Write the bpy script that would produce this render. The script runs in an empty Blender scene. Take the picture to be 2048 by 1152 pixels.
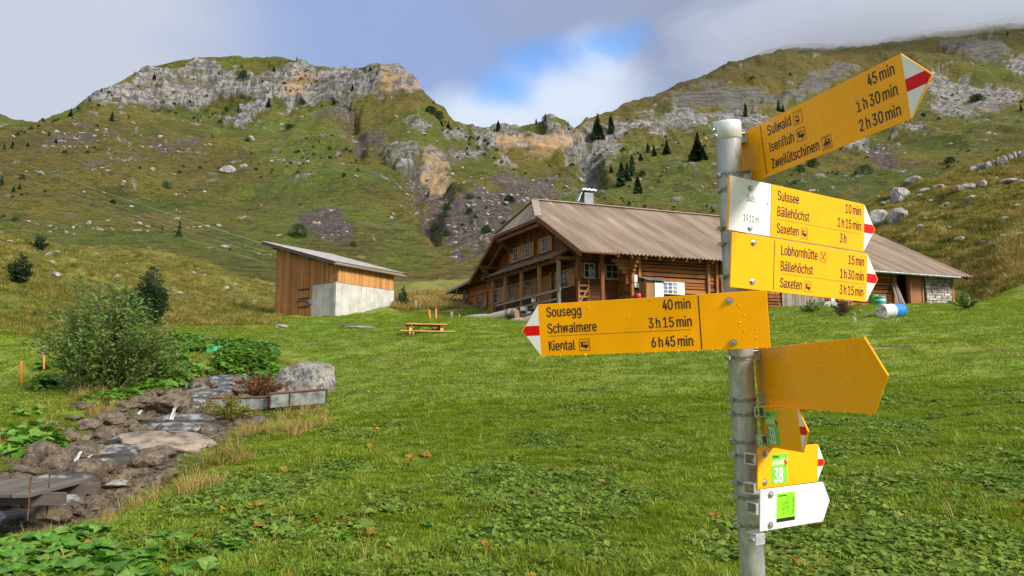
import bpy, bmesh, math, random
import numpy as np
from mathutils import Vector, Matrix, Quaternion
random.seed(7); rng = np.random.default_rng(7)
S = bpy.context.scene
COL = S.collection
R = math.radians

# ------------------------------------------------------------------ camera
# The camera sits at the origin; heights are metres above the eye.
F = 1480.0                      # focal length in pixels of a 2048 px wide picture
PITCH = math.atan(194.0 / F)
cam = bpy.data.cameras.new('camera')
cam.sensor_width = 36.0; cam.lens = 36.0 * F / 2048.0
cam.clip_start = 0.05; cam.clip_end = 6000
camo = bpy.data.objects.new('camera', cam); COL.objects.link(camo)
camo.rotation_euler = (math.pi / 2 + PITCH, 0, 0)
S.camera = camo
S.render.resolution_x = 1024; S.render.resolution_y = 576
CP, SP = math.cos(PITCH), math.sin(PITCH)

# ------------------------------------------------------------------ light
SUN_EL, SUN_AZ = 33.0, 50.0     # sun behind the viewer, to the right
sd = Vector((math.sin(R(SUN_AZ)) * math.cos(R(SUN_EL)), -math.cos(R(SUN_AZ)) * math.cos(R(SUN_EL)), math.sin(R(SUN_EL))))
sun = bpy.data.lights.new('sun', 'SUN'); sun.energy = 3.6; sun.angle = R(16.0); sun.color = (1.0, 0.93, 0.82)
suno = bpy.data.objects.new('sun', sun); COL.objects.link(suno)
suno.rotation_euler = sd.to_track_quat('Z', 'Y').to_euler()
S.view_settings.view_transform = 'Standard'; S.view_settings.look = 'None'
S.view_settings.gamma = 1.0; S.view_settings.exposure = 0.64
S.view_settings.use_curve_mapping = False


def W(px, py, Y):
    """Point seen at pixel (px, py) whose distance straight ahead on the ground plan is Y."""
    a = (np.asarray(px, float) - 1024.0) / F
    b = (576.0 - np.asarray(py, float)) / F
    fy = CP - b * SP
    fz = SP + b * CP
    k = np.asarray(Y, float) / fy
    return np.stack(np.broadcast_arrays(a * k, np.asarray(Y, float) + 0 * k, fz * k), -1)


def WZ(px, py, d):
    """Point at pixel (px, py) at depth d along the camera axis."""
    a = (px - 1024.0) / F; b = (576.0 - py) / F
    return Vector((a * d, d * (CP - b * SP), d * (SP + b * CP)))


def pix(p):
    """Pixel of a world point (2048 px wide picture)."""
    x, y, z = p
    d = y * CP + z * SP
    v = -y * SP + z * CP
    return 1024 + F * x / d, 576 - F * v / d


# ------------------------------------------------------------------ sky
world = bpy.data.worlds.new('World'); S.world = world
world.use_nodes = True
wt = world.node_tree; wt.nodes.clear()


def nd(t, kind, loc=None, **kw):
    n = t.nodes.new(kind)
    for k, v in kw.items():
        if k.startswith('i_'):
            n.inputs[k[2:].replace('_', ' ')].default_value = v
        else:
            setattr(n, k, v)
    return n


def math_node(t, op, a, b=None, clamp=False):
    n = t.nodes.new('ShaderNodeMath'); n.operation = op; n.use_clamp = clamp
    for i, x in enumerate((a, b)):
        if x is None: continue
        if hasattr(x, 'is_output'): t.links.new(x, n.inputs[i])
        else: n.inputs[i].default_value = x
    return n.outputs[0]


def mixc(t, fac, a, b, blend='MIX'):
    n = t.nodes.new('ShaderNodeMix'); n.data_type = 'RGBA'; n.blend_type = blend
    ins = [n.inputs[0], n.inputs[6], n.inputs[7]]
    for s, x in zip(ins, (fac, a, b)):
        if hasattr(x, 'is_output'): t.links.new(x, s)
        elif s is ins[0]: s.default_value = x
        else: s.default_value = (*x, 1.0) if len(x) == 3 else x
    return n.outputs[2]


def maprange(t, v, a, b, c=0.0, d=1.0, smooth=True):
    n = t.nodes.new('ShaderNodeMapRange')
    n.interpolation_type = 'SMOOTHSTEP' if smooth else 'LINEAR'
    t.links.new(v, n.inputs[0])
    for i, x in enumerate((a, b, c, d)): n.inputs[i + 1].default_value = x
    return n.outputs[0]


def build_sky():
    t = wt
    out = nd(t, 'ShaderNodeOutputWorld')
    sky = nd(t, 'ShaderNodeTexSky', sky_type='NISHITA')
    sky.sun_disc = False; sky.sun_elevation = R(SUN_EL); sky.sun_rotation = R(180 - SUN_AZ)
    sky.altitude = 1900; sky.air_density = 1.0; sky.dust_density = 0.4; sky.ozone_density = 3.0
    tc = nd(t, 'ShaderNodeTexCoord')
    n1 = nd(t, 'ShaderNodeTexNoise'); n1.inputs['Scale'].default_value = 5.0; n1.inputs['Detail'].default_value = 7
    n1.inputs['Roughness'].default_value = 0.55
    t.links.new(tc.outputs['Generated'], n1.inputs['Vector'])
    # warp the direction so that cloud edges are torn
    sub = nd(t, 'ShaderNodeVectorMath', operation='SUBTRACT'); sub.inputs[1].default_value = (.5, .5, .5)
    t.links.new(n1.outputs['Color'], sub.inputs[0])
    sc = nd(t, 'ShaderNodeVectorMath', operation='SCALE'); sc.inputs['Scale'].default_value = 0.10
    t.links.new(sub.outputs[0], sc.inputs[0])
    ad = nd(t, 'ShaderNodeVectorMath', operation='ADD')
    t.links.new(tc.outputs['Generated'], ad.inputs[0]); t.links.new(sc.outputs[0], ad.inputs[1])
    warped = ad.outputs[0]

    def blob(px, py, rx, rz, soft=0.0):
        d = Vector(W(px, py, 1.0)).normalized()
        s1 = nd(t, 'ShaderNodeVectorMath', operation='SUBTRACT'); s1.inputs[1].default_value = d
        t.links.new(warped, s1.inputs[0])
        s2 = nd(t, 'ShaderNodeVectorMath', operation='MULTIPLY')
        s2.inputs[1].default_value = (F / rx, F / rx, F / rz)
        t.links.new(s1.outputs[0], s2.inputs[0])
        ln = nd(t, 'ShaderNodeVectorMath', operation='LENGTH'); t.links.new(s2.outputs[0], ln.inputs[0])
        return maprange(t, ln.outputs['Value'], 1.25, 0.25)

    def mx(*xs):
        r = xs[0]
        for x in xs[1:]: r = math_node(t, 'MAXIMUM', r, x)
        return r
    # overcast body: lavender grey with broad lighter and bluer areas
    n2 = nd(t, 'ShaderNodeTexNoise'); n2.inputs['Scale'].default_value = 2.6; n2.inputs['Detail'].default_value = 4
    n2.inputs['Distortion'].default_value = 0.4
    t.links.new(tc.outputs['Generated'], n2.inputs['Vector'])
    body = mixc(t, maprange(t, n2.outputs['Fac'], .35, .66), SKY_A, SKY_B)
    n3 = nd(t, 'ShaderNodeTexNoise'); n3.inputs['Scale'].default_value = 9; n3.inputs['Detail'].default_value = 6
    t.links.new(warped, n3.inputs['Vector'])
    body = mixc(t, math_node(t, 'MULTIPLY', maprange(t, n3.outputs['Fac'], .46, .74), .5), body, (.47, .52, .66))
    # thin blue veil left of the middle
    body = mixc(t, math_node(t, 'MULTIPLY', blob(780, 80, 430, 240), .75), body, SKY_VEIL)
    # pale cloud far left, above the ridge on the left and over the right mountain
    body = mixc(t, math_node(t, 'MULTIPLY', mx(blob(20, 90, 420, 260), blob(180, 10, 300, 120)), .85), body, (.58, .62, .71))
    body = mixc(t, math_node(t, 'MULTIPLY', blob(1600, 40, 520, 170), .85), body, (.30, .345, .47))
    body = mixc(t, math_node(t, 'MULTIPLY', blob(1080, 30, 220, 90), .7), body, (.31, .37, .55))
    # bright white bank low over the saddle
    white = mx(blob(1150, 200, 170, 80), blob(1000, 230, 190, 60), blob(1215, 140, 80, 75))
    body = mixc(t, math_node(t, 'MULTIPLY', white, .95), body, (.69, .77, .90))
    gap = mx(blob(1130, 130, 140, 46), blob(1030, 178, 90, 44), blob(1245, 98, 80, 36))
    white2 = mx(blob(1190, 190, 120, 70), blob(1060, 245, 150, 45))
    gap = math_node(t, 'MULTIPLY', gap, math_node(t, 'SUBTRACT', 1.0, math_node(t, 'MULTIPLY', white2, .75)), True)
    sx = nd(t, 'ShaderNodeSeparateXYZ'); t.links.new(tc.outputs['Generated'], sx.inputs[0])
    over = math_node(t, 'MAXIMUM', maprange(t, sx.outputs['Z'], .50, .80), math_node(t, 'MULTIPLY', maprange(t, sx.outputs['Y'], .2, -.5), .8))
    body = mixc(t, over, body, (.80, .83, .90))  # sky overhead and behind the viewer brightened to add soft fill
    b1 = nd(t, 'ShaderNodeBackground'); b1.inputs['Strength'].default_value = 0.15
    tint = mixc(t, 1.0, sky.outputs[0], (0.55, 1.15, 1.5), 'MULTIPLY')
    t.links.new(tint, b1.inputs['Color'])
    b2 = nd(t, 'ShaderNodeBackground'); b2.inputs['Strength'].default_value = 0.70
    t.links.new(body, b2.inputs['Color'])
    ms = nd(t, 'ShaderNodeMixShader')
    t.links.new(math_node(t, 'SUBTRACT', 1.0, math_node(t, 'MULTIPLY', gap, .62)), ms.inputs[0])
    t.links.new(b1.outputs[0], ms.inputs[1]); t.links.new(b2.outputs[0], ms.inputs[2])
    t.links.new(ms.outputs[0], out.inputs['Surface'])


SKY_A, SKY_B, SKY_VEIL = (.31, .39, .62), (.40, .46, .62), (.27, .385, .68)
build_sky()
S.cycles.max_bounces = 6; S.cycles.diffuse_bounces = 3; S.cycles.glossy_bounces = 3
S.cycles.transmission_bounces = 4; S.cycles.volume_bounces = 3
S.cycles.caustics_reflective = False; S.cycles.caustics_refractive = False

# ------------------------------------------------------------------ numpy noise
_pr = np.random.default_rng(3)
_perm = np.concatenate([_pr.permutation(256)] * 3)
_g = _pr.normal(size=(256, 3)); _g /= np.linalg.norm(_g, axis=1)[:, None]


def perlin(p):
    p = np.asarray(p, float)
    i = np.floor(p).astype(int); f = p - i; i &= 255
    u = f * f * f * (f * (f * 6 - 15) + 10)
    res = 0
    for dx in (0, 1):
        wx = u[:, 0] if dx else 1 - u[:, 0]
        for dy in (0, 1):
            wy = u[:, 1] if dy else 1 - u[:, 1]
            for dz in (0, 1):
                wz = u[:, 2] if dz else 1 - u[:, 2]
                h = _perm[_perm[_perm[i[:, 0] + dx] + i[:, 1] + dy] + i[:, 2] + dz]
                g = _g[h]
                dot = g[:, 0] * (f[:, 0] - dx) + g[:, 1] * (f[:, 1] - dy) + g[:, 2] * (f[:, 2] - dz)
                res = res + wx * wy * wz * dot
    return res


def fbm(p, octs=4, lac=2.1, gain=0.5, ridged=False):
    a, s, r = 1.0, 1.0, 0
    for k in range(octs):
        n = perlin(np.asarray(p) * s + 17.3 * k)
        r = r + a * ((0.5 - np.abs(n) * 1.6) if ridged else n)
        a *= gain; s *= lac
    return r


def sstep(a, b, x):
    t = np.clip((x - a) / (b - a), 0, 1)
    return t * t * (3 - 2 * t)


# ------------------------------------------------------------------ mesh builder
class MB:
    def __init__(s):
        s.v, s.f, s.t, s.m, s.sm = [], [], [], [], []

    def add(s, verts, faces, tone=.5, mi=0, smooth=False):
        o = len(s.v)
        s.v += [tuple(v) for v in verts]
        for f in faces:
            s.f.append([i + o for i in f]); s.t.append(tone); s.m.append(mi); s.sm.append(smooth)

    def box(s, c, size, X=(1, 0, 0), Z=(0, 0, 1), tone=.5, mi=0):
        X = Vector(X).normalized(); Z = Vector(Z); Z = (Z - X * Z.dot(X)).normalized(); Y = Z.cross(X)
        c = Vector(c); hx, hy, hz = size[0] / 2, size[1] / 2, size[2] / 2
        vs = [c + X * a * hx + Y * b * hy + Z * d * hz for a in (-1, 1) for b in (-1, 1) for d in (-1, 1)]
        s.add(vs, [(0, 1, 3, 2), (4, 6, 7, 5), (0, 4, 5, 1), (2, 3, 7, 6), (0, 2, 6, 4), (1, 5, 7, 3)], tone, mi)

    def beam(s, p0, p1, w, h, up=(0, 0, 1), tone=.5, mi=0):
        p0, p1 = Vector(p0), Vector(p1); d = p1 - p0
        s.box((p0 + p1) / 2, (d.length, w, h), d, up, tone, mi)

    def tube(s, path, r, n=8, caps=True, tone=.5, mi=0, smooth=True):
        path = [Vector(p) for p in path]
        rs = r if isinstance(r, (list, tuple)) else [r] * len(path)
        vs = []; prev = None
        for i, p in enumerate(path):
            d = (path[min(i + 1, len(path) - 1)] - path[max(i - 1, 0)])
            d = d.normalized() if d.length > 1e-9 else Vector((0, 0, 1))
            if prev is None:
                a = d.orthogonal().normalized()
            else:
                a = (prev - d * prev.dot(d)); a = a.normalized() if a.length > 1e-6 else d.orthogonal().normalized()
            prev = a; b = d.cross(a)
            vs += [p + (a * math.cos(2 * math.pi * k / n) + b * math.sin(2 * math.pi * k / n)) * rs[i] for k in range(n)]
        fs = [(i * n + k, i * n + (k + 1) % n, (i + 1) * n + (k + 1) % n, (i + 1) * n + k) for i in range(len(path) - 1) for k in range(n)]
        s.add(vs, fs, tone, mi, smooth)
        if caps:
            s.add(vs[:n], [tuple(range(n))[::-1]], tone, mi); s.add(vs[-n:], [tuple(range(n))], tone, mi)

    def prism(s, pts, O, X, Z, N, d0, d1, tone=.5, mi=0):
        """Outline pts (x, z) in the plane (O; X, Z), thickened along N from d0 to d1."""
        O, X, Z, N = Vector(O), Vector(X), Vector(Z), Vector(N); n = len(pts)
        a = [O + X * p[0] + Z * p[1] + N * d0 for p in pts]; b = [O + X * p[0] + Z * p[1] + N * d1 for p in pts]
        fs = [tuple(range(n))[::-1], tuple(range(n, 2 * n))] + [(k, (k + 1) % n, n + (k + 1) % n, n + k) for k in range(n)]
        s.add(a + b, fs, tone, mi)

    def quad(s, a, b, c, d, tone=.5, mi=0):
        s.add([a, b, c, d], [(0, 1, 2, 3)], tone, mi)

    def build(s, name, mats, parent=None, bevel=0.0, link=True):
        off = Vector((0, 0, 0)); q = parent
        while q is not None:
            off += q.location; q = q.parent
        me = bpy.data.meshes.new(name)
        me.from_pydata([(v[0] - off.x, v[1] - off.y, v[2] - off.z) for v in s.v], [], s.f)
        at = me.attributes.new('tone', 'FLOAT', 'FACE'); at.data.foreach_set('value', s.t)
        me.polygons.foreach_set('material_index', s.m)
        me.polygons.foreach_set('use_smooth', s.sm)
        for m in (mats if isinstance(mats, (list, tuple)) else [mats]): me.materials.append(m)
        me.update()
        o = bpy.data.objects.new(name, me)
        if link: COL.objects.link(o)
        if parent is not None: o.parent = parent
        if bevel:
            b = o.modifiers.new('bevel', 'BEVEL'); b.width = bevel; b.segments = 2; b.limit_method = 'ANGLE'
        return o


def tag(o, label=None, cat=None, group=None, kind=None):
    if label: o['label'] = label
    if cat: o['category'] = cat
    if group: o['group'] = group
    if kind: o['kind'] = kind
    return o


def empty(name, loc, label, cat, group=None):
    o = bpy.data.objects.new(name, None); COL.objects.link(o); o.location = Vector(loc); o.empty_display_size = .1
    return tag(o, label, cat, group)


def copy_tree(o, parent=None):
    c = o.copy(); COL.objects.link(c)
    if parent is not None: c.parent = parent
    for ch in list(o.children): copy_tree(ch, c)
    return c


# ------------------------------------------------------------------ materials
def new_mat(name):
    m = bpy.data.materials.new(name); m.use_nodes = True
    t = m.node_tree
    return m, t, t.nodes['Principled BSDF']


def simple(name, col, rough=.5, metal=0.0, spec=.5, var=0.12, scale=8.0, bump=0.0, stretch=(1, 1, 1), coat=0.0, tone=None, detail=5):
    """Plain surface with noise mottling; tone = (dark, light) colours driven by the per-piece 'tone' value."""
    m, t, b = new_mat(name)
    tc = nd(t, 'ShaderNodeTexCoord'); mp = nd(t, 'ShaderNodeMapping'); mp.inputs['Scale'].default_value = stretch
    t.links.new(tc.outputs['Object'], mp.inputs[0])
    n = nd(t, 'ShaderNodeTexNoise'); n.inputs['Scale'].default_value = scale; n.inputs['Detail'].default_value = detail
    n.inputs['Roughness'].default_value = .6
    t.links.new(mp.outputs[0], n.inputs['Vector'])
    base = col
    if tone:
        at = nd(t, 'ShaderNodeAttribute', attribute_name='tone')
        base = mixc(t, at.outputs['Fac'], tone[0], tone[1])
    dark = mixc(t, 1.0, base, (1 - var * 2.2,) * 3, 'MULTIPLY'); lite = mixc(t, 1.0, base, (1 + var,) * 3, 'MULTIPLY')
    c = mixc(t, maprange(t, n.outputs['Fac'], .32, .68), dark, lite)
    t.links.new(c, b.inputs['Base Color'])
    b.inputs['Roughness'].default_value = rough; b.inputs['Metallic'].default_value = metal
    b.inputs['Specular IOR Level'].default_value = spec
    if coat:
        b.inputs['Coat Weight'].default_value = coat; b.inputs['Coat Roughness'].default_value = .06
    if bump:
        bp = nd(t, 'ShaderNodeBump'); bp.inputs['Strength'].default_value = bump; bp.inputs['Distance'].default_value = .02
        t.links.new(n.outputs['Fac'], bp.inputs['Height']); t.links.new(bp.outputs[0], b.inputs['Normal'])
    return m


def wood(name, dark, light, grain=(1, 1, 14), scale=3.0, rough=.75, weather=None):
    """Weathered timber: per-plank tone, long grain along the axis with the small stretch, optional grey weathering patches."""
    m, t, b = new_mat(name)
    tc = nd(t, 'ShaderNodeTexCoord'); mp = nd(t, 'ShaderNodeMapping'); mp.inputs['Scale'].default_value = grain
    t.links.new(tc.outputs['Object'], mp.inputs[0])
    n = nd(t, 'ShaderNodeTexNoise'); n.inputs['Scale'].default_value = scale; n.inputs['Detail'].default_value = 8
    n.inputs['Roughness'].default_value = .65; n.inputs['Distortion'].default_value = .4
    t.links.new(mp.outputs[0], n.inputs['Vector'])
    at = nd(t, 'ShaderNodeAttribute', attribute_name='tone')
    n2 = nd(t, 'ShaderNodeTexNoise'); n2.inputs['Scale'].default_value = .9; n2.inputs['Detail'].default_value = 4
    t.links.new(tc.outputs['Object'], n2.inputs['Vector'])
    f = math_node(t, 'ADD', math_node(t, 'MULTIPLY', at.outputs['Fac'], .62), math_node(t, 'MULTIPLY', maprange(t, n.outputs['Fac'], .3, .7), .34))
    f = math_node(t, 'ADD', f, math_node(t, 'MULTIPLY', math_node(t, 'SUBTRACT', n2.outputs['Fac'], .5), .6), True)
    c = mixc(t, f, dark, light)
    if weather:
        n3 = nd(t, 'ShaderNodeTexNoise'); n3.inputs['Scale'].default_value = .7; n3.inputs['Detail'].default_value = 6
        t.links.new(tc.outputs['Object'], n3.inputs['Vector'])
        c = mixc(t, math_node(t, 'MULTIPLY', maprange(t, n3.outputs['Fac'], .5, .64), weather[3]), c, weather[:3])
    t.links.new(c, b.inputs['Base Color']); b.inputs['Roughness'].default_value = rough
    b.inputs['Specular IOR Level'].default_value = .3
    bp = nd(t, 'ShaderNodeBump'); bp.inputs['Strength'].default_value = .5; bp.inputs['Distance'].default_value = .02
    t.links.new(n.outputs['Fac'], bp.inputs['Height']); t.links.new(bp.outputs[0], b.inputs['Normal'])
    return m


def rock_mat(name, base, dark, warm, scale=1.2, rough=.85, moss=0.0, sp=.3):
    m, t, b = new_mat(name)
    tc = nd(t, 'ShaderNodeTexCoord'); oi = nd(t, 'ShaderNodeObjectInfo')
    ad = nd(t, 'ShaderNodeVectorMath', operation='ADD'); t.links.new(tc.outputs['Object'], ad.inputs[0]); t.links.new(oi.outputs['Location'], ad.inputs[1])
    v = ad.outputs[0]
    n1 = nd(t, 'ShaderNodeTexNoise'); n1.inputs['Scale'].default_value = scale; n1.inputs['Detail'].default_value = 8; n1.inputs['Roughness'].default_value = .7
    n2 = nd(t, 'ShaderNodeTexNoise'); n2.inputs['Scale'].default_value = scale * 4; n2.inputs['Detail'].default_value = 8; n2.inputs['Roughness'].default_value = .75
    n3 = nd(t, 'ShaderNodeTexNoise'); n3.inputs['Scale'].default_value = scale * .6; n3.inputs['Detail'].default_value = 5
    for n in (n1, n2, n3): t.links.new(v, n.inputs['Vector'])
    c = mixc(t, maprange(t, n1.outputs['Fac'], .35, .65), dark, base)
    c = mixc(t, math_node(t, 'MULTIPLY', maprange(t, n3.outputs['Fac'], .5, .7), .6), c, warm)
    c = mixc(t, math_node(t, 'MULTIPLY', maprange(t, n2.outputs['Fac'], .52, .40), .75), c, tuple(x * .45 for x in dark))
    c = mixc(t, math_node(t, 'MULTIPLY', maprange(t, n2.outputs['Fac'], .60, .72), .5), c, tuple(min(1, x * 1.35) for x in base))
    if moss:
        ge = nd(t, 'ShaderNodeNewGeometry'); sx = nd(t, 'ShaderNodeSeparateXYZ'); t.links.new(ge.outputs['Normal'], sx.inputs[0])
        f = math_node(t, 'MULTIPLY', maprange(t, sx.outputs['Z'], .5, .95), maprange(t, n1.outputs['Fac'], .45, .6))
        c = mixc(t, math_node(t, 'MULTIPLY', f, moss), c, (.09, .10, .02))
    t.links.new(c, b.inputs['Base Color']); b.inputs['Roughness'].default_value = rough; b.inputs['Specular IOR Level'].default_value = sp
    bp = nd(t, 'ShaderNodeBump'); bp.inputs['Strength'].default_value = .7; bp.inputs['Distance'].default_value = .05
    t.links.new(n2.outputs['Fac'], bp.inputs['Height']); t.links.new(bp.outputs[0], b.inputs['Normal'])
    return m


def leaf_mat(name, cols, rough=.5, trans=.25, patch=0.0):
    """Foliage: colour drawn per instance from a ramp, mottled inside each clump by 'tone'."""
    m, t, b = new_mat(name)
    oi = nd(t, 'ShaderNodeObjectInfo'); at = nd(t, 'ShaderNodeAttribute', attribute_name='tone')
    rp = nd(t, 'ShaderNodeValToRGB'); el = rp.color_ramp.elements
    while len(el) < len(cols): el.new(.5)
    for i, c in enumerate(cols):
        el[i].position = i / max(1, len(cols) - 1); el[i].color = (*c, 1)
    f = math_node(t, 'ADD', math_node(t, 'MULTIPLY', oi.outputs['Random'], .55), math_node(t, 'MULTIPLY', at.outputs['Fac'], .45))
    ln = nd(t, 'ShaderNodeTexNoise'); ln.inputs['Scale'].default_value = .42; ln.inputs['Detail'].default_value = 5; ln.inputs['Roughness'].default_value = .7; t.links.new(oi.outputs['Location'], ln.inputs['Vector'])
    f = math_node(t, 'ADD', f, math_node(t, 'MULTIPLY', math_node(t, 'SUBTRACT', ln.outputs['Fac'], .5), patch))
    t.links.new(f, rp.inputs[0])
    tc = nd(t, 'ShaderNodeTexCoord'); nz = nd(t, 'ShaderNodeTexNoise'); nz.inputs['Scale'].default_value = 28; nz.inputs['Detail'].default_value = 3; t.links.new(tc.outputs['Object'], nz.inputs['Vector'])
    lc = mixc(t, maprange(t, nz.outputs['Fac'], .35, .65), mixc(t, 1.0, rp.outputs[0], (.72, .74, .7), 'MULTIPLY'), mixc(t, 1.0, rp.outputs[0], (1.2, 1.16, 1.1), 'MULTIPLY'))
    t.links.new(lc, b.inputs['Base Color'])
    b.inputs['Roughness'].default_value = rough; b.inputs['Specular IOR Level'].default_value = .25
    if trans:
        tr = nd(t, 'ShaderNodeBsdfTranslucent'); t.links.new(rp.outputs[0], tr.inputs['Color'])
        ms = nd(t, 'ShaderNodeMixShader'); ms.inputs[0].default_value = trans
        out = t.nodes['Material Output']
        t.links.new(b.outputs[0], ms.inputs[1]); t.links.new(tr.outputs[0], ms.inputs[2]); t.links.new(ms.outputs[0], out.inputs['Surface'])
    return m

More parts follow.
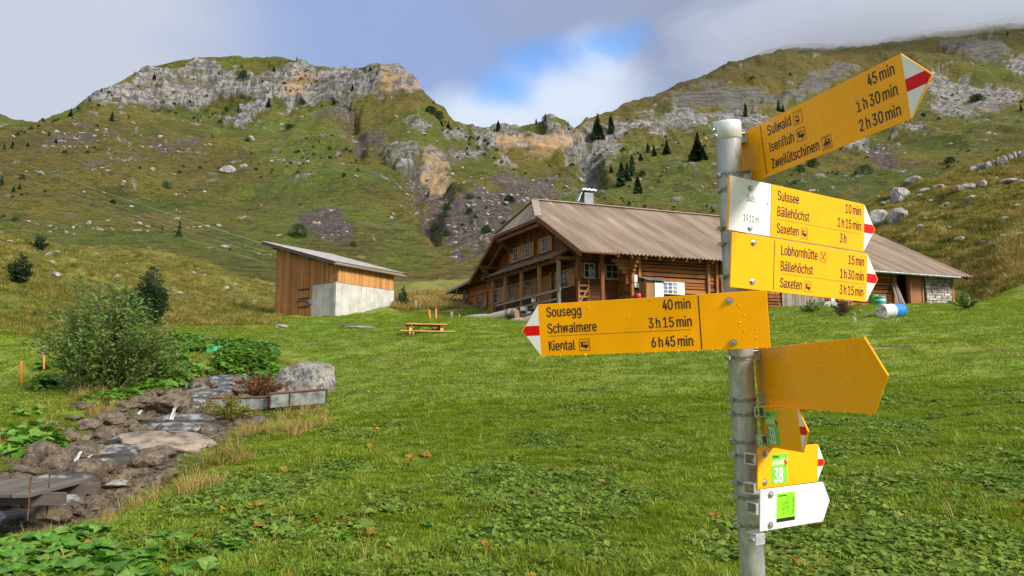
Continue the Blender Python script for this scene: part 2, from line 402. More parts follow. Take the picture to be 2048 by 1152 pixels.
# outlines of the sans-serif letters on the signs: advance, points (1000 = cap height), faces
GLY = {
    '0': (891, '446,-13 342,2 255,47 186,122 135,223 104,349 94,499 104,649 136,776 187,878 256,952 343,998 446,1013 548,998 635,952 704,878 755,776 786,649 797,499 786,349 755,223 705,122 636,47 549,2 446,97 513,109 570,145 616,203 649,283 669,382 676,499 669,618 649,717 616,797 570,855 513,891 446,903 377,891 320,855 275,797 242,717 222,618 215,499 222,382 242,283 275,203 320,145 377,109', '11,13,12 10,13,11 10,14,13 9,14,10 9,36,14 36,15,14 9,37,36 35,15,36 9,38,37 34,15,35 8,38,9 34,16,15 8,39,38 33,16,34 8,40,39 32,16,33 7,40,8 32,17,16 7,41,40 31,17,32 6,41,7 31,18,17 6,42,41 30,18,31 5,42,6 5,43,42 29,18,30 29,19,18 5,44,43 28,19,29 4,44,5 28,20,19 4,45,44 27,20,28 3,45,4 27,21,20 3,46,45 26,21,27 3,47,46 25,21,26 2,47,3 25,22,21 2,24,47 24,22,25 2,22,24 1,22,2 1,23,22 1,0,23'),
    '1': (891, '150,0 150,107 768,107 768,0 542,1000 542,0 417,0 417,881 411,881 169,703 169,839 390,1000', '10,4,11 10,8,4 8,7,4 7,5,4 10,9,8 6,5,7 0,2,1 0,3,2'),
    '2': (891, '126,0 126,93 460,450 513,506 555,555 587,600 611,642 625,685 630,730 623,780 605,823 575,857 537,883 491,898 440,903 385,897 339,880 301,851 273,813 255,766 250,711 129,711 139,796 169,869 218,930 281,976 357,1004 442,1013 527,1004 601,976 663,932 710,875 739,808 749,732 744,677 729,624 702,569 660,508 602,437 525,353 300,119 300,111 765,111 765,0', '26,28,27 26,29,28 25,29,26 25,30,29 24,30,25 24,31,30 23,15,24 15,14,24 14,13,24 13,31,24 12,31,13 23,16,15 11,31,12 23,17,16 11,32,31 22,17,23 10,32,11 22,18,17 9,32,10 22,19,18 9,33,32 21,19,22 8,33,9 21,20,19 8,34,33 7,34,8 6,34,7 6,35,34 5,35,6 5,36,35 4,36,5 4,37,36 3,37,4 3,38,37 2,38,3 1,38,2 1,39,38 1,40,39 1,41,40 1,42,41 1,43,42 0,43,1'),
    '3': (891, '428,-13 341,-5 261,19 192,59 138,113 102,180 86,259 215,259 226,211 249,171 282,139 325,116 374,103 430,98 488,103 541,119 585,146 618,183 640,229 647,285 641,337 621,386 588,427 540,459 476,480 395,487 308,487 308,588 566,881 566,889 137,889 137,1000 732,1000 732,905 415,547 415,568 518,567 606,542 677,498 729,437 762,365 772,285 761,202 728,130 676,70 607,24 523,-4', '30,32,31 30,33,32 30,29,33 29,28,33 28,34,33 27,35,28 35,34,28 26,35,27 26,36,35 26,37,36 26,38,37 26,25,38 25,24,38 24,39,38 23,39,24 22,39,23 22,40,39 21,40,22 20,40,21 20,41,40 19,41,20 18,41,19 18,42,41 5,7,6 5,8,7 17,42,18 5,9,8 17,43,42 16,43,17 4,9,5 4,10,9 15,43,16 4,11,10 15,44,43 14,44,15 4,12,11 3,12,4 13,44,14 3,13,12 3,44,13 3,45,44 2,45,3 2,46,45 1,46,2 1,0,46'),
    '4': (700, '30,220 190,270 500,1000 360,1000 30,220 670,220 670,340 30,340 430,0 560,0 560,620 430,620', '0,1,2,3 4,5,6,7 8,9,10,11'),
    '5': (891, '435,-13 350,-5 275,22 212,64 163,118 130,183 117,256 240,256 250,213 271,175 302,143 341,118 385,103 435,98 492,105 543,127 585,160 617,205 638,258 644,319 637,380 616,435 583,480 540,515 488,537 428,544 378,540 329,528 285,508 252,483 132,497 189,1000 720,1000 720,889 296,889 263,593 268,593 305,619 349,639 399,651 451,656 517,649 578,631 632,601 678,561 716,511 745,454 763,390 768,321 758,229 725,149 674,81 607,30 526,-3', '30,34,31 34,32,31 34,33,32 30,35,34 39,41,40 38,41,39 38,42,41 37,42,38 37,43,42 36,43,37 36,44,43 30,36,35 30,26,36 26,25,36 25,44,36 25,45,44 24,45,25 30,27,26 23,45,24 30,28,27 22,45,23 22,46,45 30,29,28 21,46,22 21,47,46 20,47,21 20,48,47 19,48,20 19,49,48 18,49,19 17,49,18 5,7,6 5,8,7 17,50,49 5,9,8 16,50,17 4,9,5 4,10,9 15,50,16 15,51,50 4,11,10 14,51,15 4,12,11 3,12,4 13,51,14 3,13,12 3,51,13 3,52,51 2,52,3 2,53,52 1,53,2 1,0,53'),
    '6': (891, '445,-13 357,-3 280,29 215,79 166,146 135,227 125,318 133,392 157,470 201,560 270,669 496,1000 633,1000 297,513 286,513 302,541 324,565 352,587 385,603 421,614 462,617 547,608 621,579 681,533 727,471 755,396 764,309 754,221 723,143 674,78 609,28 532,-3 445,95 500,102 548,123 587,156 618,199 637,251 644,309 637,368 618,419 587,462 548,494 500,515 445,521 390,515 342,495 302,463 271,420 252,370 246,311 252,252 271,200 302,156 342,123 390,102', '10,12,11 10,16,12 16,13,12 9,16,10 19,21,20 18,21,19 18,22,21 17,22,18 16,22,17 16,23,22 9,15,16 13,44,16 44,23,16 8,15,9 8,14,15 44,43,23 43,24,23 13,45,44 13,46,45 42,24,43 8,13,14 8,46,13 8,47,46 41,24,42 41,25,24 7,47,8 7,48,47 40,25,41 7,49,48 39,25,40 39,26,25 6,49,7 6,50,49 38,26,39 5,50,6 5,51,50 37,26,38 37,27,26 5,52,51 36,27,37 4,52,5 36,28,27 4,53,52 35,28,36 4,54,53 34,28,35 3,54,4 34,29,28 3,55,54 33,29,34 3,32,55 32,29,33 3,29,32 2,29,3 2,30,29 1,30,2 1,31,30 0,31,1'),
    '8': (891, '445,-13 350,-4 266,22 198,65 146,121 113,189 102,266 108,327 128,384 158,433 199,474 246,504 300,520 300,525 234,554 182,605 149,672 138,748 148,820 178,884 225,938 287,979 361,1005 445,1013 528,1005 602,979 663,938 710,884 740,820 750,748 739,672 706,605 655,554 591,525 591,520 643,504 690,474 730,433 761,384 781,327 788,266 777,189 744,121 692,65 623,22 540,-4 445,97 507,102 560,118 603,145 635,180 655,223 662,272 655,325 634,371 600,409 556,438 504,456 445,462 385,456 333,438 289,409 255,371 234,325 227,272 233,223 253,180 285,145 329,118 382,102 445,569 495,574 539,590 576,616 604,650 622,691 628,738 622,785 605,826 577,859 541,884 496,899 445,904 393,899 349,884 312,859 284,826 267,785 261,738 267,691 284,650 312,616 349,590 394,574', '22,24,23 21,24,22 21,25,24 20,25,21 20,26,25 19,26,20 19,82,26 82,27,26 19,83,82 81,27,82 19,84,83 80,27,81 18,84,19 80,28,27 18,85,84 79,28,80 18,86,85 78,28,79 18,87,86 77,28,78 17,87,18 77,29,28 17,88,87 76,29,77 16,88,17 76,30,29 16,89,88 75,30,76 16,90,89 74,30,75 74,31,30 15,90,16 15,91,90 73,31,74 15,92,91 72,31,73 72,32,31 14,92,15 14,93,92 71,32,72 14,70,93 70,32,71 14,32,70 14,33,32 13,33,14 12,33,13 12,34,33 11,34,12 11,35,34 10,35,11 10,36,35 9,58,10 58,36,10 58,37,36 9,59,58 57,37,58 9,60,59 56,37,57 9,61,60 55,37,56 8,61,9 55,38,37 8,62,61 54,38,55 7,62,8 54,39,38 7,63,62 53,39,54 6,63,7 53,40,39 6,64,63 52,40,53 6,65,64 51,40,52 5,65,6 51,41,40 5,66,65 50,41,51 4,66,5 50,42,41 4,67,66 49,42,50 4,68,67 48,42,49 3,68,4 48,43,42 3,69,68 47,43,48 3,46,69 46,43,47 3,43,46 2,43,3 2,44,43 1,44,2 1,45,44 0,45,1'),
    '9': (891, '444,1013 532,1003 610,971 674,921 723,854 754,773 764,682 756,608 733,530 688,440 619,331 394,0 256,0 593,487 604,487 588,459 565,435 537,413 505,397 468,386 428,383 343,392 269,421 209,467 163,529 134,604 125,691 135,780 166,858 216,922 280,972 357,1003 444,905 390,898 342,877 302,844 272,801 253,749 246,691 253,632 272,581 302,538 342,506 390,485 444,479 499,485 548,505 588,537 618,580 637,631 644,689 637,748 618,800 588,844 548,877 500,898', '31,1,0 30,1,31 30,2,1 29,2,30 29,3,2 28,33,29 33,32,29 32,3,29 32,55,3 55,4,3 28,34,33 54,4,55 28,35,34 53,4,54 27,35,28 53,5,4 27,36,35 52,5,53 27,37,36 51,5,52 26,37,27 51,6,5 26,38,37 50,6,51 25,38,26 25,39,38 49,6,50 49,7,6 25,40,39 48,7,49 48,8,7 24,40,25 24,41,40 47,8,48 24,42,41 46,8,47 46,14,8 14,9,8 23,42,24 23,43,42 45,13,46 13,14,46 45,17,13 17,12,13 15,9,14 23,44,43 44,17,45 23,17,44 22,17,23 16,9,15 16,10,9 17,10,16 21,17,22 21,18,17 12,10,17 21,19,18 20,19,21 12,11,10'),
    'A': (943, '32,0 396,1000 543,1000 910,0 777,0 564,595 543,656 519,732 491,825 456,940 482,940 448,823 418,729 394,654 374,595 167,0 216,279 216,391 727,391 727,279', '0,9,1 9,2,1 9,10,2 10,3,2 0,17,9 17,11,9 11,8,9 11,8,10 8,18,10 18,3,10 7,18,8 17,12,11 6,18,7 17,13,12 5,18,6 17,14,13 17,16,14 16,15,14 4,19,5 19,18,5 0,16,17 16,18,17 16,19,18 19,3,18 0,15,16 4,3,19'),
    'B': (897, '118,0 118,1000 474,1000 569,991 646,964 706,923 749,869 774,805 783,735 777,677 760,629 734,591 700,562 661,540 619,524 619,515 667,506 714,483 756,447 791,399 814,340 821,268 813,196 787,131 742,77 677,35 592,9 485,0 245,112 481,112 581,123 648,157 686,207 699,268 692,317 673,361 642,399 601,429 549,447 488,454 245,454 245,561 468,561 520,566 566,582 605,608 635,642 654,683 660,732 649,793 614,843 556,877 472,888 245,888', '0,53,1 53,2,1 53,3,2 53,4,3 53,5,4 53,52,5 52,6,5 0,41,53 51,6,52 50,6,51 50,7,6 49,7,50 49,8,7 48,8,49 48,9,8 47,9,48 46,9,47 46,10,9 45,10,46 45,11,10 44,11,45 44,12,11 43,12,44 42,12,43 42,13,12 0,40,41 40,42,41 40,13,42 40,14,13 40,15,14 40,16,15 40,17,16 40,39,17 39,18,17 0,28,40 38,18,39 37,18,38 37,19,18 36,19,37 36,20,19 35,20,36 34,20,35 34,21,20 33,21,34 32,21,33 32,22,21 31,22,32 31,23,22 30,23,31 30,24,23 29,24,30 0,29,28 0,24,29 0,25,24 0,26,25 0,27,26'),
    'I': (330, '90,0 220,0 220,1000 90,1000', '0,1,2,3'),
    'K': (720, '90,0 220,0 220,1000 90,1000 220,360 220,550 560,1000 710,1000 560,0 720,0 420,490 330,600', '0,1,2,3 4,5,6,7 8,9,10,11'),
    'L': (772, '118,0 118,1000 245,1000 245,112 710,112 710,0', '0,2,1 0,3,2 0,4,3 0,5,4'),
    'N': (1029, '118,0 118,1000 268,1000 674,359 692,331 713,296 736,255 762,210 788,160 813,108 796,105 791,160 788,213 786,263 785,309 784,350 784,383 784,1000 911,1000 911,0 760,0 397,570 373,609 349,650 322,696 291,749 255,812 211,889 234,892 237,820 240,754 243,695 244,645 245,603 246,572 246,0', '0,27,1 27,2,1 27,28,2 28,3,2 16,18,17 16,19,18 29,26,28 26,3,28 0,29,27 29,26,27 0,30,29 25,3,26 0,31,30 24,3,25 23,3,24 0,32,31 22,3,23 0,33,32 21,3,22 0,34,33 0,35,34 20,3,21 15,19,16 20,4,3 14,19,15 20,5,4 13,19,14 20,6,5 12,19,13 20,7,6 11,19,12 20,8,7 20,10,8 10,9,8 10,19,11 20,19,10'),
    'R': (700, '90,0 220,0 220,1000 90,1000 220,880 480,880 480,1000 220,1000 220,440 480,440 480,560 220,560 480,520 610,520 610,920 480,920 510,0 660,0 500,460 360,460', '0,1,2,3 4,5,6,7 8,9,10,11 12,13,14,15 16,17,18,19'),
    'S': (878, '440,-17 338,-9 251,18 179,61 126,118 90,188 75,268 205,268 217,216 243,172 280,139 327,115 381,101 440,97 504,102 562,118 610,145 648,181 671,224 679,274 673,317 653,352 622,379 582,402 534,421 481,437 361,470 251,512 169,568 119,641 102,732 113,811 147,880 201,936 270,979 353,1005 446,1013 540,1005 621,978 689,936 741,882 775,817 788,743 663,743 642,810 594,860 526,891 442,901 382,896 329,880 285,855 253,822 233,783 226,738 234,692 257,656 292,627 333,606 376,589 417,577 519,549 565,536 612,518 660,496 705,467 744,432 776,388 796,336 803,272 792,195 760,125 707,66 636,21 546,-8', '35,37,36 34,37,35 34,38,37 33,38,34 33,39,38 33,40,39 32,47,33 47,40,33 32,48,47 46,40,47 32,49,48 45,40,46 45,41,40 31,49,32 31,50,49 44,41,45 31,51,50 31,52,51 44,42,41 30,52,31 43,42,44 30,53,52 30,54,53 29,54,30 29,55,54 29,56,55 28,56,29 28,57,56 28,58,57 28,59,58 28,60,59 27,60,28 27,61,60 27,62,61 27,63,62 26,63,27 26,64,63 25,64,26 25,65,64 24,65,25 24,66,65 23,66,24 22,66,23 22,67,66 21,67,22 20,67,21 20,68,67 19,68,20 18,68,19 18,69,68 5,7,6 5,8,7 17,69,18 5,9,8 17,70,69 4,9,5 16,70,17 4,10,9 15,70,16 4,11,10 15,71,70 14,71,15 3,11,4 3,12,11 13,71,14 3,13,12 3,71,13 3,72,71 2,72,3 2,73,72 1,73,2 1,0,73'),
    'T': (882, '62,888 62,1000 819,1000 819,888 505,888 505,0 379,0 379,888', '0,2,1 0,3,2 7,3,0 6,4,7 4,3,7 6,5,4'),
    'U': (1017, '509,-16 398,-5 303,30 225,85 166,157 130,243 118,340 118,1000 244,1000 244,350 252,282 277,222 315,172 368,134 433,109 509,101 585,109 650,134 702,172 740,222 764,282 772,350 772,1000 899,1000 899,340 887,243 850,157 792,85 714,30 619,-5', '6,8,7 6,9,8 21,23,22 21,24,23 6,10,9 20,24,21 5,10,6 20,25,24 5,11,10 19,25,20 19,26,25 4,11,5 4,12,11 18,26,19 4,13,12 17,26,18 3,13,4 17,27,26 3,14,13 16,27,17 3,15,14 15,27,16 3,27,15 2,27,3 2,28,27 1,28,2 1,29,28 0,29,1'),
    'V': (943, '401,0 32,1000 166,1000 378,405 398,346 423,270 453,175 487,60 461,60 495,177 525,271 549,347 569,405 776,1000 910,1000 546,0', '0,2,1 0,3,2 12,14,13 12,15,14 0,4,3 11,15,12 10,15,11 0,5,4 9,15,10 0,6,5 8,7,9 7,15,9 0,7,6 0,15,7'),
    'Z': (700, '50,880 640,880 640,1000 50,1000 50,0 650,0 650,120 50,120 50,120 210,120 640,880 480,880', '0,1,2,3 4,5,6,7 8,9,10,11'),
    'a': (765, '314,-17 247,-10 186,10 134,42 94,88 68,144 60,212 66,270 85,316 114,352 152,380 197,400 246,414 298,424 350,432 411,440 459,446 496,452 521,462 537,477 542,501 542,505 537,547 524,583 502,612 471,633 432,646 385,650 335,646 293,634 259,615 231,591 211,565 197,538 81,572 112,633 154,680 205,715 261,738 321,751 381,756 423,753 470,746 517,731 562,708 602,675 634,630 655,570 662,494 662,0 544,0 544,102 536,102 519,76 495,48 464,23 423,2 374,-12 335,89 397,96 448,115 488,145 518,183 536,226 542,271 542,373 530,365 510,358 484,351 455,346 424,341 394,337 367,333 345,330 303,323 264,312 230,296 203,274 186,244 181,206 185,171 200,142 224,119 255,103 292,93', '39,41,40 39,42,41 38,42,39 38,43,42 37,43,38 37,44,43 36,44,37 36,45,44 35,45,36 35,27,45 27,46,45 35,28,27 26,46,27 35,29,28 25,46,26 35,30,29 34,30,35 24,46,25 24,47,46 34,31,30 23,47,24 34,32,31 22,47,23 33,32,34 22,48,47 21,48,22 20,48,21 19,48,20 19,49,48 18,49,19 17,65,18 65,49,18 16,65,17 15,65,16 14,65,15 13,65,14 12,65,13 11,65,12 10,65,11 9,65,10 9,66,65 64,49,65 9,67,66 9,68,67 8,68,9 8,69,68 8,70,69 8,71,70 8,72,71 8,73,72 8,74,73 8,75,74 7,75,8 7,76,75 7,77,76 7,78,77 63,49,64 6,78,7 6,79,78 62,49,63 5,79,6 5,80,79 61,51,62 51,49,62 5,81,80 60,51,61 4,81,5 4,82,81 4,83,82 59,52,60 52,51,60 4,84,83 59,53,52 50,49,51 58,53,59 4,58,84 4,53,58 3,53,4 3,54,53 3,55,54 2,55,3 2,56,55 1,56,2 1,57,56 0,57,1'),
    'b': (834, '451,-16 389,-10 339,7 300,33 271,61 249,90 232,115 220,115 220,0 103,0 103,1000 223,1000 223,628 232,628 249,652 270,680 299,708 337,733 387,750 450,756 538,744 615,709 679,652 727,575 757,481 767,371 757,261 727,166 679,89 616,32 539,-4 433,92 497,101 549,129 591,172 621,229 639,297 645,372 639,447 621,513 591,569 550,612 497,639 433,648 369,640 317,613 276,572 246,517 228,450 221,372 228,294 246,226 276,170 318,128 370,101', '9,11,10 9,12,11 18,20,19 17,20,18 17,21,20 16,21,17 16,22,21 15,22,16 14,22,15 14,43,22 43,42,22 42,23,22 13,43,14 13,44,43 13,45,44 41,23,42 9,13,12 9,47,13 47,46,13 46,45,13 40,23,41 40,24,23 39,24,40 9,48,47 38,24,39 38,25,24 9,49,48 37,25,38 9,50,49 36,25,37 36,26,25 35,26,36 9,51,50 35,27,26 34,27,35 9,7,51 7,52,51 33,27,34 7,53,52 33,28,27 32,28,33 7,6,53 6,54,53 9,8,7 5,54,6 31,28,32 5,31,54 5,28,31 4,28,5 4,29,28 3,29,4 2,29,3 2,30,29 1,30,2 1,0,30'),
    'c': (778, '407,-16 312,-4 230,32 161,90 110,167 78,261 67,368 78,478 110,572 161,649 230,707 312,744 407,756 461,752 511,741 558,724 600,700 637,669 668,633 693,591 711,544 595,515 585,543 571,568 553,591 531,611 505,627 476,639 443,646 407,648 340,639 285,610 243,565 213,508 195,441 189,368 195,297 213,231 243,174 285,130 340,101 407,91 444,94 477,101 506,114 532,130 555,150 573,174 588,201 598,230 713,201 696,153 671,110 639,73 602,42 559,17 512,-1 461,-12', '11,13,12 11,14,13 10,14,11 10,15,14 10,16,15 9,16,10 9,17,16 9,29,17 29,18,17 8,30,9 30,29,9 28,18,29 27,18,28 8,31,30 26,18,27 26,19,18 25,19,26 24,19,25 8,32,31 23,19,24 23,20,19 7,32,8 22,20,23 7,33,32 22,21,20 7,34,33 6,34,7 6,35,34 5,35,6 5,36,35 5,37,36 4,37,5 4,38,37 48,50,49 48,51,50 47,51,48 46,51,47 4,39,38 3,39,4 46,52,51 45,52,46 44,52,45 3,40,39 43,52,44 43,53,52 42,53,43 3,41,40 41,53,42 3,53,41 2,53,3 2,54,53 2,55,54 1,55,2 1,56,55 1,57,56 0,57,1'),
    'd': (834, '384,-16 296,-4 219,32 155,89 107,166 77,261 67,371 77,481 108,575 156,652 220,709 297,744 385,756 448,750 497,733 536,708 565,680 586,652 602,628 611,628 611,1000 731,1000 731,0 615,0 615,115 603,115 586,90 564,61 534,33 496,7 446,-10 402,92 465,101 517,128 559,170 589,226 607,294 613,372 607,450 589,517 559,572 518,613 465,640 402,648 337,639 284,612 243,569 213,513 195,447 189,372 195,297 213,229 243,172 285,129 338,101', '19,21,20 19,22,21 11,13,12 11,14,13 10,14,11 10,15,14 9,15,10 9,16,15 9,17,16 8,44,9 44,43,9 43,17,9 43,18,17 42,18,43 41,18,42 8,45,44 41,19,18 41,40,19 40,39,19 39,22,19 8,46,45 7,46,8 7,47,46 38,22,39 7,48,47 6,48,7 37,22,38 6,49,48 6,50,49 36,22,37 5,50,6 5,51,50 35,22,36 4,51,5 4,52,51 34,24,35 24,22,35 4,53,52 33,24,34 3,53,4 3,54,53 32,25,33 25,24,33 32,26,25 23,22,24 3,31,54 31,26,32 3,26,31 3,27,26 2,27,3 2,28,27 2,29,28 1,29,2 1,30,29 0,30,1'),
    'e': (794, '417,-16 316,-4 230,32 161,90 109,167 78,260 67,367 78,475 109,569 159,647 226,706 308,743 403,756 464,751 522,735 578,709 628,670 670,619 702,554 723,475 730,381 730,333 147,333 147,434 664,434 609,397 603,467 585,528 556,578 516,617 465,641 403,649 341,641 288,616 245,578 214,530 195,474 189,415 189,349 196,273 217,209 251,158 297,121 353,98 417,91 460,94 499,104 532,120 561,143 584,172 601,207 717,179 694,124 659,77 612,38 555,9 490,-10', '11,13,12 11,14,13 10,14,11 10,15,14 10,16,15 9,16,10 9,31,16 31,17,16 9,32,31 30,17,31 8,32,9 29,17,30 8,33,32 29,18,17 28,18,29 8,34,33 27,18,28 8,35,34 7,35,8 27,19,18 7,36,35 26,19,27 26,24,19 24,20,19 6,23,7 23,36,7 23,37,36 25,24,26 6,22,23 37,24,23 37,20,24 38,20,37 38,21,20 5,22,6 39,21,38 5,21,22 5,39,21 5,40,39 4,40,5 4,41,40 49,51,50 49,52,51 48,52,49 3,41,4 3,42,41 47,52,48 47,53,52 3,43,42 46,53,47 45,53,46 3,44,43 44,53,45 3,53,44 2,53,3 2,54,53 2,55,54 1,55,2 1,56,55 0,56,1'),
    'f': (499, '448,746 448,643 13,643 13,746 158,0 158,848 166,907 188,955 222,993 266,1020 316,1036 368,1042 406,1040 437,1036 461,1030 477,1024 447,921 436,924 422,928 405,931 383,932 336,925 303,904 285,870 279,823 279,0', '10,12,11 10,13,12 9,13,10 9,14,13 9,15,14 9,16,15 8,17,9 17,16,9 7,19,8 19,18,8 18,17,8 6,20,7 20,19,7 6,21,20 6,22,21 5,22,6 5,23,22 5,24,23 4,24,5 4,25,24 2,0,3 2,1,0'),
    'g': (836, '407,-296 330,-291 263,-274 207,-249 162,-216 126,-178 99,-136 199,-80 217,-104 239,-130 267,-154 303,-173 349,-187 407,-191 489,-180 555,-148 598,-92 612,-11 612,134 602,134 585,109 563,82 534,54 496,31 446,15 383,9 298,20 221,52 157,105 108,177 77,268 67,376 77,484 108,577 157,652 221,709 298,744 385,756 448,750 498,733 537,708 566,680 588,652 605,627 615,627 615,746 732,746 732,-17 721,-106 689,-177 637,-230 571,-267 493,-289 403,116 466,124 518,148 559,186 590,238 608,302 614,379 608,454 590,519 560,573 519,614 466,640 403,648 338,639 285,612 243,570 213,516 195,451 189,379 195,305 214,241 244,188 286,149 339,124', '36,38,37 36,39,38 44,46,45 44,47,46 35,39,36 35,40,39 34,40,35 34,41,40 34,42,41 33,66,34 66,65,34 65,42,34 65,43,42 64,43,65 63,43,64 33,67,66 63,44,43 63,62,44 62,61,44 61,60,44 60,47,44 33,68,67 32,68,33 32,69,68 32,70,69 31,70,32 59,47,60 31,71,70 31,72,71 58,47,59 30,72,31 30,73,72 57,47,58 29,73,30 29,74,73 56,18,57 18,47,57 29,75,74 55,18,56 28,75,29 28,76,75 54,19,55 19,18,55 54,20,19 17,47,18 28,53,76 53,20,54 28,20,53 28,21,20 27,21,28 27,22,21 27,23,22 26,23,27 26,24,23 25,24,26 16,47,17 16,48,47 6,8,7 15,48,16 6,9,8 15,49,48 6,10,9 5,10,6 14,49,15 5,11,10 5,12,11 14,50,49 4,12,5 13,50,14 4,13,12 4,50,13 3,50,4 3,51,50 2,51,3 2,52,51 1,52,2 1,0,52'),
    'h': (806, '223,446 223,0 103,0 103,1000 223,1000 223,565 201,565 243,653 299,712 368,745 447,756 518,748 580,724 631,685 670,631 694,560 702,472 702,0 582,0 582,462 571,540 537,598 483,635 413,647 362,641 316,624 278,595 248,556 230,506', '2,4,3 2,6,4 6,5,4 9,11,10 9,12,11 8,12,9 8,13,12 7,13,8 7,23,13 23,14,13 6,25,7 25,24,7 24,23,7 22,14,23 21,14,22 21,15,14 6,26,25 20,15,21 6,27,26 2,28,6 28,27,6 20,16,15 19,16,20 2,0,28 19,17,16 18,17,19 2,1,0'),
    'i': (328, '164,870 133,876 106,894 87,919 81,950 87,981 106,1006 133,1024 164,1030 197,1024 224,1006 242,981 248,950 242,919 224,894 197,876 103,0 103,746 223,746 223,0', '16,18,17 16,19,18 7,9,8 6,9,7 6,10,9 5,10,6 5,11,10 4,11,5 4,12,11 3,12,4 3,13,12 2,13,3 2,14,13 1,14,2 1,15,14 0,15,1'),
    'l': (372, '274,-5 198,6 145,40 114,93 103,166 103,1000 223,1000 223,194 227,151 236,122 255,107 287,102 303,102 315,103 325,105 334,107 355,5 338,2 318,-2 296,-4', '4,6,5 4,7,6 4,8,7 3,8,4 3,9,8 3,10,9 3,11,10 14,16,15 13,16,14 12,16,13 11,16,12 3,16,11 2,16,3 1,16,2 0,16,1 0,17,16 0,18,17 0,19,18'),
    'm': (1199, '103,0 103,746 220,746 221,581 211,581 231,635 260,680 297,715 338,739 384,754 431,759 506,747 565,709 607,652 631,579 614,579 633,631 663,674 702,710 748,737 801,754 858,759 921,752 977,731 1025,695 1063,646 1087,581 1095,501 1095,0 974,0 974,499 963,568 929,615 880,641 823,650 776,644 736,629 703,603 679,570 664,531 659,486 659,0 539,0 539,511 529,567 497,611 450,640 392,650 350,645 310,629 275,604 247,568 229,523 223,468 223,0', '9,11,10 20,22,21 8,11,9 19,22,20 19,23,22 8,12,11 0,2,1 0,4,2 4,3,2 7,12,8 18,23,19 18,24,23 6,12,7 17,24,18 6,13,12 17,25,24 5,47,6 47,13,6 16,34,17 34,25,17 47,46,13 46,14,13 5,48,47 16,35,34 33,25,34 33,26,25 5,49,48 16,36,35 32,26,33 45,14,46 4,49,5 15,36,16 4,50,49 15,37,36 31,26,32 44,15,45 15,14,45 4,51,50 15,38,37 31,27,26 0,52,4 52,51,4 44,38,15 44,39,38 30,27,31 43,39,44 43,40,39 0,53,52 42,40,43 30,28,27 29,28,30 42,41,40 0,54,53'),
    'n': (805, '223,446 223,0 103,0 103,746 219,746 220,565 201,565 243,653 299,712 368,745 447,756 518,748 580,724 631,685 669,631 694,560 702,472 702,0 582,0 582,462 571,540 537,598 483,635 413,647 362,641 316,624 278,595 248,556 230,506', '9,11,10 9,12,11 2,4,3 2,6,4 6,5,4 8,12,9 8,13,12 7,13,8 7,23,13 23,14,13 6,25,7 25,24,7 24,23,7 22,14,23 21,14,22 21,15,14 6,26,25 20,15,21 6,27,26 2,28,6 28,27,6 20,16,15 19,16,20 2,0,28 19,17,16 18,17,19 2,1,0'),
    'o': (816, '407,-16 312,-4 230,32 161,90 110,167 78,261 67,368 78,478 110,572 161,649 230,707 312,744 407,756 504,744 587,707 655,649 706,572 738,478 749,368 738,261 706,167 655,90 587,32 504,-4 407,91 476,101 531,130 574,174 604,231 622,297 628,368 622,441 604,507 574,565 531,610 476,639 407,648 340,639 285,610 243,565 213,508 195,441 189,368 195,297 213,231 243,174 285,130 340,101', '11,13,12 10,13,11 10,14,13 9,14,10 9,15,14 8,37,9 37,36,9 36,15,9 36,35,15 35,16,15 8,38,37 34,16,35 8,39,38 33,16,34 7,39,8 33,17,16 7,40,39 32,17,33 7,41,40 31,17,32 6,41,7 31,18,17 6,42,41 30,18,31 5,42,6 5,43,42 29,18,30 29,19,18 5,44,43 28,19,29 28,20,19 4,44,5 4,45,44 27,20,28 4,46,45 26,20,27 3,46,4 26,21,20 3,47,46 25,21,26 3,24,47 24,21,25 3,21,24 2,21,3 2,22,21 1,22,2 1,23,22 0,23,1'),
    'p': (834, '103,-281 103,746 220,746 220,628 232,628 248,652 270,680 299,708 337,733 387,750 450,756 538,744 615,709 679,652 727,575 757,481 767,371 757,261 727,166 679,89 616,32 539,-4 451,-16 389,-10 339,7 301,33 271,61 249,90 232,115 223,115 223,-281 433,92 497,101 549,129 591,172 621,229 639,297 645,372 639,447 621,513 591,569 550,612 497,639 433,648 369,640 317,613 276,572 246,517 228,450 221,372 228,294 246,226 276,170 318,128 370,101', '9,11,10 8,11,9 0,2,1 0,3,2 8,12,11 7,12,8 7,13,12 6,13,7 5,13,6 5,43,13 43,42,13 42,14,13 4,43,5 4,44,43 4,45,44 41,14,42 0,4,3 0,48,4 48,47,4 47,46,4 46,45,4 40,14,41 40,15,14 39,15,40 38,15,39 38,16,15 0,49,48 37,16,38 0,50,49 36,16,37 36,17,16 35,17,36 0,51,50 35,18,17 34,18,35 0,29,51 29,52,51 33,18,34 29,53,52 33,19,18 32,19,33 29,28,53 28,54,53 0,30,29 27,54,28 31,19,32 27,31,54 27,19,31 26,19,27 26,20,19 25,20,26 24,20,25 24,21,20 23,21,24 23,22,21'),
    'r': (509, '103,0 103,746 219,746 219,631 227,631 255,682 300,722 355,748 419,756 434,756 451,756 467,755 479,754 479,634 469,635 452,638 430,640 407,640 357,635 313,618 276,592 247,557 229,515 223,466 223,0', '7,9,8 7,10,9 7,11,10 7,12,11 7,13,12 6,13,7 0,2,1 0,3,2 5,13,6 4,17,5 17,16,5 16,15,5 15,14,5 14,13,5 4,18,17 4,19,18 0,4,3 0,22,4 22,21,4 21,20,4 20,19,4 0,23,22 0,24,23'),
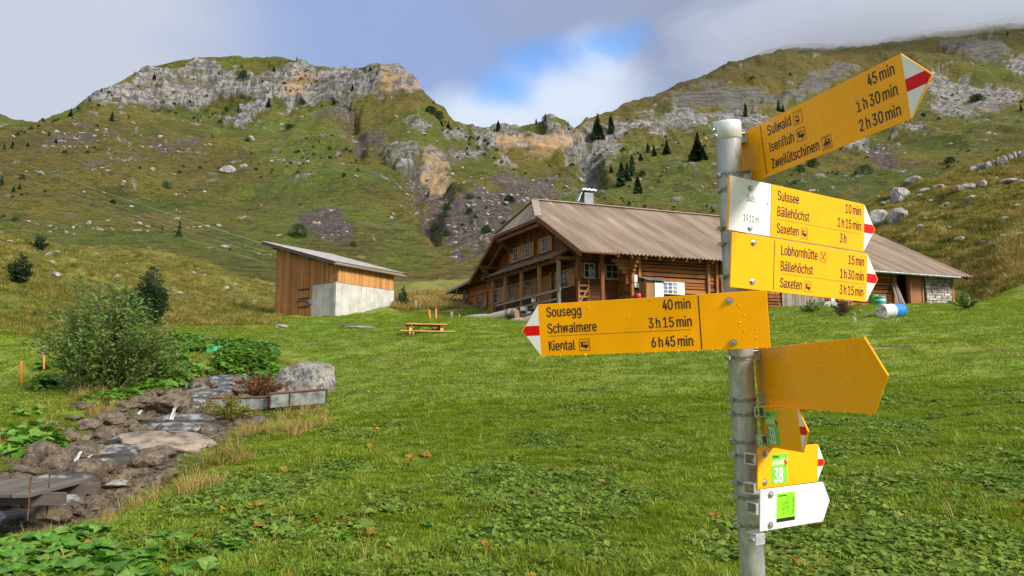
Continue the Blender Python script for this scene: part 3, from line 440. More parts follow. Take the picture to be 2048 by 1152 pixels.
    's': (717, '358,-16 285,-10 220,7 166,35 121,74 89,125 70,185 185,209 207,156 244,118 294,97 356,89 426,98 481,122 515,159 527,202 520,238 499,267 465,289 417,305 293,334 205,365 142,409 104,467 92,538 101,599 128,652 170,695 226,728 293,749 368,756 439,750 499,732 548,704 588,667 617,622 637,570 527,545 508,585 477,620 431,645 368,654 307,646 257,623 224,588 213,545 221,507 244,478 282,456 338,438 451,411 540,381 602,337 639,280 651,209 642,147 614,93 570,47 511,13 439,-9', '29,31,30 29,32,31 28,32,29 28,33,32 27,33,28 27,34,33 26,34,27 26,41,34 41,35,34 26,42,41 40,35,41 25,42,26 25,43,42 39,35,40 25,44,43 39,36,35 38,36,39 24,44,25 24,45,44 37,36,38 24,46,45 23,46,24 23,47,46 23,48,47 22,48,23 22,49,48 22,50,49 22,51,50 21,51,22 21,52,51 20,52,21 20,53,52 19,53,20 18,53,19 17,53,18 17,54,53 16,54,17 15,54,16 6,8,7 15,55,54 14,55,15 5,8,6 13,55,14 5,9,8 13,56,55 4,9,5 12,56,13 4,10,9 11,56,12 4,11,10 11,57,56 4,57,11 3,57,4 3,58,57 2,58,3 2,59,58 1,59,2 1,0,59'),
    't': (447, '401,746 401,643 13,643 13,746 128,926 248,926 248,192 253,150 267,120 294,104 335,98 348,99 364,100 381,103 397,105 419,3 399,-2 377,-5 354,-7 331,-8 245,4 181,42 141,102 128,183', '23,5,4 23,6,5 2,0,3 2,1,0 23,7,6 22,7,23 22,8,7 22,9,8 13,15,14 22,10,9 12,15,13 21,10,22 11,15,12 10,15,11 21,15,10 20,15,21 19,15,20 19,16,15 19,17,16 19,18,17'),
    'u': (806, '358,-10 288,-2 226,21 175,60 136,115 111,186 103,273 103,746 223,746 223,283 235,206 269,147 323,111 393,99 444,104 490,122 528,151 557,190 576,240 582,300 582,746 702,746 702,0 586,0 586,181 604,181 562,92 505,33 437,1', '6,8,7 6,9,8 19,21,20 19,22,21 18,22,19 6,10,9 5,10,6 17,25,18 25,22,18 5,11,10 16,24,17 24,25,17 4,11,5 16,26,24 26,23,24 26,22,25 15,26,16 4,12,11 14,26,15 3,12,4 3,13,12 13,26,14 3,26,13 3,27,26 23,22,26 2,27,3 2,28,27 1,28,2 1,0,28'),
    'w': (980, '10,740 140,740 300,0 190,0 190,0 300,0 500,740 410,740 640,0 750,0 550,740 460,740 640,0 750,0 930,740 800,740', '0,1,2,3 4,5,6,7 8,9,10,11 12,13,14,15'),
    'x': (744, '41,0 337,429 336,336 56,746 197,746 290,601 323,548 352,498 380,451 407,405 345,405 373,451 398,498 425,548 458,601 554,746 691,746 410,332 410,421 703,0 564,0 454,168 421,219 393,267 367,313 340,357 402,357 375,313 351,267 324,219 291,168 180,0', '2,4,3 2,5,4 14,16,15 14,17,16 2,6,5 13,17,14 2,1,6 1,7,6 12,18,13 18,17,13 1,11,7 11,8,7 11,8,12 8,18,12 1,10,11 9,18,8 0,10,1 9,19,18 0,25,10 25,9,10 25,26,9 26,19,9 0,24,25 27,19,26 0,28,24 28,23,24 28,23,27 23,19,27 0,29,28 22,19,23 0,30,29 21,19,22 0,31,30 20,19,21'),
    'ä': (765, '231,870 200,876 174,894 157,919 151,950 157,980 174,1006 200,1023 231,1029 261,1023 287,1006 304,980 310,950 304,919 287,894 261,876 314,-17 247,-10 186,10 134,42 94,88 68,144 60,212 66,270 85,316 114,352 152,380 197,400 246,414 298,424 350,432 411,440 459,446 496,452 521,462 537,477 542,501 542,505 537,547 524,583 502,612 471,633 432,646 385,650 335,646 293,634 259,615 231,591 211,565 197,538 81,572 112,633 154,680 205,715 261,738 321,751 381,756 423,753 470,746 517,731 562,708 602,675 634,630 655,570 662,494 662,0 544,0 544,102 536,102 519,76 495,48 464,23 423,2 374,-12 335,89 397,96 448,115 488,145 518,183 536,226 542,271 542,373 530,365 510,358 484,351 455,346 424,341 394,337 367,333 345,330 303,323 264,312 230,296 203,274 186,244 181,206 185,171 200,142 224,119 255,103 292,93 513,870 483,876 457,894 439,919 434,950 439,980 457,1006 483,1023 513,1029 544,1023 569,1006 587,980 593,950 587,919 569,894 544,876', '55,57,56 55,58,57 54,58,55 54,59,58 53,59,54 53,60,59 52,60,53 52,61,60 51,61,52 51,43,61 43,62,61 51,44,43 42,62,43 51,45,44 41,62,42 51,46,45 50,46,51 40,62,41 40,63,62 50,47,46 39,63,40 50,48,47 38,63,39 49,48,50 38,64,63 37,64,38 36,64,37 35,64,36 35,65,64 34,65,35 33,81,34 81,65,34 32,81,33 31,81,32 30,81,31 29,81,30 28,81,29 27,81,28 26,81,27 25,81,26 25,82,81 80,65,81 25,83,82 25,84,83 24,84,25 24,85,84 24,86,85 24,87,86 24,88,87 24,89,88 24,90,89 24,91,90 23,91,24 23,92,91 23,93,92 23,94,93 79,65,80 22,94,23 22,95,94 78,65,79 21,95,22 21,96,95 77,67,78 67,65,78 21,97,96 76,67,77 20,97,21 20,98,97 20,99,98 75,68,76 68,67,76 20,100,99 75,69,68 66,65,67 74,69,75 20,74,100 20,69,74 19,69,20 19,70,69 19,71,70 18,71,19 18,72,71 17,72,18 17,73,72 16,73,17 108,110,109 107,110,108 107,111,110 106,111,107 106,112,111 106,113,112 105,113,106 104,113,105 104,114,113 103,114,104 103,115,114 102,115,103 102,116,115 101,116,102 7,9,8 6,9,7 6,10,9 5,10,6 5,11,10 5,12,11 4,12,5 3,12,4 3,13,12 2,13,3 2,14,13 1,14,2 1,15,14 0,15,1'),
    'ö': (816, '266,870 236,876 210,894 192,919 187,950 192,980 210,1006 236,1023 266,1029 297,1023 322,1006 340,980 346,950 340,919 322,894 297,876 407,-16 312,-4 230,32 161,90 110,167 78,261 67,368 78,478 110,572 161,649 230,707 312,744 407,756 504,744 587,707 655,649 706,572 738,478 749,368 738,261 706,167 655,90 587,32 504,-4 407,91 476,101 531,130 574,174 604,231 622,297 628,368 622,441 604,507 574,565 531,610 476,639 407,648 340,639 285,610 243,565 213,508 195,441 189,368 195,297 213,231 243,174 285,130 340,101 549,870 518,876 493,894 475,919 469,950 475,980 493,1006 518,1023 549,1029 579,1023 605,1006 622,980 628,950 622,919 605,894 579,876', '27,29,28 26,29,27 26,30,29 25,30,26 25,31,30 24,53,25 53,52,25 52,31,25 52,51,31 51,32,31 24,54,53 50,32,51 24,55,54 49,32,50 23,55,24 49,33,32 23,56,55 48,33,49 23,57,56 47,33,48 22,57,23 47,34,33 22,58,57 46,34,47 21,58,22 21,59,58 45,34,46 45,35,34 21,60,59 44,35,45 44,36,35 20,60,21 20,61,60 43,36,44 20,62,61 42,36,43 19,62,20 42,37,36 19,63,62 41,37,42 19,40,63 40,37,41 19,37,40 18,37,19 18,38,37 17,38,18 17,39,38 16,39,17 71,73,72 70,73,71 70,74,73 69,74,70 69,75,74 69,76,75 68,76,69 67,76,68 67,77,76 66,77,67 66,78,77 65,78,66 65,79,78 64,79,65 7,9,8 6,9,7 6,10,9 5,10,6 5,11,10 5,12,11 4,12,5 3,12,4 3,13,12 2,13,3 2,14,13 1,14,2 1,15,14 0,15,1'),
    'ü': (806, '262,870 231,876 205,894 188,919 182,950 188,980 205,1006 231,1023 262,1029 292,1023 318,1006 335,980 341,950 335,919 318,894 292,876 358,-10 288,-2 226,21 175,60 136,115 111,186 103,273 103,746 223,746 223,283 235,206 269,147 323,111 393,99 444,104 490,122 528,151 557,190 576,240 582,300 582,746 702,746 702,0 586,0 586,181 604,181 562,92 505,33 437,1 544,870 514,876 488,894 470,919 464,950 470,980 488,1006 514,1023 544,1029 575,1023 600,1006 618,980 623,950 618,919 600,894 575,876', '22,24,23 22,25,24 35,37,36 35,38,37 34,38,35 22,26,25 21,26,22 33,41,34 41,38,34 21,27,26 32,40,33 40,41,33 20,27,21 32,42,40 42,39,40 42,38,41 31,42,32 20,28,27 30,42,31 19,28,20 19,29,28 29,42,30 19,42,29 19,43,42 39,38,42 18,43,19 18,44,43 17,44,18 17,16,44 52,54,53 51,54,52 51,55,54 50,55,51 50,56,55 50,57,56 49,57,50 48,57,49 48,58,57 47,58,48 47,59,58 46,59,47 46,60,59 45,60,46 7,9,8 6,9,7 6,10,9 5,10,6 5,11,10 5,12,11 4,12,5 3,12,4 3,13,12 2,13,3 2,14,13 1,14,2 1,15,14 0,15,1'),
    '‘': (348, '101,626 205,1000 297,1000 238,626', '0,2,1 0,3,2'),
}

# ================================================================== TERRAIN: near ground
YST = [0.3, 3, 6, 9, 12, 16, 20, 25, 31, 38, 46, 56, 62, 70, 90, 105]
GT = {  # pixel column -> height above the eye at the distances YST
    -3500: [-1.65, -1.6, -1.5, -2.0, -1.8, -.8, .2, 2.0, 4.5, 8.0, 12.5, 16.5, 18, 20, 25, 25],
    -600: [-1.65, -1.6, -1.5, -2.0, -1.8, -.8, .2, 2.0, 4.5, 8.0, 12.5, 16.0, 17, 19, 24, 24],
    -150: [-1.65, -1.6, -1.52, -1.7, -1.7, -.8, .0, 1.2, 3.2, 6.0, 9.3, 12.8, 13.8, 15, 19, 17],
    0: [-1.65, -1.6, -1.54, -1.6, -1.55, -.9, -.2, 0.9, 2.6, 5.0, 7.9, 11.2, 12.0, 13.2, 17.5, 16],
    150: [-1.65, -1.6, -1.55, -1.5, -1.45, -.85, -.1, .95, 2.35, 4.2, 6.7, 9.4, 10.2, 11.4, 16.4, 15],
    300: [-1.65, -1.6, -1.55, -1.46, -1.33, -.85, -.05, .95, 2.1, 3.5, 5.1, 7.4, 8.6, 10.6, 16, 14.5],
    600: [-1.65, -1.6, -1.53, -1.36, -1.18, -.92, -.45, .55, 1.95, 3.2, 4.05, 5.2, 6.1, 7.6, 11.5, 10],
    900: [-1.65, -1.6, -1.54, -1.32, -1.08, -.55, .15, 1.2, 2.3, 3.35, 4.3, 6.2, 7.4, 8.4, 12.5, 11],
    1200: [-1.65, -1.6, -1.54, -1.3, -1.0, -.45, .25, 1.2, 2.2, 3.2, 4.0, 5.6, 6.6, 8.2, 12.5, 11],
    1600: [-1.65, -1.6, -1.5, -1.2, -.88, -.28, .5, 1.7, 2.95, 3.85, 4.6, 6.0, 7.0, 9.6, 14.5, 14],
    1750: [-1.65, -1.6, -1.48, -1.16, -.82, -.2, .6, 1.85, 3.1, 3.95, 4.45, 7.4, 10.0, 14, 22.0, 21],
    1930: [-1.65, -1.6, -1.46, -1.1, -.72, -.08, .75, 2.0, 3.2, 3.95, 4.5, 9.2, 13.0, 17.2, 25.4, 25],
    2048: [-1.65, -1.6, -1.45, -1.05, -.65, 0, .85, 2.1, 3.2, 4.25, 6.6, 11.6, 14.6, 18.8, 28, 28],
    2500: [-1.65, -1.6, -1.4, -.95, -.5, .3, 1.2, 2.5, 3.8, 5.6, 9.5, 15, 18, 22.5, 32, 33],
    5500: [-1.65, -1.6, -1.4, -.9, -.4, .5, 1.5, 3.0, 4.8, 7.5, 12, 18, 21, 26, 36, 38],
}
_gc = sorted(GT)
_QX = np.concatenate([np.linspace(-3500, -700, 40), np.arange(-690, 2700, 15), np.linspace(2710, 5500, 40)])
_LY = np.linspace(math.log(.3), math.log(105), 420)


def pchip(x, y, xi):
    x = np.asarray(x, float); y = np.asarray(y, float)
    h = np.diff(x); d = np.diff(y) / h
    m = np.zeros_like(y)
    for k in range(1, len(x) - 1):
        if d[k - 1] * d[k] > 0:
            w1, w2 = 2 * h[k] + h[k - 1], h[k] + 2 * h[k - 1]
            m[k] = (w1 + w2) / (w1 / d[k - 1] + w2 / d[k])
    m[0], m[-1] = d[0], d[-1]
    xi = np.clip(xi, x[0], x[-1])
    k = np.clip(np.searchsorted(x, xi) - 1, 0, len(x) - 2)
    t = (xi - x[k]) / h[k]
    return ((1 + 2 * t) * (1 - t) ** 2 * y[k] + t * (1 - t) ** 2 * h[k] * m[k] + t * t * (3 - 2 * t) * y[k + 1] + t * t * (t - 1) * h[k] * m[k + 1])


_rows = np.array([pchip(np.log(YST), GT[q], _LY) for q in _gc])           # columns x distances
_TAB = np.array([pchip(_gc, _rows[:, j], _QX) for j in range(len(_LY))]).T  # QX x LY


def table(x, y):
    y = np.maximum(y, .3)
    q = 1024 + F * x / y * 1.0
    i = np.clip(np.searchsorted(_QX, np.clip(q, _QX[0], _QX[-1])) - 1, 0, len(_QX) - 2)
    fx = np.clip((q - _QX[i]) / (_QX[i + 1] - _QX[i]), 0, 1)
    l = np.clip((np.log(y) - _LY[0]) / (_LY[1] - _LY[0]), 0, len(_LY) - 1.001)
    j = l.astype(int); fy = l - j
    T = _TAB
    return (T[i, j] * (1 - fx) * (1 - fy) + T[i + 1, j] * fx * (1 - fy) + T[i, j + 1] * (1 - fx) * fy + T[i + 1, j + 1] * fx * fy)


# stream bed: points seen at these pixels and distances, width
ST = [(470, 742, 24.0, 1.0), (428, 765, 21.5, 1.3), (398, 790, 19.2, 1.5), (362, 833, 16.9, 1.7), (268, 872, 15.0, 1.6), (190, 912, 13.4, 1.5), (95, 960, 12.0, 1.5), (20, 1010, 10.8, 1.5), (-110, 1065, 9.6, 1.6), (-420, 1120, 8.6, 1.8)]
STP = np.array([W(a, b, c) for a, b, c, d in ST]); STW = np.array([s[3] for s in ST])


def stream_near(x, y):
    """distance to the stream's line, bed height and half width there"""
    best = np.full(x.shape, 1e9); bz = np.zeros_like(x); bw = np.ones_like(x)
    for k in range(len(STP) - 1):
        a, b = STP[k], STP[k + 1]
        d = b[:2] - a[:2]; L = (d ** 2).sum()
        t = np.clip(((x - a[0]) * d[0] + (y - a[1]) * d[1]) / L, 0, 1)
        dist = np.hypot(x - a[0] - t * d[0], y - a[1] - t * d[1])
        m = dist < best
        best = np.where(m, dist, best); bz = np.where(m, a[2] + t * (b[2] - a[2]), bz); bw = np.where(m, STW[k] + t * (STW[k + 1] - STW[k]), bw)
    return best, bz, bw


def ground(x, y):
    x = np.atleast_1d(np.asarray(x, float)); y = np.atleast_1d(np.asarray(y, float))
    z = table(x, y)
    p = np.stack([x, y, np.zeros_like(x)], -1)
    far = sstep(20, 60, y)
    z = z + fbm(p * .16, 3) * (.10 + .55 * far) * sstep(3, 14, y) + fbm(p * .9 + 40, 3) * (.055 + .14 * far) + fbm(p * 2.7 + 80, 2) * .022 * sstep(2, 5, y)
    knoll = sstep(48, 62, y) * sstep(.42, .55, x / np.maximum(y, 1))
    z = z + fbm(p * .45 + 9, 3) * .9 * knoll
    left = sstep(30, 48, y) * sstep(-.42, -.58, x / np.maximum(y, 1))
    z = z + fbm(p * .35 + 19, 3) * .8 * left
    d, bz, bw = stream_near(x, y)
    gul = fbm(p * .8 + 70, 3) * .35
    k = 1 - sstep(bw * .75, bw * 2.1, d + gul)
    z = z * (1 - k) + (np.minimum(z, bz - .20) + fbm(p * 2.2, 2) * .10) * k
    # hollow between the flat slab and the meadow's edge
    hx, hy, hz = W(330, 930, 12.6)
    e = np.hypot((x - hx) / 1.9, (y - hy) / .75)
    z = z - .42 * (1 - sstep(.35, 1.1, e))
    return z


def gz(x, y): return float(ground([x], [y])[0])


def hit(px, py, y0=3.0, y1=104.0):
    """Where the sight line through a pixel meets the near ground."""
    ys = np.exp(np.linspace(math.log(y0), math.log(y1), 500))
    p = W(px, py, ys)
    g = ground(p[:, 0], p[:, 1])
    k = np.argmax(p[:, 2] <= g) if (p[:, 2] <= g).any() else len(ys) - 1
    return Vector((p[k, 0], p[k, 1], g[k]))


def grid_mesh(name, P, mats, attrs=None, smooth=True):
    """Mesh from a (rows, cols, 3) array."""
    nr, nc = P.shape[:2]
    me = bpy.data.meshes.new(name)
    me.vertices.add(nr * nc); me.vertices.foreach_set('co', P.reshape(-1).astype(np.float32))
    a = (np.arange(nr - 1)[:, None] * nc + np.arange(nc - 1)[None, :]).reshape(-1)
    q = np.stack([a, a + 1, a + nc + 1, a + nc], -1)
    n = len(q)
    me.loops.add(n * 4); me.loops.foreach_set('vertex_index', q.reshape(-1).astype(np.int32))
    me.polygons.add(n); me.polygons.foreach_set('loop_start', np.arange(0, n * 4, 4, dtype=np.int32))
    try: me.polygons.foreach_set('loop_total', np.full(n, 4, dtype=np.int32))
    except Exception: pass
    me.polygons.foreach_set('use_smooth', np.full(n, smooth))
    for k, v in (attrs or {}).items():
        at = me.attributes.new(k, 'FLOAT', 'POINT'); at.data.foreach_set('value', v.reshape(-1).astype(np.float32))
    me.update(calc_edges=True); me.validate()
    for m in (mats if isinstance(mats, (list, tuple)) else [mats]): me.materials.append(m)
    o = bpy.data.objects.new(name, me); COL.objects.link(o)
    return o


def meadow_mat():
    m, t, b = new_mat('meadow')
    tc = nd(t, 'ShaderNodeTexCoord'); v = tc.outputs['Object']

    def noise(s, d=6, r=.6):
        n = nd(t, 'ShaderNodeTexNoise'); n.inputs['Scale'].default_value = s; n.inputs['Detail'].default_value = d; n.inputs['Roughness'].default_value = r
        t.links.new(v, n.inputs['Vector']); return n.outputs['Fac']
    A = lambda k: nd(t, 'ShaderNodeAttribute', attribute_name=k).outputs['Fac']
    big, mid, fine = noise(.14, 4), noise(1.1, 6), noise(7, 6, .75)
    c = mixc(t, maprange(t, big, .38, .62), (.15, .225, .024), (.22, .265, .032))
    c = mixc(t, maprange(t, mid, .45, .68), c, (.075, .145, .012))
    c = mixc(t, math_node(t, 'MULTIPLY', maprange(t, fine, .50, .72), .55), c, (.20, .25, .035))
    c = mixc(t, math_node(t, 'MULTIPLY', maprange(t, fine, .46, .32), .55), c, (.035, .06, .010))
    dry = math_node(t, 'MULTIPLY', A('dry'), maprange(t, noise(.35, 6, .7), .38, .60), True)
    cd = mixc(t, maprange(t, mid, .4, .6), (.22, .155, .035), (.15, .13, .025))
    cd = mixc(t, math_node(t, 'MULTIPLY', maprange(t, fine, .5, .7), .5), cd, (.33, .25, .08))
    c = mixc(t, dry, c, cd)
    # fell: coarser olive sward of the slopes
    cf = mixc(t, maprange(t, noise(.25, 7, .7), .40, .62), (.080, .098, .013), (.165, .152, .022))
    cf = mixc(t, math_node(t, 'MULTIPLY', maprange(t, noise(2.2, 6, .8), .50, .66), .6), cf, (.21, .165, .05))
    cf = mixc(t, math_node(t, 'MULTIPLY', maprange(t, noise(.9, 6, .8), .47, .36), .65), cf, (.035, .045, .010))
    c = mixc(t, A('fell'), c, cf)
    cs = mixc(t, maprange(t, noise(5, 8, .8), .4, .62), (.055, .042, .028), (.22, .17, .115))
    c = mixc(t, A('stones'), c, cs)
    cm = mixc(t, maprange(t, fine, .4, .6), (.035, .024, .014), (.075, .05, .03))
    c = mixc(t, math_node(t, 'MULTIPLY', A('mud'), maprange(t, mid, .48, .56)), c, cm)
    cp = mixc(t, maprange(t, fine, .4, .6), (.05, .032, .018), (.20, .135, .05))
    c = mixc(t, math_node(t, 'MULTIPLY', A('dirt'), maprange(t, mid, .38, .52)), c, cp)
    t.links.new(c, b.inputs['Base Color']); b.inputs['Roughness'].default_value = .8; b.inputs['Specular IOR Level'].default_value = .25
    bp = nd(t, 'ShaderNodeBump'); bp.inputs['Strength'].default_value = .9; bp.inputs['Distance'].default_value = .08
    t.links.new(math_node(t, 'ADD', fine, mid), bp.inputs['Height']); t.links.new(bp.outputs[0], b.inputs['Normal'])
    return m


def near_attrs(X, Yv):
    x, y = X.reshape(-1), Yv.reshape(-1)
    p = np.stack([x, y, np.zeros_like(x)], -1)
    q = 1024 + F * x / y
    d, bz, bw = stream_near(x, y)
    nz = fbm(p * .5, 4)
    stones = 1 - sstep(bw * .8, bw * 1.3, d + nz * .9)
    gully = (1 - sstep(bw * 1.2, bw * 2.6, d + nz)) * (1 - stones)
    knoll = sstep(46, 56, y) * sstep(1500, 1700, q)
    lefts = sstep(26, 36, y + nz * 6) * (1 - sstep(420, 640, q + nz * 260))
    mid = sstep(54, 60, y + nz * 3)
    fell = np.clip(np.maximum(np.maximum(lefts, mid), knoll * .75) + .0, 0, 1)
    dry = np.clip(.25 * sstep(0, .35, fbm(p * .11 + 3, 3)) + .9 * gully + .55 * knoll * sstep(-.1, .25, nz) + .5 * lefts * sstep(.0, .3, nz)
                  + .95 * sstep(52, 58, y) * sstep(800, 850, q) * (1 - sstep(1100, 1300, q)), 0, 1)
    fell = fell * (1 - .6 * (dry > .6))
    mud = np.clip(sstep(.22, .42, fbm(p * 1.3 + 50, 3)) * (y < 26) * .8, 0, 1)
    dirt = np.zeros_like(x)
    for L in DIRT:
        for k in range(len(L) - 1):
            a, b_ = L[k][:2], L[k + 1][:2]; d_ = b_ - a; tt = np.clip(((x - a[0]) * d_[0] + (y - a[1]) * d_[1]) / (d_ ** 2).sum(), 0, 1)
            dirt = np.maximum(dirt, 1 - sstep(.10, .42, np.hypot(x - a[0] - tt * d_[0], y - a[1] - tt * d_[1]) + nz * .25))
    return dict(dry=dry, fell=fell, stones=stones, mud=mud, dirt=dirt)


DIRT = [[np.array(hit(*q, 12)[:]) for q in L] for L in ([(430, 702), (520, 692), (600, 688), (660, 681), (720, 673), (790, 669), (862, 662)], [(1545, 702), (1620, 692), (1740, 697), (1880, 692), (2060, 708)], [(455, 684), (490, 682), (520, 676)])]


def build_ground():
    cols = np.concatenate([np.linspace(-3500, -500, 60), np.arange(-490, 2500, 8.0), np.linspace(2510, 5500, 60)])
    Y = np.concatenate([np.exp(np.linspace(math.log(.3), math.log(5), 40))[:-1], np.exp(np.linspace(math.log(5), math.log(105), 380))])
    YY, QQ = np.meshgrid(Y, cols, indexing='ij')
    XX = (QQ - 1024) / F * YY
    Z = ground(XX.reshape(-1), YY.reshape(-1)).reshape(XX.shape)
    o = grid_mesh('ground', np.stack([XX, YY, Z], -1), M_MEADOW, near_attrs(XX, YY))
    tag(o, kind='structure')
    # the ground behind the viewer
    mb = MB(); n = 24
    xs = np.linspace(-60, 60, n); ys = np.linspace(-60, .32, n)
    P = np.zeros((n, n, 3))
    for i, yy in enumerate(ys):
        for j, xx in enumerate(xs): P[i, j] = (xx, yy, -1.66)
    o2 = grid_mesh('meadow_behind', P, M_MEADOW)
    o2.name = 'lawn'; tag(o2, kind='structure')


M_MEADOW = meadow_mat()
build_ground()

# ================================================================== TERRAIN: the mountains
SK = [(-500, 330, 300), (-200, 310, 350), (0, 267, 430), (62, 250, 450), (94, 240, 460), (144, 219, 480), (163, 205, 485), (205, 181, 500), (240, 163, 515), (278, 142, 530), (305, 132, 540), (347, 123, 550), (382, 118, 560), (417, 114, 570), (458, 114, 575), (486, 120, 575), (566, 118, 570), (594, 123, 565), (646, 134, 560), (698, 137, 555), (758, 129, 545), (793, 134, 535), (814, 148, 528), (834, 181, 520), (862, 205, 515), (890, 226, 510), (907, 243, 508), (945, 255, 505), (987, 257, 500), (1022, 257, 500), (1057, 250, 495), (1088, 241, 490), (1109, 233, 488), (1126, 240, 488), (1140, 261, 490), (1146, 264, 500), (1192, 239, 560), (1256, 212, 640), (1337, 180, 720), (1410, 151, 800), (1464, 128, 860), (1528, 103, 920), (1573, 91, 960), (1623, 88, 980), (1655, 92, 980), (1682, 93, 980), (1704, 88, 1000), (1754, 80, 1000), (1845, 62, 1000), (1958, 50, 1000), (2048, 36, 1000), (2500, -40, 1000)]
C1 = [(-500, 350, 280), (0, 285, 410), (62, 262, 440), (144, 228, 470), (190, 200, 490), (250, 172, 508), (330, 140, 540), (400, 128, 556), (430, 124, 560), (480, 142, 560), (540, 152, 555), (575, 136, 556), (600, 128, 556), (650, 140, 550), (700, 146, 545), (740, 138, 535), (790, 138, 526), (814, 153, 520), (834, 185, 512), (862, 212, 505), (907, 250, 495), (945, 262, 492), (987, 264, 488), (1057, 260, 482), (1100, 246, 478), (1126, 250, 478), (1140, 270, 482), (1146, 275, 488), (1192, 256, 530), (1256, 235, 560), (1337, 208, 590), (1464, 165, 640), (1573, 135, 680), (1700, 122, 720), (1845, 100, 740), (2048, 66, 760), (2500, 0, 760)]
C2 = [(-500, 370, 270), (0, 300, 395), (62, 275, 425), (144, 240, 458), (190, 212, 478), (250, 214, 492), (330, 218, 515), (400, 214, 532), (430, 210, 535), (480, 212, 535), (540, 216, 532), (575, 212, 535), (600, 206, 538), (650, 204, 532), (680, 218, 524), (710, 230, 515), (740, 212, 517), (790, 200, 512), (834, 200, 505), (862, 224, 497), (907, 266, 480), (945, 292, 470), (987, 310, 462), (1057, 327, 455), (1100, 333, 452), (1126, 330, 452), (1146, 332, 455), (1192, 320, 465), (1256, 300, 480), (1337, 290, 490), (1464, 270, 500), (1573, 255, 520), (1700, 240, 540), (1845, 225, 550), (2048, 215, 560), (2500, 190, 560)]
M1 = [(-500, 430, 180), (0, 350, 280), (144, 320, 340), (300, 300, 390), (450, 290, 410), (600, 285, 410), (750, 290, 390), (834, 300, 370), (907, 330, 350), (987, 365, 340), (1057, 380, 330), (1126, 378, 330), (1192, 384, 335), (1256, 365, 335), (1337, 350, 340), (1464, 340, 350), (1573, 330, 360), (1700, 320, 370), (1845, 310, 380), (2048, 290, 390), (2500, 250, 400)]
M2 = [(-500, 500, 100), (0, 430, 180), (300, 410, 225), (600, 395, 240), (800, 400, 230), (1000, 420, 210), (1126, 430, 200), (1256, 420, 210), (1464, 410, 220), (1700, 400, 220), (2048, 380, 220), (2500, 350, 220)]
M3 = [(-500, 540, 96), (0, 470, 120), (150, 478, 122), (300, 490, 124), (600, 512, 130), (800, 530, 130), (1000, 520, 130), (1256, 510, 130), (1464, 505, 130), (1700, 480, 140), (2048, 440, 150), (2500, 400, 150)]


def poly_in(px, py, poly):
    """signed distance in pixels to a closed outline, positive inside"""
    P = np.asarray(poly, float); n = len(P)
    d = np.full(px.shape, 1e9); ins = np.zeros(px.shape, bool)
    for k in range(n):
        a, b = P[k], P[(k + 1) % n]; e = b - a
        t = np.clip(((px - a[0]) * e[0] + (py - a[1]) * e[1]) / max(1e-9, (e ** 2).sum()), 0, 1)
        d = np.minimum(d, np.hypot(px - a[0] - t * e[0], py - a[1] - t * e[1]))
        c = ((a[1] > py) != (b[1] > py)) & (px < (b[0] - a[0]) * (py - a[1]) / (b[1] - a[1] + 1e-12) + a[0])
        ins ^= c
    return np.where(ins, d, -d)


CLIFFS = [
    [(175, 206), (205, 190), (250, 168), (300, 150), (345, 135), (395, 124), (428, 122), (452, 140), (478, 150), (515, 158), (545, 150), (575, 134), (600, 125), (628, 133), (645, 145), (680, 140), (740, 136), (795, 137), (818, 152), (836, 184), (812, 193), (780, 200), (742, 210), (712, 228), (690, 222), (665, 204), (628, 206), (596, 213), (560, 205), (548, 222), (520, 226), (505, 206), (470, 198), (440, 204), (410, 214), (372, 214), (330, 214), (285, 212), (230, 210)],
    [(450, 250), (478, 222), (520, 214), (528, 228), (492, 250)], [(812, 260), (825, 245), (858, 268), (848, 278), (825, 272)],
    [(885, 276), (912, 258), (935, 270), (930, 290), (895, 288)], [(945, 262), (1020, 258), (1060, 268), (1095, 246), (1128, 250), (1142, 270), (1146, 292), (1120, 310), (1070, 316), (1010, 312), (960, 290)],
    [(770, 322), (800, 305), (826, 310), (830, 342), (800, 348)], [(880, 300), (900, 310), (960, 312), (955, 322), (915, 330)],
    [(838, 318), (862, 306), (884, 328), (898, 354), (886, 378), (866, 372), (846, 350)],
    [(990, 322), (1010, 318), (1028, 342), (1000, 348)],
    [(1145, 270), (1175, 262), (1190, 272), (1160, 300), (1215, 262), (1285, 240), (1330, 238), (1378, 222), (1412, 240), (1418, 262), (1370, 270), (1290, 262), (1250, 276), (1238, 300), (1222, 310), (1205, 340), (1190, 380), (1150, 350), (1136, 320), (1128, 305)],
    [(1420, 245), (1470, 222), (1520, 232), (1560, 232), (1600, 250), (1520, 262), (1440, 268)],
    [(1845, 162), (1872, 142), (1905, 168), (1930, 158), (1948, 182), (1990, 178), (2032, 200), (2020, 222), (1962, 226), (1925, 210), (1870, 206), (1850, 190)],
    [(1860, 212), (1900, 205), (1960, 226), (1925, 232), (1870, 230)], [(2010, 130), (2060, 118), (2060, 150), (2020, 146)],
    [(1800, 250), (1838, 250), (1850, 285), (1820, 270)], [(1660, 286), (1700, 270), (1740, 300), (1700, 305)],
]
DARKROCK = [
    [(1330, 208), (1400, 180), (1450, 178), (1520, 182), (1560, 190), (1600, 170), (1680, 128), (1720, 136), (1640, 180), (1560, 205), (1470, 226), (1400, 222)],
    [(1150, 330), (1180, 310), (1215, 312), (1200, 372), (1186, 390), (1165, 362)], [(1880, 90), (1990, 76), (2020, 110), (1975, 130), (1920, 110)],
    [(865, 312), (900, 318), (922, 335), (898, 342)],
]
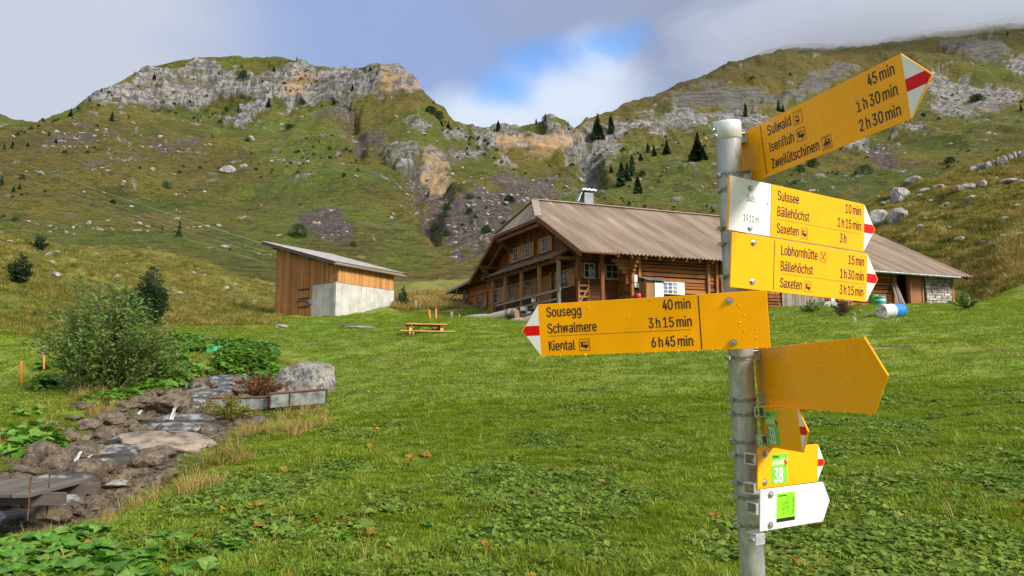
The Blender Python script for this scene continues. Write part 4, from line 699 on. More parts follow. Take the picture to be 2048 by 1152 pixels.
SCREE = [
    [(595, 462), (625, 432), (660, 420), (690, 432), (702, 462), (690, 486), (640, 480)], [(840, 330), (884, 345), (898, 370), (890, 430), (880, 445), (866, 420), (846, 385), (806, 352)],
    [(935, 392), (968, 372), (1010, 372), (1060, 368), (1112, 362), (1114, 392), (1060, 420), (1020, 460), (960, 490), (905, 492), (880, 455), (915, 420)],
    [(700, 262), (735, 280), (772, 288), (760, 302), (700, 296), (692, 280)], [(120, 282), (180, 264), (186, 274), (140, 300), (96, 318), (84, 306)],
    [(140, 298), (192, 284), (186, 300), (150, 310)], [(330, 300), (420, 285), (430, 292), (330, 312), (250, 330), (160, 352), (165, 346), (250, 322)],
    [(655, 225), (700, 230), (720, 245), (690, 260), (640, 250)], [(1690, 300), (1760, 296), (1830, 338), (1800, 350), (1740, 320)],
    [(785, 362), (806, 360), (880, 440), (872, 470), (830, 420)], [(895, 492), (915, 480), (935, 510), (905, 520)],
]
OCHRE = [[(838, 322), (862, 312), (884, 332), (898, 356), (884, 372), (866, 368), (848, 346)], [(560, 180), (600, 150), (640, 160), (620, 190), (580, 200)], [(760, 150), (820, 160), (830, 185), (770, 190)], [(1000, 280), (1140, 270), (1140, 320), (1010, 310)]]  # one patch paints warm light onto the right end of the left cliff


def mountain_mat():
    m, t, b = new_mat('mountain')
    tc = nd(t, 'ShaderNodeTexCoord'); v = tc.outputs['Object']

    def noise(s, d=6, r=.6, st=None, dist=0.0):
        vv = v
        if st:
            mp = nd(t, 'ShaderNodeMapping'); mp.inputs['Scale'].default_value = st; t.links.new(v, mp.inputs[0]); vv = mp.outputs[0]
        n = nd(t, 'ShaderNodeTexNoise'); n.inputs['Scale'].default_value = s; n.inputs['Detail'].default_value = d; n.inputs['Roughness'].default_value = r
        n.inputs['Distortion'].default_value = dist
        t.links.new(vv, n.inputs['Vector']); return n.outputs['Fac']
    A = lambda k: nd(t, 'ShaderNodeAttribute', attribute_name=k).outputs['Fac']
    patch = noise(.012, 6, .62, (1, .6, 2.2)); mid = noise(.06, 7, .7); fine = noise(.45, 7, .78); lines = noise(.05, 5, .6, (1, 1, 7), .5)
    c = mixc(t, maprange(t, patch, .40, .60), (.075, .102, .013), (.165, .135, .025))
    c = mixc(t, math_node(t, 'MULTIPLY', maprange(t, mid, .48, .62), .6), c, (.145, .140, .022))
    c = mixc(t, math_node(t, 'MULTIPLY', maprange(t, mid, .46, .34), .7), c, (.030, .040, .008))
    c = mixc(t, math_node(t, 'MULTIPLY', maprange(t, lines, .50, .64), .45), c, (.15, .105, .025))
    c = mixc(t, math_node(t, 'MULTIPLY', maprange(t, fine, .50, .38), .75), c, (.030, .045, .010))
    c = mixc(t, math_node(t, 'MULTIPLY', maprange(t, fine, .60, .74), .40), c, (.17, .145, .045))
    c = mixc(t, math_node(t, 'MULTIPLY', A('green'), .7), c, mixc(t, maprange(t, fine, .4, .65), (.078, .122, .013), (.16, .185, .028)))
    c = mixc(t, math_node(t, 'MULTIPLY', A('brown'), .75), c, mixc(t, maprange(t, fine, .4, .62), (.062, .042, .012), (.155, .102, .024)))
    lines2 = noise(.20, 5, .6, (1, 1, 5.5), .4)
    c = mixc(t, math_node(t, 'MULTIPLY', maprange(t, lines2, .47, .38), .65), c, (.034, .040, .010))
    c = mixc(t, math_node(t, 'MULTIPLY', maprange(t, lines2, .56, .66), .45), c, (.20, .165, .05))
    grit = noise(1.6, 4, .8)
    c = mixc(t, math_node(t, 'MULTIPLY', maprange(t, grit, .52, .38), .75), c, (.030, .036, .010))
    c = mixc(t, math_node(t, 'MULTIPLY', maprange(t, grit, .58, .70), .5), c, (.17, .155, .06))
    st_ = nd(t, 'ShaderNodeTexVoronoi'); st_.inputs['Scale'].default_value = .16; t.links.new(v, st_.inputs['Vector'])
    c = mixc(t, math_node(t, 'MULTIPLY', maprange(t, st_.outputs['Distance'], .17, .10), maprange(t, noise(.03, 4), .54, .64)), c, (.36, .33, .28))
    # scree: dark violet-grey rubble with pale stones
    vo = nd(t, 'ShaderNodeTexVoronoi'); vo.inputs['Scale'].default_value = .55; t.links.new(v, vo.inputs['Vector'])
    cs = mixc(t, maprange(t, fine, .38, .62), (.055, .045, .040), (.125, .102, .088))
    cs = mixc(t, math_node(t, 'MULTIPLY', maprange(t, vo.outputs['Distance'], .35, .12), maprange(t, mid, .42, .56)), cs, (.28, .24, .20))
    c = mixc(t, A('scree'), c, cs)
    # limestone cliffs: pale faces, warm patches, dark cracks and streaks
    streak = noise(.11, 8, .72, (2.6, 2.6, .42), .7); bed = noise(.09, 7, .7, (.6, .6, 4.5), .8)
    cr = mixc(t, maprange(t, streak, .40, .60), (.085, .082, .086), (.335, .315, .285))
    cr = mixc(t, math_node(t, 'MULTIPLY', maprange(t, bed, .48, .38), .7), cr, (.085, .080, .080))
    cr = mixc(t, math_node(t, 'MULTIPLY', A('ochre'), maprange(t, mid, .36, .56)), cr, (.44, .29, .14))
    cr = mixc(t, math_node(t, 'MULTIPLY', maprange(t, fine, .47, .36), .7), cr, (.06, .055, .05))
    cr = mixc(t, A('darkrock'), cr, mixc(t, maprange(t, bed, .40, .62), (.045, .043, .045), (.16, .15, .145)))
    c = mixc(t, A('rock'), c, cr)
    t.links.new(c, b.inputs['Base Color']); b.inputs['Roughness'].default_value = .9; b.inputs['Specular IOR Level'].default_value = .15
    bp = nd(t, 'ShaderNodeBump'); bp.inputs['Strength'].default_value = .8; bp.inputs['Distance'].default_value = 2.4
    t.links.new(math_node(t, 'ADD', fine, math_node(t, 'MULTIPLY', mid, 1.5)), bp.inputs['Height']); t.links.new(bp.outputs[0], b.inputs['Normal'])
    return m


M_MOUNT = mountain_mat()


def build_mountain():
    c = np.arange(-500, 2501, 3.0)

    def line(L):
        L = np.asarray(L, float)
        py = np.interp(c, L[:, 0], L[:, 1]); Y = np.interp(c, L[:, 0], L[:, 2])
        k = np.ones(5) / 5; Ys = np.convolve(np.pad(Y, 2, 'edge'), k, 'valid')
        return py, W(c, py, Ys)
    L = [line(x) for x in (SK, C1, C2, M1, M2, M3)]
    yb = np.interp(c, [-500, 1400, 1650, 2500], [78, 78, 98, 98])
    xb = (c - 1024) / F * yb
    base = np.stack([xb, yb, table(xb, yb) - 3.0], -1)
    pts = [q[1] for q in L] + [base]
    # arc parameter through the lines; monotone cubic in each column for a smooth fall
    nseg = [16, 40, 40, 44, 36, 26]
    tk = np.arange(len(pts), dtype=float)
    P = np.stack(pts, 0)                              # lines x cols x 3
    ti = np.concatenate([k + np.linspace(0, 1, n, endpoint=False) for k, n in enumerate(nseg)] + [[len(pts) - 1]])
    G = np.zeros((len(ti), len(c), 3))
    seg = np.clip(ti.astype(int), 0, len(pts) - 2); f = (ti - seg)[:, None, None]
    d = np.diff(P, axis=0)
    mm = np.zeros_like(P); mm[1:-1] = (d[:-1] + d[1:]) / 2; mm[0], mm[-1] = d[0], d[-1]
    # keep tangents short across the cliff edges
    mm[1] = np.minimum(np.abs(d[0]), np.abs(d[1])) * np.sign(d[1]); mm[2] = np.minimum(np.abs(d[1]), np.abs(d[2])) * np.sign(d[2])
    G = ((1 + 2 * f) * (1 - f) ** 2 * P[seg] + f * (1 - f) ** 2 * mm[seg] + f * f * (3 - 2 * f) * P[seg + 1] + f * f * (f - 1) * mm[seg + 1])
    # far side
    back = [G[0] + np.array([0, 60., -14.]), G[0] + np.array([0, 220., -110.])]
    G = np.concatenate([np.stack(back[::-1], 0), G], 0)
    shp = G.shape
    # masks are set by where each spot of rock, rubble or sward lies on the slope
    D = G[..., 1] * CP + G[..., 2] * SP
    PX = 1024 + F * G[..., 0] / D; PY = 576 - F * (-G[..., 1] * SP + G[..., 2] * CP) / D
    q = G.reshape(-1, 3)
    wob = np.stack([fbm(q * .035, 4), fbm(q * .035 + 31, 4)], -1).reshape(shp[0], shp[1], 2)
    wx = PX + wob[..., 0] * 26; wy = PY + wob[..., 1] * 20

    def mask(polys, soft, n=0.0):
        r = np.full(wx.shape, -1e9)
        for p in polys: r = np.maximum(r, poly_in(wx.reshape(-1), wy.reshape(-1), p).reshape(wx.shape))
        return sstep(-soft, soft, r + n)
    hi = fbm(q * .11 + 5, 4).reshape(wx.shape); lo = fbm(q * .02 + 60, 3).reshape(wx.shape)
    rock = mask(CLIFFS, 2.0, hi * 16); dark = mask(DARKROCK, 5.0, hi * 16) * .85
    rock = np.maximum(rock, dark)
    ledge = sstep(.12, .30, fbm(q * np.array([.03, .03, .14]) + 8, 3).reshape(wx.shape)) * .75
    rock = rock * (1 - ledge * (1 - dark) * .7)
    # scattered outcrops on the slopes
    spots = sstep(.42, .50, fbm(q * .09 + 90, 3).reshape(wx.shape) + lo * .25) * sstep(150, 260, G[..., 1]) * .8
    relief = rock * (1 - .65 * mask([[(836, 316), (862, 304), (900, 354), (886, 380), (846, 352)]], 6)); rock = np.maximum(rock, spots * sstep(900, 700, G[..., 1]))
    scree = mask(SCREE, 6.0, hi * 22) * (1 - rock)
    ochre = mask(OCHRE, 8.0, hi * 20)
    green = np.clip(mask([[(560, 240), (700, 210), (690, 300), (760, 420), (840, 480), (860, 560), (560, 440), (420, 360)], [(1230, 420), (1320, 330), (1440, 330), (1440, 420)], [(860, 330), (900, 360), (890, 420), (860, 410)], [(1090, 350), (1130, 360), (1180, 420), (1130, 430)], [(840, 200), (900, 240), (870, 300), (760, 270)]], 26, lo * 60) + sstep(.05, .35, lo) * .6, 0, 1)
    brown = np.clip(mask([[(0, 280), (120, 250), (260, 265), (240, 330), (0, 400)], [(280, 300), (480, 300), (560, 340), (520, 370), (360, 380)], [(1146, 262), (1250, 212), (1500, 110), (1860, 70), (2060, 60), (2060, 120), (1700, 150), (1480, 185), (1300, 232)], [(1100, 330), (1150, 360), (1100, 395), (1050, 370)], [(640, 470), (760, 480), (720, 500), (620, 500)]], 24, lo * 60) * .85 + sstep(.1, .35, -lo) * .5, 0, 1)  # upper right band: cloud shade is put into the brown as well
    # relief
    du = np.gradient(G, axis=1); dv = np.gradient(G, axis=0)
    N = np.cross(du, dv); N /= np.linalg.norm(N, axis=2)[..., None] + 1e-9
    N[N[..., 2] < 0] *= -1
    qy = G[..., 1]
    near = sstep(85, 150, qy)
    h = (fbm(q * .012, 4).reshape(wx.shape) * 9.0 * sstep(120, 300, qy) + fbm(q * .05 + 11, 4).reshape(wx.shape) * 2.6 * near + fbm(q * .2 + 23, 3).reshape(wx.shape) * .55)
    # gullies running down the slope
    gul = fbm(np.stack([q[:, 0] * .035, q[:, 1] * .006, q[:, 2] * .006], -1) + 77, 3, ridged=True).reshape(wx.shape)
    h += gul * 5.0 * sstep(150, 260, qy)
    cl = fbm(np.stack([q[:, 0] * .042, q[:, 1] * .042, q[:, 2] * .014], -1), 3, gain=.38, ridged=True).reshape(wx.shape) * 4.6 + fbm(np.stack([q[:, 0] * .02, q[:, 1] * .02, q[:, 2] * .13], -1) + 5, 3, gain=.4, ridged=True).reshape(wx.shape) * 2.6 + fbm(q * .28 + 3, 3).reshape(wx.shape) * .6
    H = h * (1 - relief * .8) + cl * relief + (rock - relief) * 1.0
    rav = mask([[(1138, 298), (1165, 286), (1196, 322), (1200, 392), (1165, 398), (1148, 350)]], 22, hi * 30); H -= rav * 8
    H -= mask([[(800, 352), (880, 340), (900, 372), (892, 440), (868, 475), (835, 420)], [(690, 240), (720, 250), (730, 330), (700, 330)]], 18, hi * 14) * 6
    H += mask([[(770, 322), (800, 300), (830, 306), (836, 345), (800, 350)], [(836, 322), (862, 310), (898, 356), (880, 374)]], 8, hi * 10) * 3
    dark = np.maximum(dark, rav * .5)
    H += scree * fbm(q * .5, 2).reshape(wx.shape) * .9
    H *= (sstep(0, 1, np.arange(shp[0]) / 6.0))[:, None] * .85 + .15
    Gd = G + N * H[..., None]
    # side step of the cliff face towards the valley
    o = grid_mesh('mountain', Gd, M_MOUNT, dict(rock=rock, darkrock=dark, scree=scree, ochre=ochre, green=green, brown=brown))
    tag(o, kind='structure')
    return Gd


MG = build_mountain()
_D = MG[2:, :, 1] * CP + MG[2:, :, 2] * SP
MPX = 1024 + F * MG[2:, :, 0] / _D; MPY = 576 - F * (-MG[2:, :, 1] * SP + MG[2:, :, 2] * CP) / _D


def mhit(px, py):
    """Point of the mountain seen at a pixel (nearest sheet first)."""
    j = int(round((px + 500) / 3.0)); j = min(max(j, 0), MG.shape[1] - 1)
    col = MPY[:, j]; k = len(col) - 1
    while k > 0 and col[k - 1] > py: k -= 1          # walk up the slope to the pixel row
    p = MG[2 + max(k - 1, 0), j]
    return Vector(p)


def build_far_hill():
    sk = [(-400, 190, 900), (-60, 210, 900), (0, 226, 880), (30, 238, 870), (72, 246, 860), (160, 300, 850)]
    lo = [(-400, 330, 700), (0, 300, 700), (160, 330, 700)]
    c = np.arange(-400, 160, 4.0); rows = []
    a = np.asarray(sk, float); b = np.asarray(lo, float)
    A = W(c, np.interp(c, a[:, 0], a[:, 1]), np.interp(c, a[:, 0], a[:, 2])); B = W(c, np.interp(c, b[:, 0], b[:, 1]), np.interp(c, b[:, 0], b[:, 2]))
    for f in np.linspace(0, 1, 40): rows.append(A * (1 - f) + B * f)
    rows.insert(0, A + np.array([0, 150, -60.]))
    G = np.stack(rows, 0); q = G.reshape(-1, 3)
    G[..., 2] += fbm(q * .03, 4).reshape(G.shape[:2]) * 4
    D = G[..., 1] * CP + G[..., 2] * SP
    PX = 1024 + F * G[..., 0] / D; PY = 576 - F * (-G[..., 1] * SP + G[..., 2] * CP) / D
    r = sstep(-4, 4, poly_in(PX.reshape(-1), PY.reshape(-1), [(-60, 256), (0, 250), (30, 250), (50, 256), (20, 266), (-60, 272)]).reshape(PX.shape))
    z = np.zeros_like(r)
    tag(grid_mesh('hill', G, M_MOUNT, dict(rock=r, darkrock=z, scree=z, ochre=z, green=z + .6, brown=z + .3)), kind='structure')


build_far_hill()

# ================================================================== SIGNPOST AND SIGNS
def galv_mat():
    m, t, b = new_mat('galvanised_steel')
    tc = nd(t, 'ShaderNodeTexCoord')
    mp = nd(t, 'ShaderNodeMapping'); mp.inputs['Scale'].default_value = (1, 1, .35); t.links.new(tc.outputs['Object'], mp.inputs[0])
    n = nd(t, 'ShaderNodeTexNoise'); n.inputs['Scale'].default_value = 60; n.inputs['Detail'].default_value = 8; n.inputs['Roughness'].default_value = .7
    vo = nd(t, 'ShaderNodeTexVoronoi'); vo.inputs['Scale'].default_value = 90
    t.links.new(mp.outputs[0], n.inputs['Vector']); t.links.new(mp.outputs[0], vo.inputs['Vector'])
    c = mixc(t, maprange(t, n.outputs['Fac'], .35, .65), (.31, .335, .34), (.43, .455, .46))
    c = mixc(t, .12, c, vo.outputs['Color']); hs = nd(t, 'ShaderNodeHueSaturation'); hs.inputs['Saturation'].default_value = .12
    t.links.new(c, hs.inputs['Color']); t.links.new(hs.outputs[0], b.inputs['Base Color'])
    b.inputs['Metallic'].default_value = .55
    t.links.new(maprange(t, n.outputs['Fac'], .3, .7, .36, .48), b.inputs['Roughness'])
    bp = nd(t, 'ShaderNodeBump'); bp.inputs['Strength'].default_value = .12; bp.inputs['Distance'].default_value = .002
    t.links.new(n.outputs['Fac'], bp.inputs['Height']); t.links.new(bp.outputs[0], b.inputs['Normal'])
    return m


def enamel(name, col, rough=.22):
    """Sign paint: satin enamel with faint dust and water film."""
    m, t, b = new_mat(name)
    tc = nd(t, 'ShaderNodeTexCoord')
    n = nd(t, 'ShaderNodeTexNoise'); n.inputs['Scale'].default_value = 14; n.inputs['Detail'].default_value = 7; t.links.new(tc.outputs['Object'], n.inputs['Vector'])
    n2 = nd(t, 'ShaderNodeTexNoise'); n2.inputs['Scale'].default_value = 160; n2.inputs['Detail'].default_value = 2; t.links.new(tc.outputs['Object'], n2.inputs['Vector'])
    c = mixc(t, maprange(t, n.outputs['Fac'], .35, .7), tuple(x * .93 for x in col), col)
    mp = nd(t, 'ShaderNodeMapping'); mp.inputs['Scale'].default_value = (70, 70, 5); t.links.new(tc.outputs['Object'], mp.inputs[0])
    n3 = nd(t, 'ShaderNodeTexNoise'); n3.inputs['Scale'].default_value = 1; n3.inputs['Detail'].default_value = 4; t.links.new(mp.outputs[0], n3.inputs['Vector'])
    c = mixc(t, math_node(t, 'MULTIPLY', maprange(t, n3.outputs['Fac'], .52, .75), math_node(t, 'MULTIPLY', maprange(t, n.outputs['Fac'], .45, .65), .22)), c, tuple(x * .55 + .02 for x in col))
    c = mixc(t, math_node(t, 'MULTIPLY', maprange(t, n2.outputs['Fac'], .77, .81), .7), c, (.06, .045, .03))
    t.links.new(c, b.inputs['Base Color'])
    t.links.new(maprange(t, n.outputs['Fac'], .3, .7, rough - .06, rough + .10), b.inputs['Roughness'])
    b.inputs['Specular IOR Level'].default_value = .2
    b.inputs['Coat Weight'].default_value = .06; b.inputs['Coat Roughness'].default_value = .05
    return m


M_GALV = galv_mat()
M_YEL = enamel('yellow_enamel', (1.0, .42, .002)); M_WHITE = enamel('white_enamel', (.80, .80, .77), .3); M_RED = enamel('red_enamel', (.72, .006, .006))
M_INK = simple('black_lettering', (.012, .010, .010), .45, var=.02)
M_STEEL = simple('bright_steel', (.55, .54, .52), .28, metal=.9, var=.1, scale=60)
M_CLAMP = simple('clamp_steel', (.50, .49, .46), .38, metal=.5, var=.25, scale=120)
M_ALU = simple('bracket_aluminium', (.62, .61, .60), .38, metal=.6, var=.08, scale=80)
M_CAP = simple('plastic_cap', (.66, .67, .68), .4, metal=.25, var=.06, scale=30)
M_GREEN = simple('green_sticker', (.17, .56, .05), .4, var=.05, scale=30)
M_LIME = simple('lime_sticker', (.27, .80, .01), .4, var=.04, scale=30)
M_PALEG = simple('pale_green_print', (.50, .76, .33), .4, var=.05, scale=60)
M_DGREEN = simple('dark_green_print', (.09, .36, .03), .4, var=.05, scale=60)
M_DROP = simple('water_on_yellow', (.90, .45, .008), .14, spec=.5, var=.03, coat=.4)  # opaque yellow; light refracted from the panel is put into the colour

POLE_D = 1.95
p_top = WZ(1454, 243, POLE_D); p_low = WZ(1505.5, 1150, POLE_D)
p_axis = (p_top - p_low).normalized()
p_base = p_low - p_axis * ((p_low.z - (-1.72)) / p_axis.z)
PR = .0322


def on_pole(py):
    """point of the pole's axis at a picture row"""
    a, b = 0.0, 1.0
    for _ in range(40):
        m = (a + b) / 2; q = p_base.lerp(p_top, m)
        if pix(q)[1] > py: a = m
        else: b = m
    return p_base.lerp(p_top, a)


def build_pole():
    t = empty('signpost', p_base, 'grey galvanised steel pole carrying all the hiking signs', 'signpost')
    mb = MB(); mb.tube([p_base, p_base.lerp(p_top, .3), p_base.lerp(p_top, .6), p_top - p_axis * .02], PR, 40); mb.build('pole', M_GALV, t)
    mb = MB()
    mb.tube([p_top - p_axis * .048, p_top - p_axis * .046, p_top - p_axis * .006, p_top - p_axis * .001, p_top], [PR + .001, PR + .0035, PR + .0035, PR + .001, PR - .006], 40)
    mb.build('cap', M_CAP, t)
    mb = MB(); a = p_top - p_axis * .026
    mb.tube([a + Vector((-.034, -.008, 0)), a + Vector((-.042, -.01, 0))], .0055, 6); mb.build('screw', M_STEEL, t)


build_pole()

BFONT = None


def text_verts(s, squeeze=.66, bold=.05, spacing=1.0):
    """Flat lettering (x, y, layer) with a cap height of 1 and its baseline at 0; strokes are thickened sideways."""
    vs, fs, x = [], [], 0.0
    for c in s:
        if c == ' ': x += .20; continue
        adv, pts, faces = GLY[c]
        P = [tuple(int(q) / 1000 for q in p.split(',')) for p in pts.split()]
        for k in range(2 if bold else 1):
            o = len(vs); vs += [((px + x) * squeeze + k * bold, py, k) for px, py in P]
            fs += [tuple(int(q) + o for q in f.split(',')) for f in faces.split()]
        x += adv / 1000 * spacing + .02
    return vs, fs


class Sign:
    """Local frame: x along the panel to the right as seen, z up, y away from the viewer."""

    def __init__(s, name, label, L, Rr, H, cat='hiking sign', group='yellow hiking signs on the pole'):
        Lp, Rp = WZ(*L), WZ(*Rr)
        X = (Rp - Lp); s.len = X.length; X.normalize()
        Z = p_axis.copy(); Z = (Z - X * Z.dot(X)).normalized(); Y = Z.cross(X)
        s.O, s.X, s.Y, s.Z, s.H = Lp, X, Y, Z, H
        s.t = empty(name, Lp, label, cat, group)

    def P(s, x, z, y=0.0): return s.O + s.X * x + s.Z * z + s.Y * y

    def plate(s, name, pts, mat, y0=.0, y1=.004, bevel=.0008, parent=None, label=None):
        mb = MB(); mb.prism(pts, s.O, s.X, s.Z, s.Y, y0, y1); o = mb.build(name, mat, parent or s.t, bevel)
        if label: o['label'] = label
        return o

    def rect(s, mb, x0, z0, x1, z1, y=-.0004, mi=0):
        mb.prism([(x0, z0), (x1, z0), (x1, z1), (x0, z1)], s.O, s.X, s.Z, s.Y, y, y + .0003, mi=mi)

    def write(s, mb, txt, x, z, cap, align='l', **kw):
        one = MB(); w = s.write_(one, txt, x, z, cap, align, **kw)
        one.build('lettering', M_DGREEN if mb is None else M_INK, s.t) if not getattr(s, 'join', False) else mb.add(one.v, one.f)
        return w

    def write_(s, mb, txt, x, z, cap, align='l', squeeze=.66, bold=.045, y=-.0005, rot=0.0, spacing=1.0):
        vs, fs = text_verts(txt, squeeze, bold, spacing)
        xs = [v[0] for v in vs]; w = max(xs)
        ox = {'l': 0, 'r': -w, 'c': -w / 2}[align]
        c, sn = math.cos(rot), math.sin(rot)
        mb.add([s.P(x + ((vx + ox) * c - vz * sn) * cap, z + ((vx + ox) * sn + vz * c) * cap, y - .00008 * k) for vx, vz, k in vs], fs)
        return w * cap

    def poly(s, mb, pts, y=-.0005): mb.prism(pts, s.O, s.X, s.Z, s.Y, y, y + .0003)

    def ring(s, mb, cx, cz, r, w, n=12):
        for k in range(n):
            a, b = 2 * math.pi * k / n, 2 * math.pi * (k + 1) / n
            s.poly(mb, [(cx + r * math.cos(a), cz + r * math.sin(a)), (cx + r * math.cos(b), cz + r * math.sin(b)), (cx + (r - w) * math.cos(b), cz + (r - w) * math.sin(b)), (cx + (r - w) * math.cos(a), cz + (r - w) * math.sin(a))])

    def disc(s, mb, cx, cz, r, n=10): s.poly(mb, [(cx + r * math.cos(2 * math.pi * k / n), cz + r * math.sin(2 * math.pi * k / n)) for k in range(n)])

    def line(s, mb, a, b, w):
        d = Vector((b[0] - a[0], b[1] - a[1])); n = Vector((-d.y, d.x)).normalized() * w / 2
        s.poly(mb, [(a[0] + n.x, a[1] + n.y), (a[0] - n.x, a[1] - n.y), (b[0] - n.x, b[1] - n.y), (b[0] + n.x, b[1] + n.y)])

    def icon(s, mb, x, z, h, kind):
        one = MB(); s.icon_(one, x, z, h, kind); one.build('pictogram', M_INK, s.t)

    def icon_(s, mb, x, z, h, kind):
        """pictogram in a thin square frame, lower left corner (x, z)"""
        w = h * .92; e = h * .035
        for a, b in (((x, z), (x + w, z)), ((x, z + h), (x + w, z + h)), ((x, z), (x, z + h)), ((x + w, z), (x + w, z + h))): s.line(mb, a, b, e)
        U = lambda u, v: (x + u * w, z + v * h)
        if kind == 'bus':
            s.poly(mb, [U(.16, .30), U(.86, .30), U(.86, .50), U(.16, .50)]); s.line(mb, U(.14, .76), U(.84, .76), e * 1.6)
            for u in (.18, .5, .82): s.line(mb, U(u, .5), U(u, .76), e * 1.2)
            s.poly(mb, [U(.18, .5), U(.34, .5), U(.34, .74), U(.2, .74)])
            s.ring(mb, x + .62 * w, z + .29 * h, h * .13, h * .05); s.disc(mb, x + .62 * w, z + .29 * h, h * .06)
        if kind == 'cable':
            s.line(mb, U(.14, .64), U(.82, .9), e * 1.4); s.line(mb, U(.40, .74), U(.40, .52), e * 1.4)
            s.poly(mb, [U(.2, .16), U(.62, .16), U(.62, .34), U(.2, .34)]); s.line(mb, U(.2, .55), U(.62, .55), e * 1.4)
            s.line(mb, U(.2, .3), U(.2, .55), e); s.line(mb, U(.62, .3), U(.62, .55), e)
        if kind == 'train':
            s.poly(mb, [U(.14, .34), U(.86, .34), U(.86, .52), U(.5, .52), U(.46, .66), U(.3, .66), U(.28, .5), U(.14, .5)])
            for u in (.2, .38, .56, .76): s.disc(mb, x + u * w, z + .26 * h, h * .055)
            s.line(mb, U(.12, .14), U(.88, .14), e); s.line(mb, U(.12, .88), U(.88, .88), e); s.ring(mb, x + .45 * w, z + .76 * h, h * .11, h * .035)
            s.poly(mb, [U(.62, .55), U(.84, .55), U(.84, .72), U(.62, .72)])
        if kind == 'food':
            s.line(mb, U(.2, .14), U(.78, .86), h * .07); s.line(mb, U(.8, .14), U(.24, .86), h * .06); s.disc(mb, x + .76 * w, z + .8 * h, h * .09)
            s.disc(mb, x + .27 * w, z + .82 * h, h * .08)

    def bolt(s, x, z):
        mb = MB()
        mb.tube([s.P(x, z, -.0002), s.P(x, z, -.002)], .0088, 20, smooth=False); mb.tube([s.P(x, z, -.002), s.P(x, z, -.0055), s.P(x, z, -.0062)], [.0062, .006, .004], 6, smooth=False)
        mb.build('bolt', M_STEEL, s.t)

    def mount(s, py, x=None, side=False, end=None):
        """steel band round the pole and the square bracket between pole and panel"""
        c = on_pole(py); mb = MB(); n = 40
        a = p_axis.orthogonal().normalized(); b = p_axis.cross(a)
        for w0, w1, r in ((-.0065, .0065, PR + .0018),):
            vs = []
            for k in range(n):
                d = a * math.cos(2 * math.pi * k / n) + b * math.sin(2 * math.pi * k / n)
                vs += [c + d * r + p_axis * w0, c + d * r + p_axis * w1, c + d * (r - .001) + p_axis * w1, c + d * (r - .001) + p_axis * w0]
            mb.add(vs, [(4 * k + i, 4 * ((k + 1) % n) + i, 4 * ((k + 1) % n) + (i + 1) % 4, 4 * k + (i + 1) % 4) for k in range(n) for i in range(4)])
        # slots of the worm-drive band
        for k in range(0, n * 2):
            ang = math.pi * k / n; d = a * math.cos(ang) + b * math.sin(ang)
            mb.box(c + d * (PR + .0021), (.0014, .0008, .008), d.cross(p_axis), p_axis, mi=1)
        d = (-s.X * .8 - s.Y * .1)
        d = Vector((-1, -.25, 0)); d = (d - p_axis * d.dot(p_axis)).normalized()
        mb.box(c + d * (PR + .006), (.009, .014, .011), d, p_axis); mb.tube([c + d * (PR + .006) - p_axis.cross(d) * .012, c + d * (PR + .006) + p_axis.cross(d) * .012], .0042, 8)
        mb.build('hose_clamp', [M_CLAMP, M_SLOT_SHADE], s.t)
        # bracket: a short square tube lying along the panel, between pole and panel
        y_pole = (c - s.O).dot(s.Y); x_pole = (c - s.O).dot(s.X); zc = (c - s.O).dot(s.Z)
        xb = x_pole if x is None else x
        if y_pole > 0: y0, y1 = .0045, min(max(y_pole - PR - .0005, .0045 + .026), .036)
        else: y0, y1 = max(min(y_pole + PR + .0005, -.0265), -.034), -.0006
        hz = .0135; th = .0026; hx = .0155; cy = (y0 + y1) / 2; sy = y1 - y0
        mb = MB()
        for sg in (-1, 1):
            mb.box(s.P(xb, zc + sg * (hz - th / 2), cy), (hx * 2, sy, th), s.X, s.Z)
            mb.box(s.P(xb, zc, cy + sg * (sy / 2 - th / 2)), (hx * 2, th, hz * 2 - th * 2), s.X, s.Z)
        mb.build('bracket', M_ALU, s.t, .0006)

    def drops(s, n, x0, x1, z0, z1, seed, rmin=.0008, rmax=.0024):
        r_ = random.Random(seed); mb = MB()
        for _ in range(n):
            x, z = r_.uniform(x0, x1), r_.uniform(z0, z1); r = rmin + (rmax - rmin) * r_.random() ** 2; el = r_.uniform(1.0, 1.9)
            vs = []; fs = []
            for k, (rr, dy) in enumerate(((1, 0), (.78, .42), (.35, .62))):
                for i in range(8):
                    a = 2 * math.pi * i / 8
                    vs.append(s.P(x + math.cos(a) * r * rr, z + math.sin(a) * r * rr * el - (el - 1) * r * .3 * (rr), -.0002 - dy * r))
            vs.append(s.P(x, z, -.0002 - .68 * r))
            for k in range(2): fs += [(k * 8 + i, k * 8 + (i + 1) % 8, k * 8 + 8 + (i + 1) % 8, k * 8 + 8 + i) for i in range(8)]
            fs += [(16 + i, 16 + (i + 1) % 8, 24) for i in range(8)]
            mb.add(vs, fs, smooth=True)
        tag(mb.build('raindrops', M_DROP, s.t), kind='stuff')

    def tip(s, x, depth, mirror=1):
        """white point with a red band; x is where the point begins"""
        h = s.H / 2; e = .0016; b = .096 * s.H
        m = mirror
        k = (h - e - b) / (h - e) * (depth - e * 2)     # red band's upper corner on the slanted edge
        yy = (-.0004, -.0001)
        def pl(name, pts, mat):
            mb = MB(); pts = [(x + m * p[0], p[1]) for p in pts]
            if m < 0: pts = pts[::-1]
            mb.prism(pts, s.O, s.X, s.Z, s.Y, *yy); mb.build(name, mat, s.t)
        D = depth - e * 2.2
        at = lambda z: D * (1 - abs(z) / (h - e))
        pl('white_point', [(0.001, b), (at(b), b), (0.001, h - e)], M_WHITE); pl('white_point', [(0.001, -b), (0.001, -h + e), (at(-b), -b)], M_WHITE)
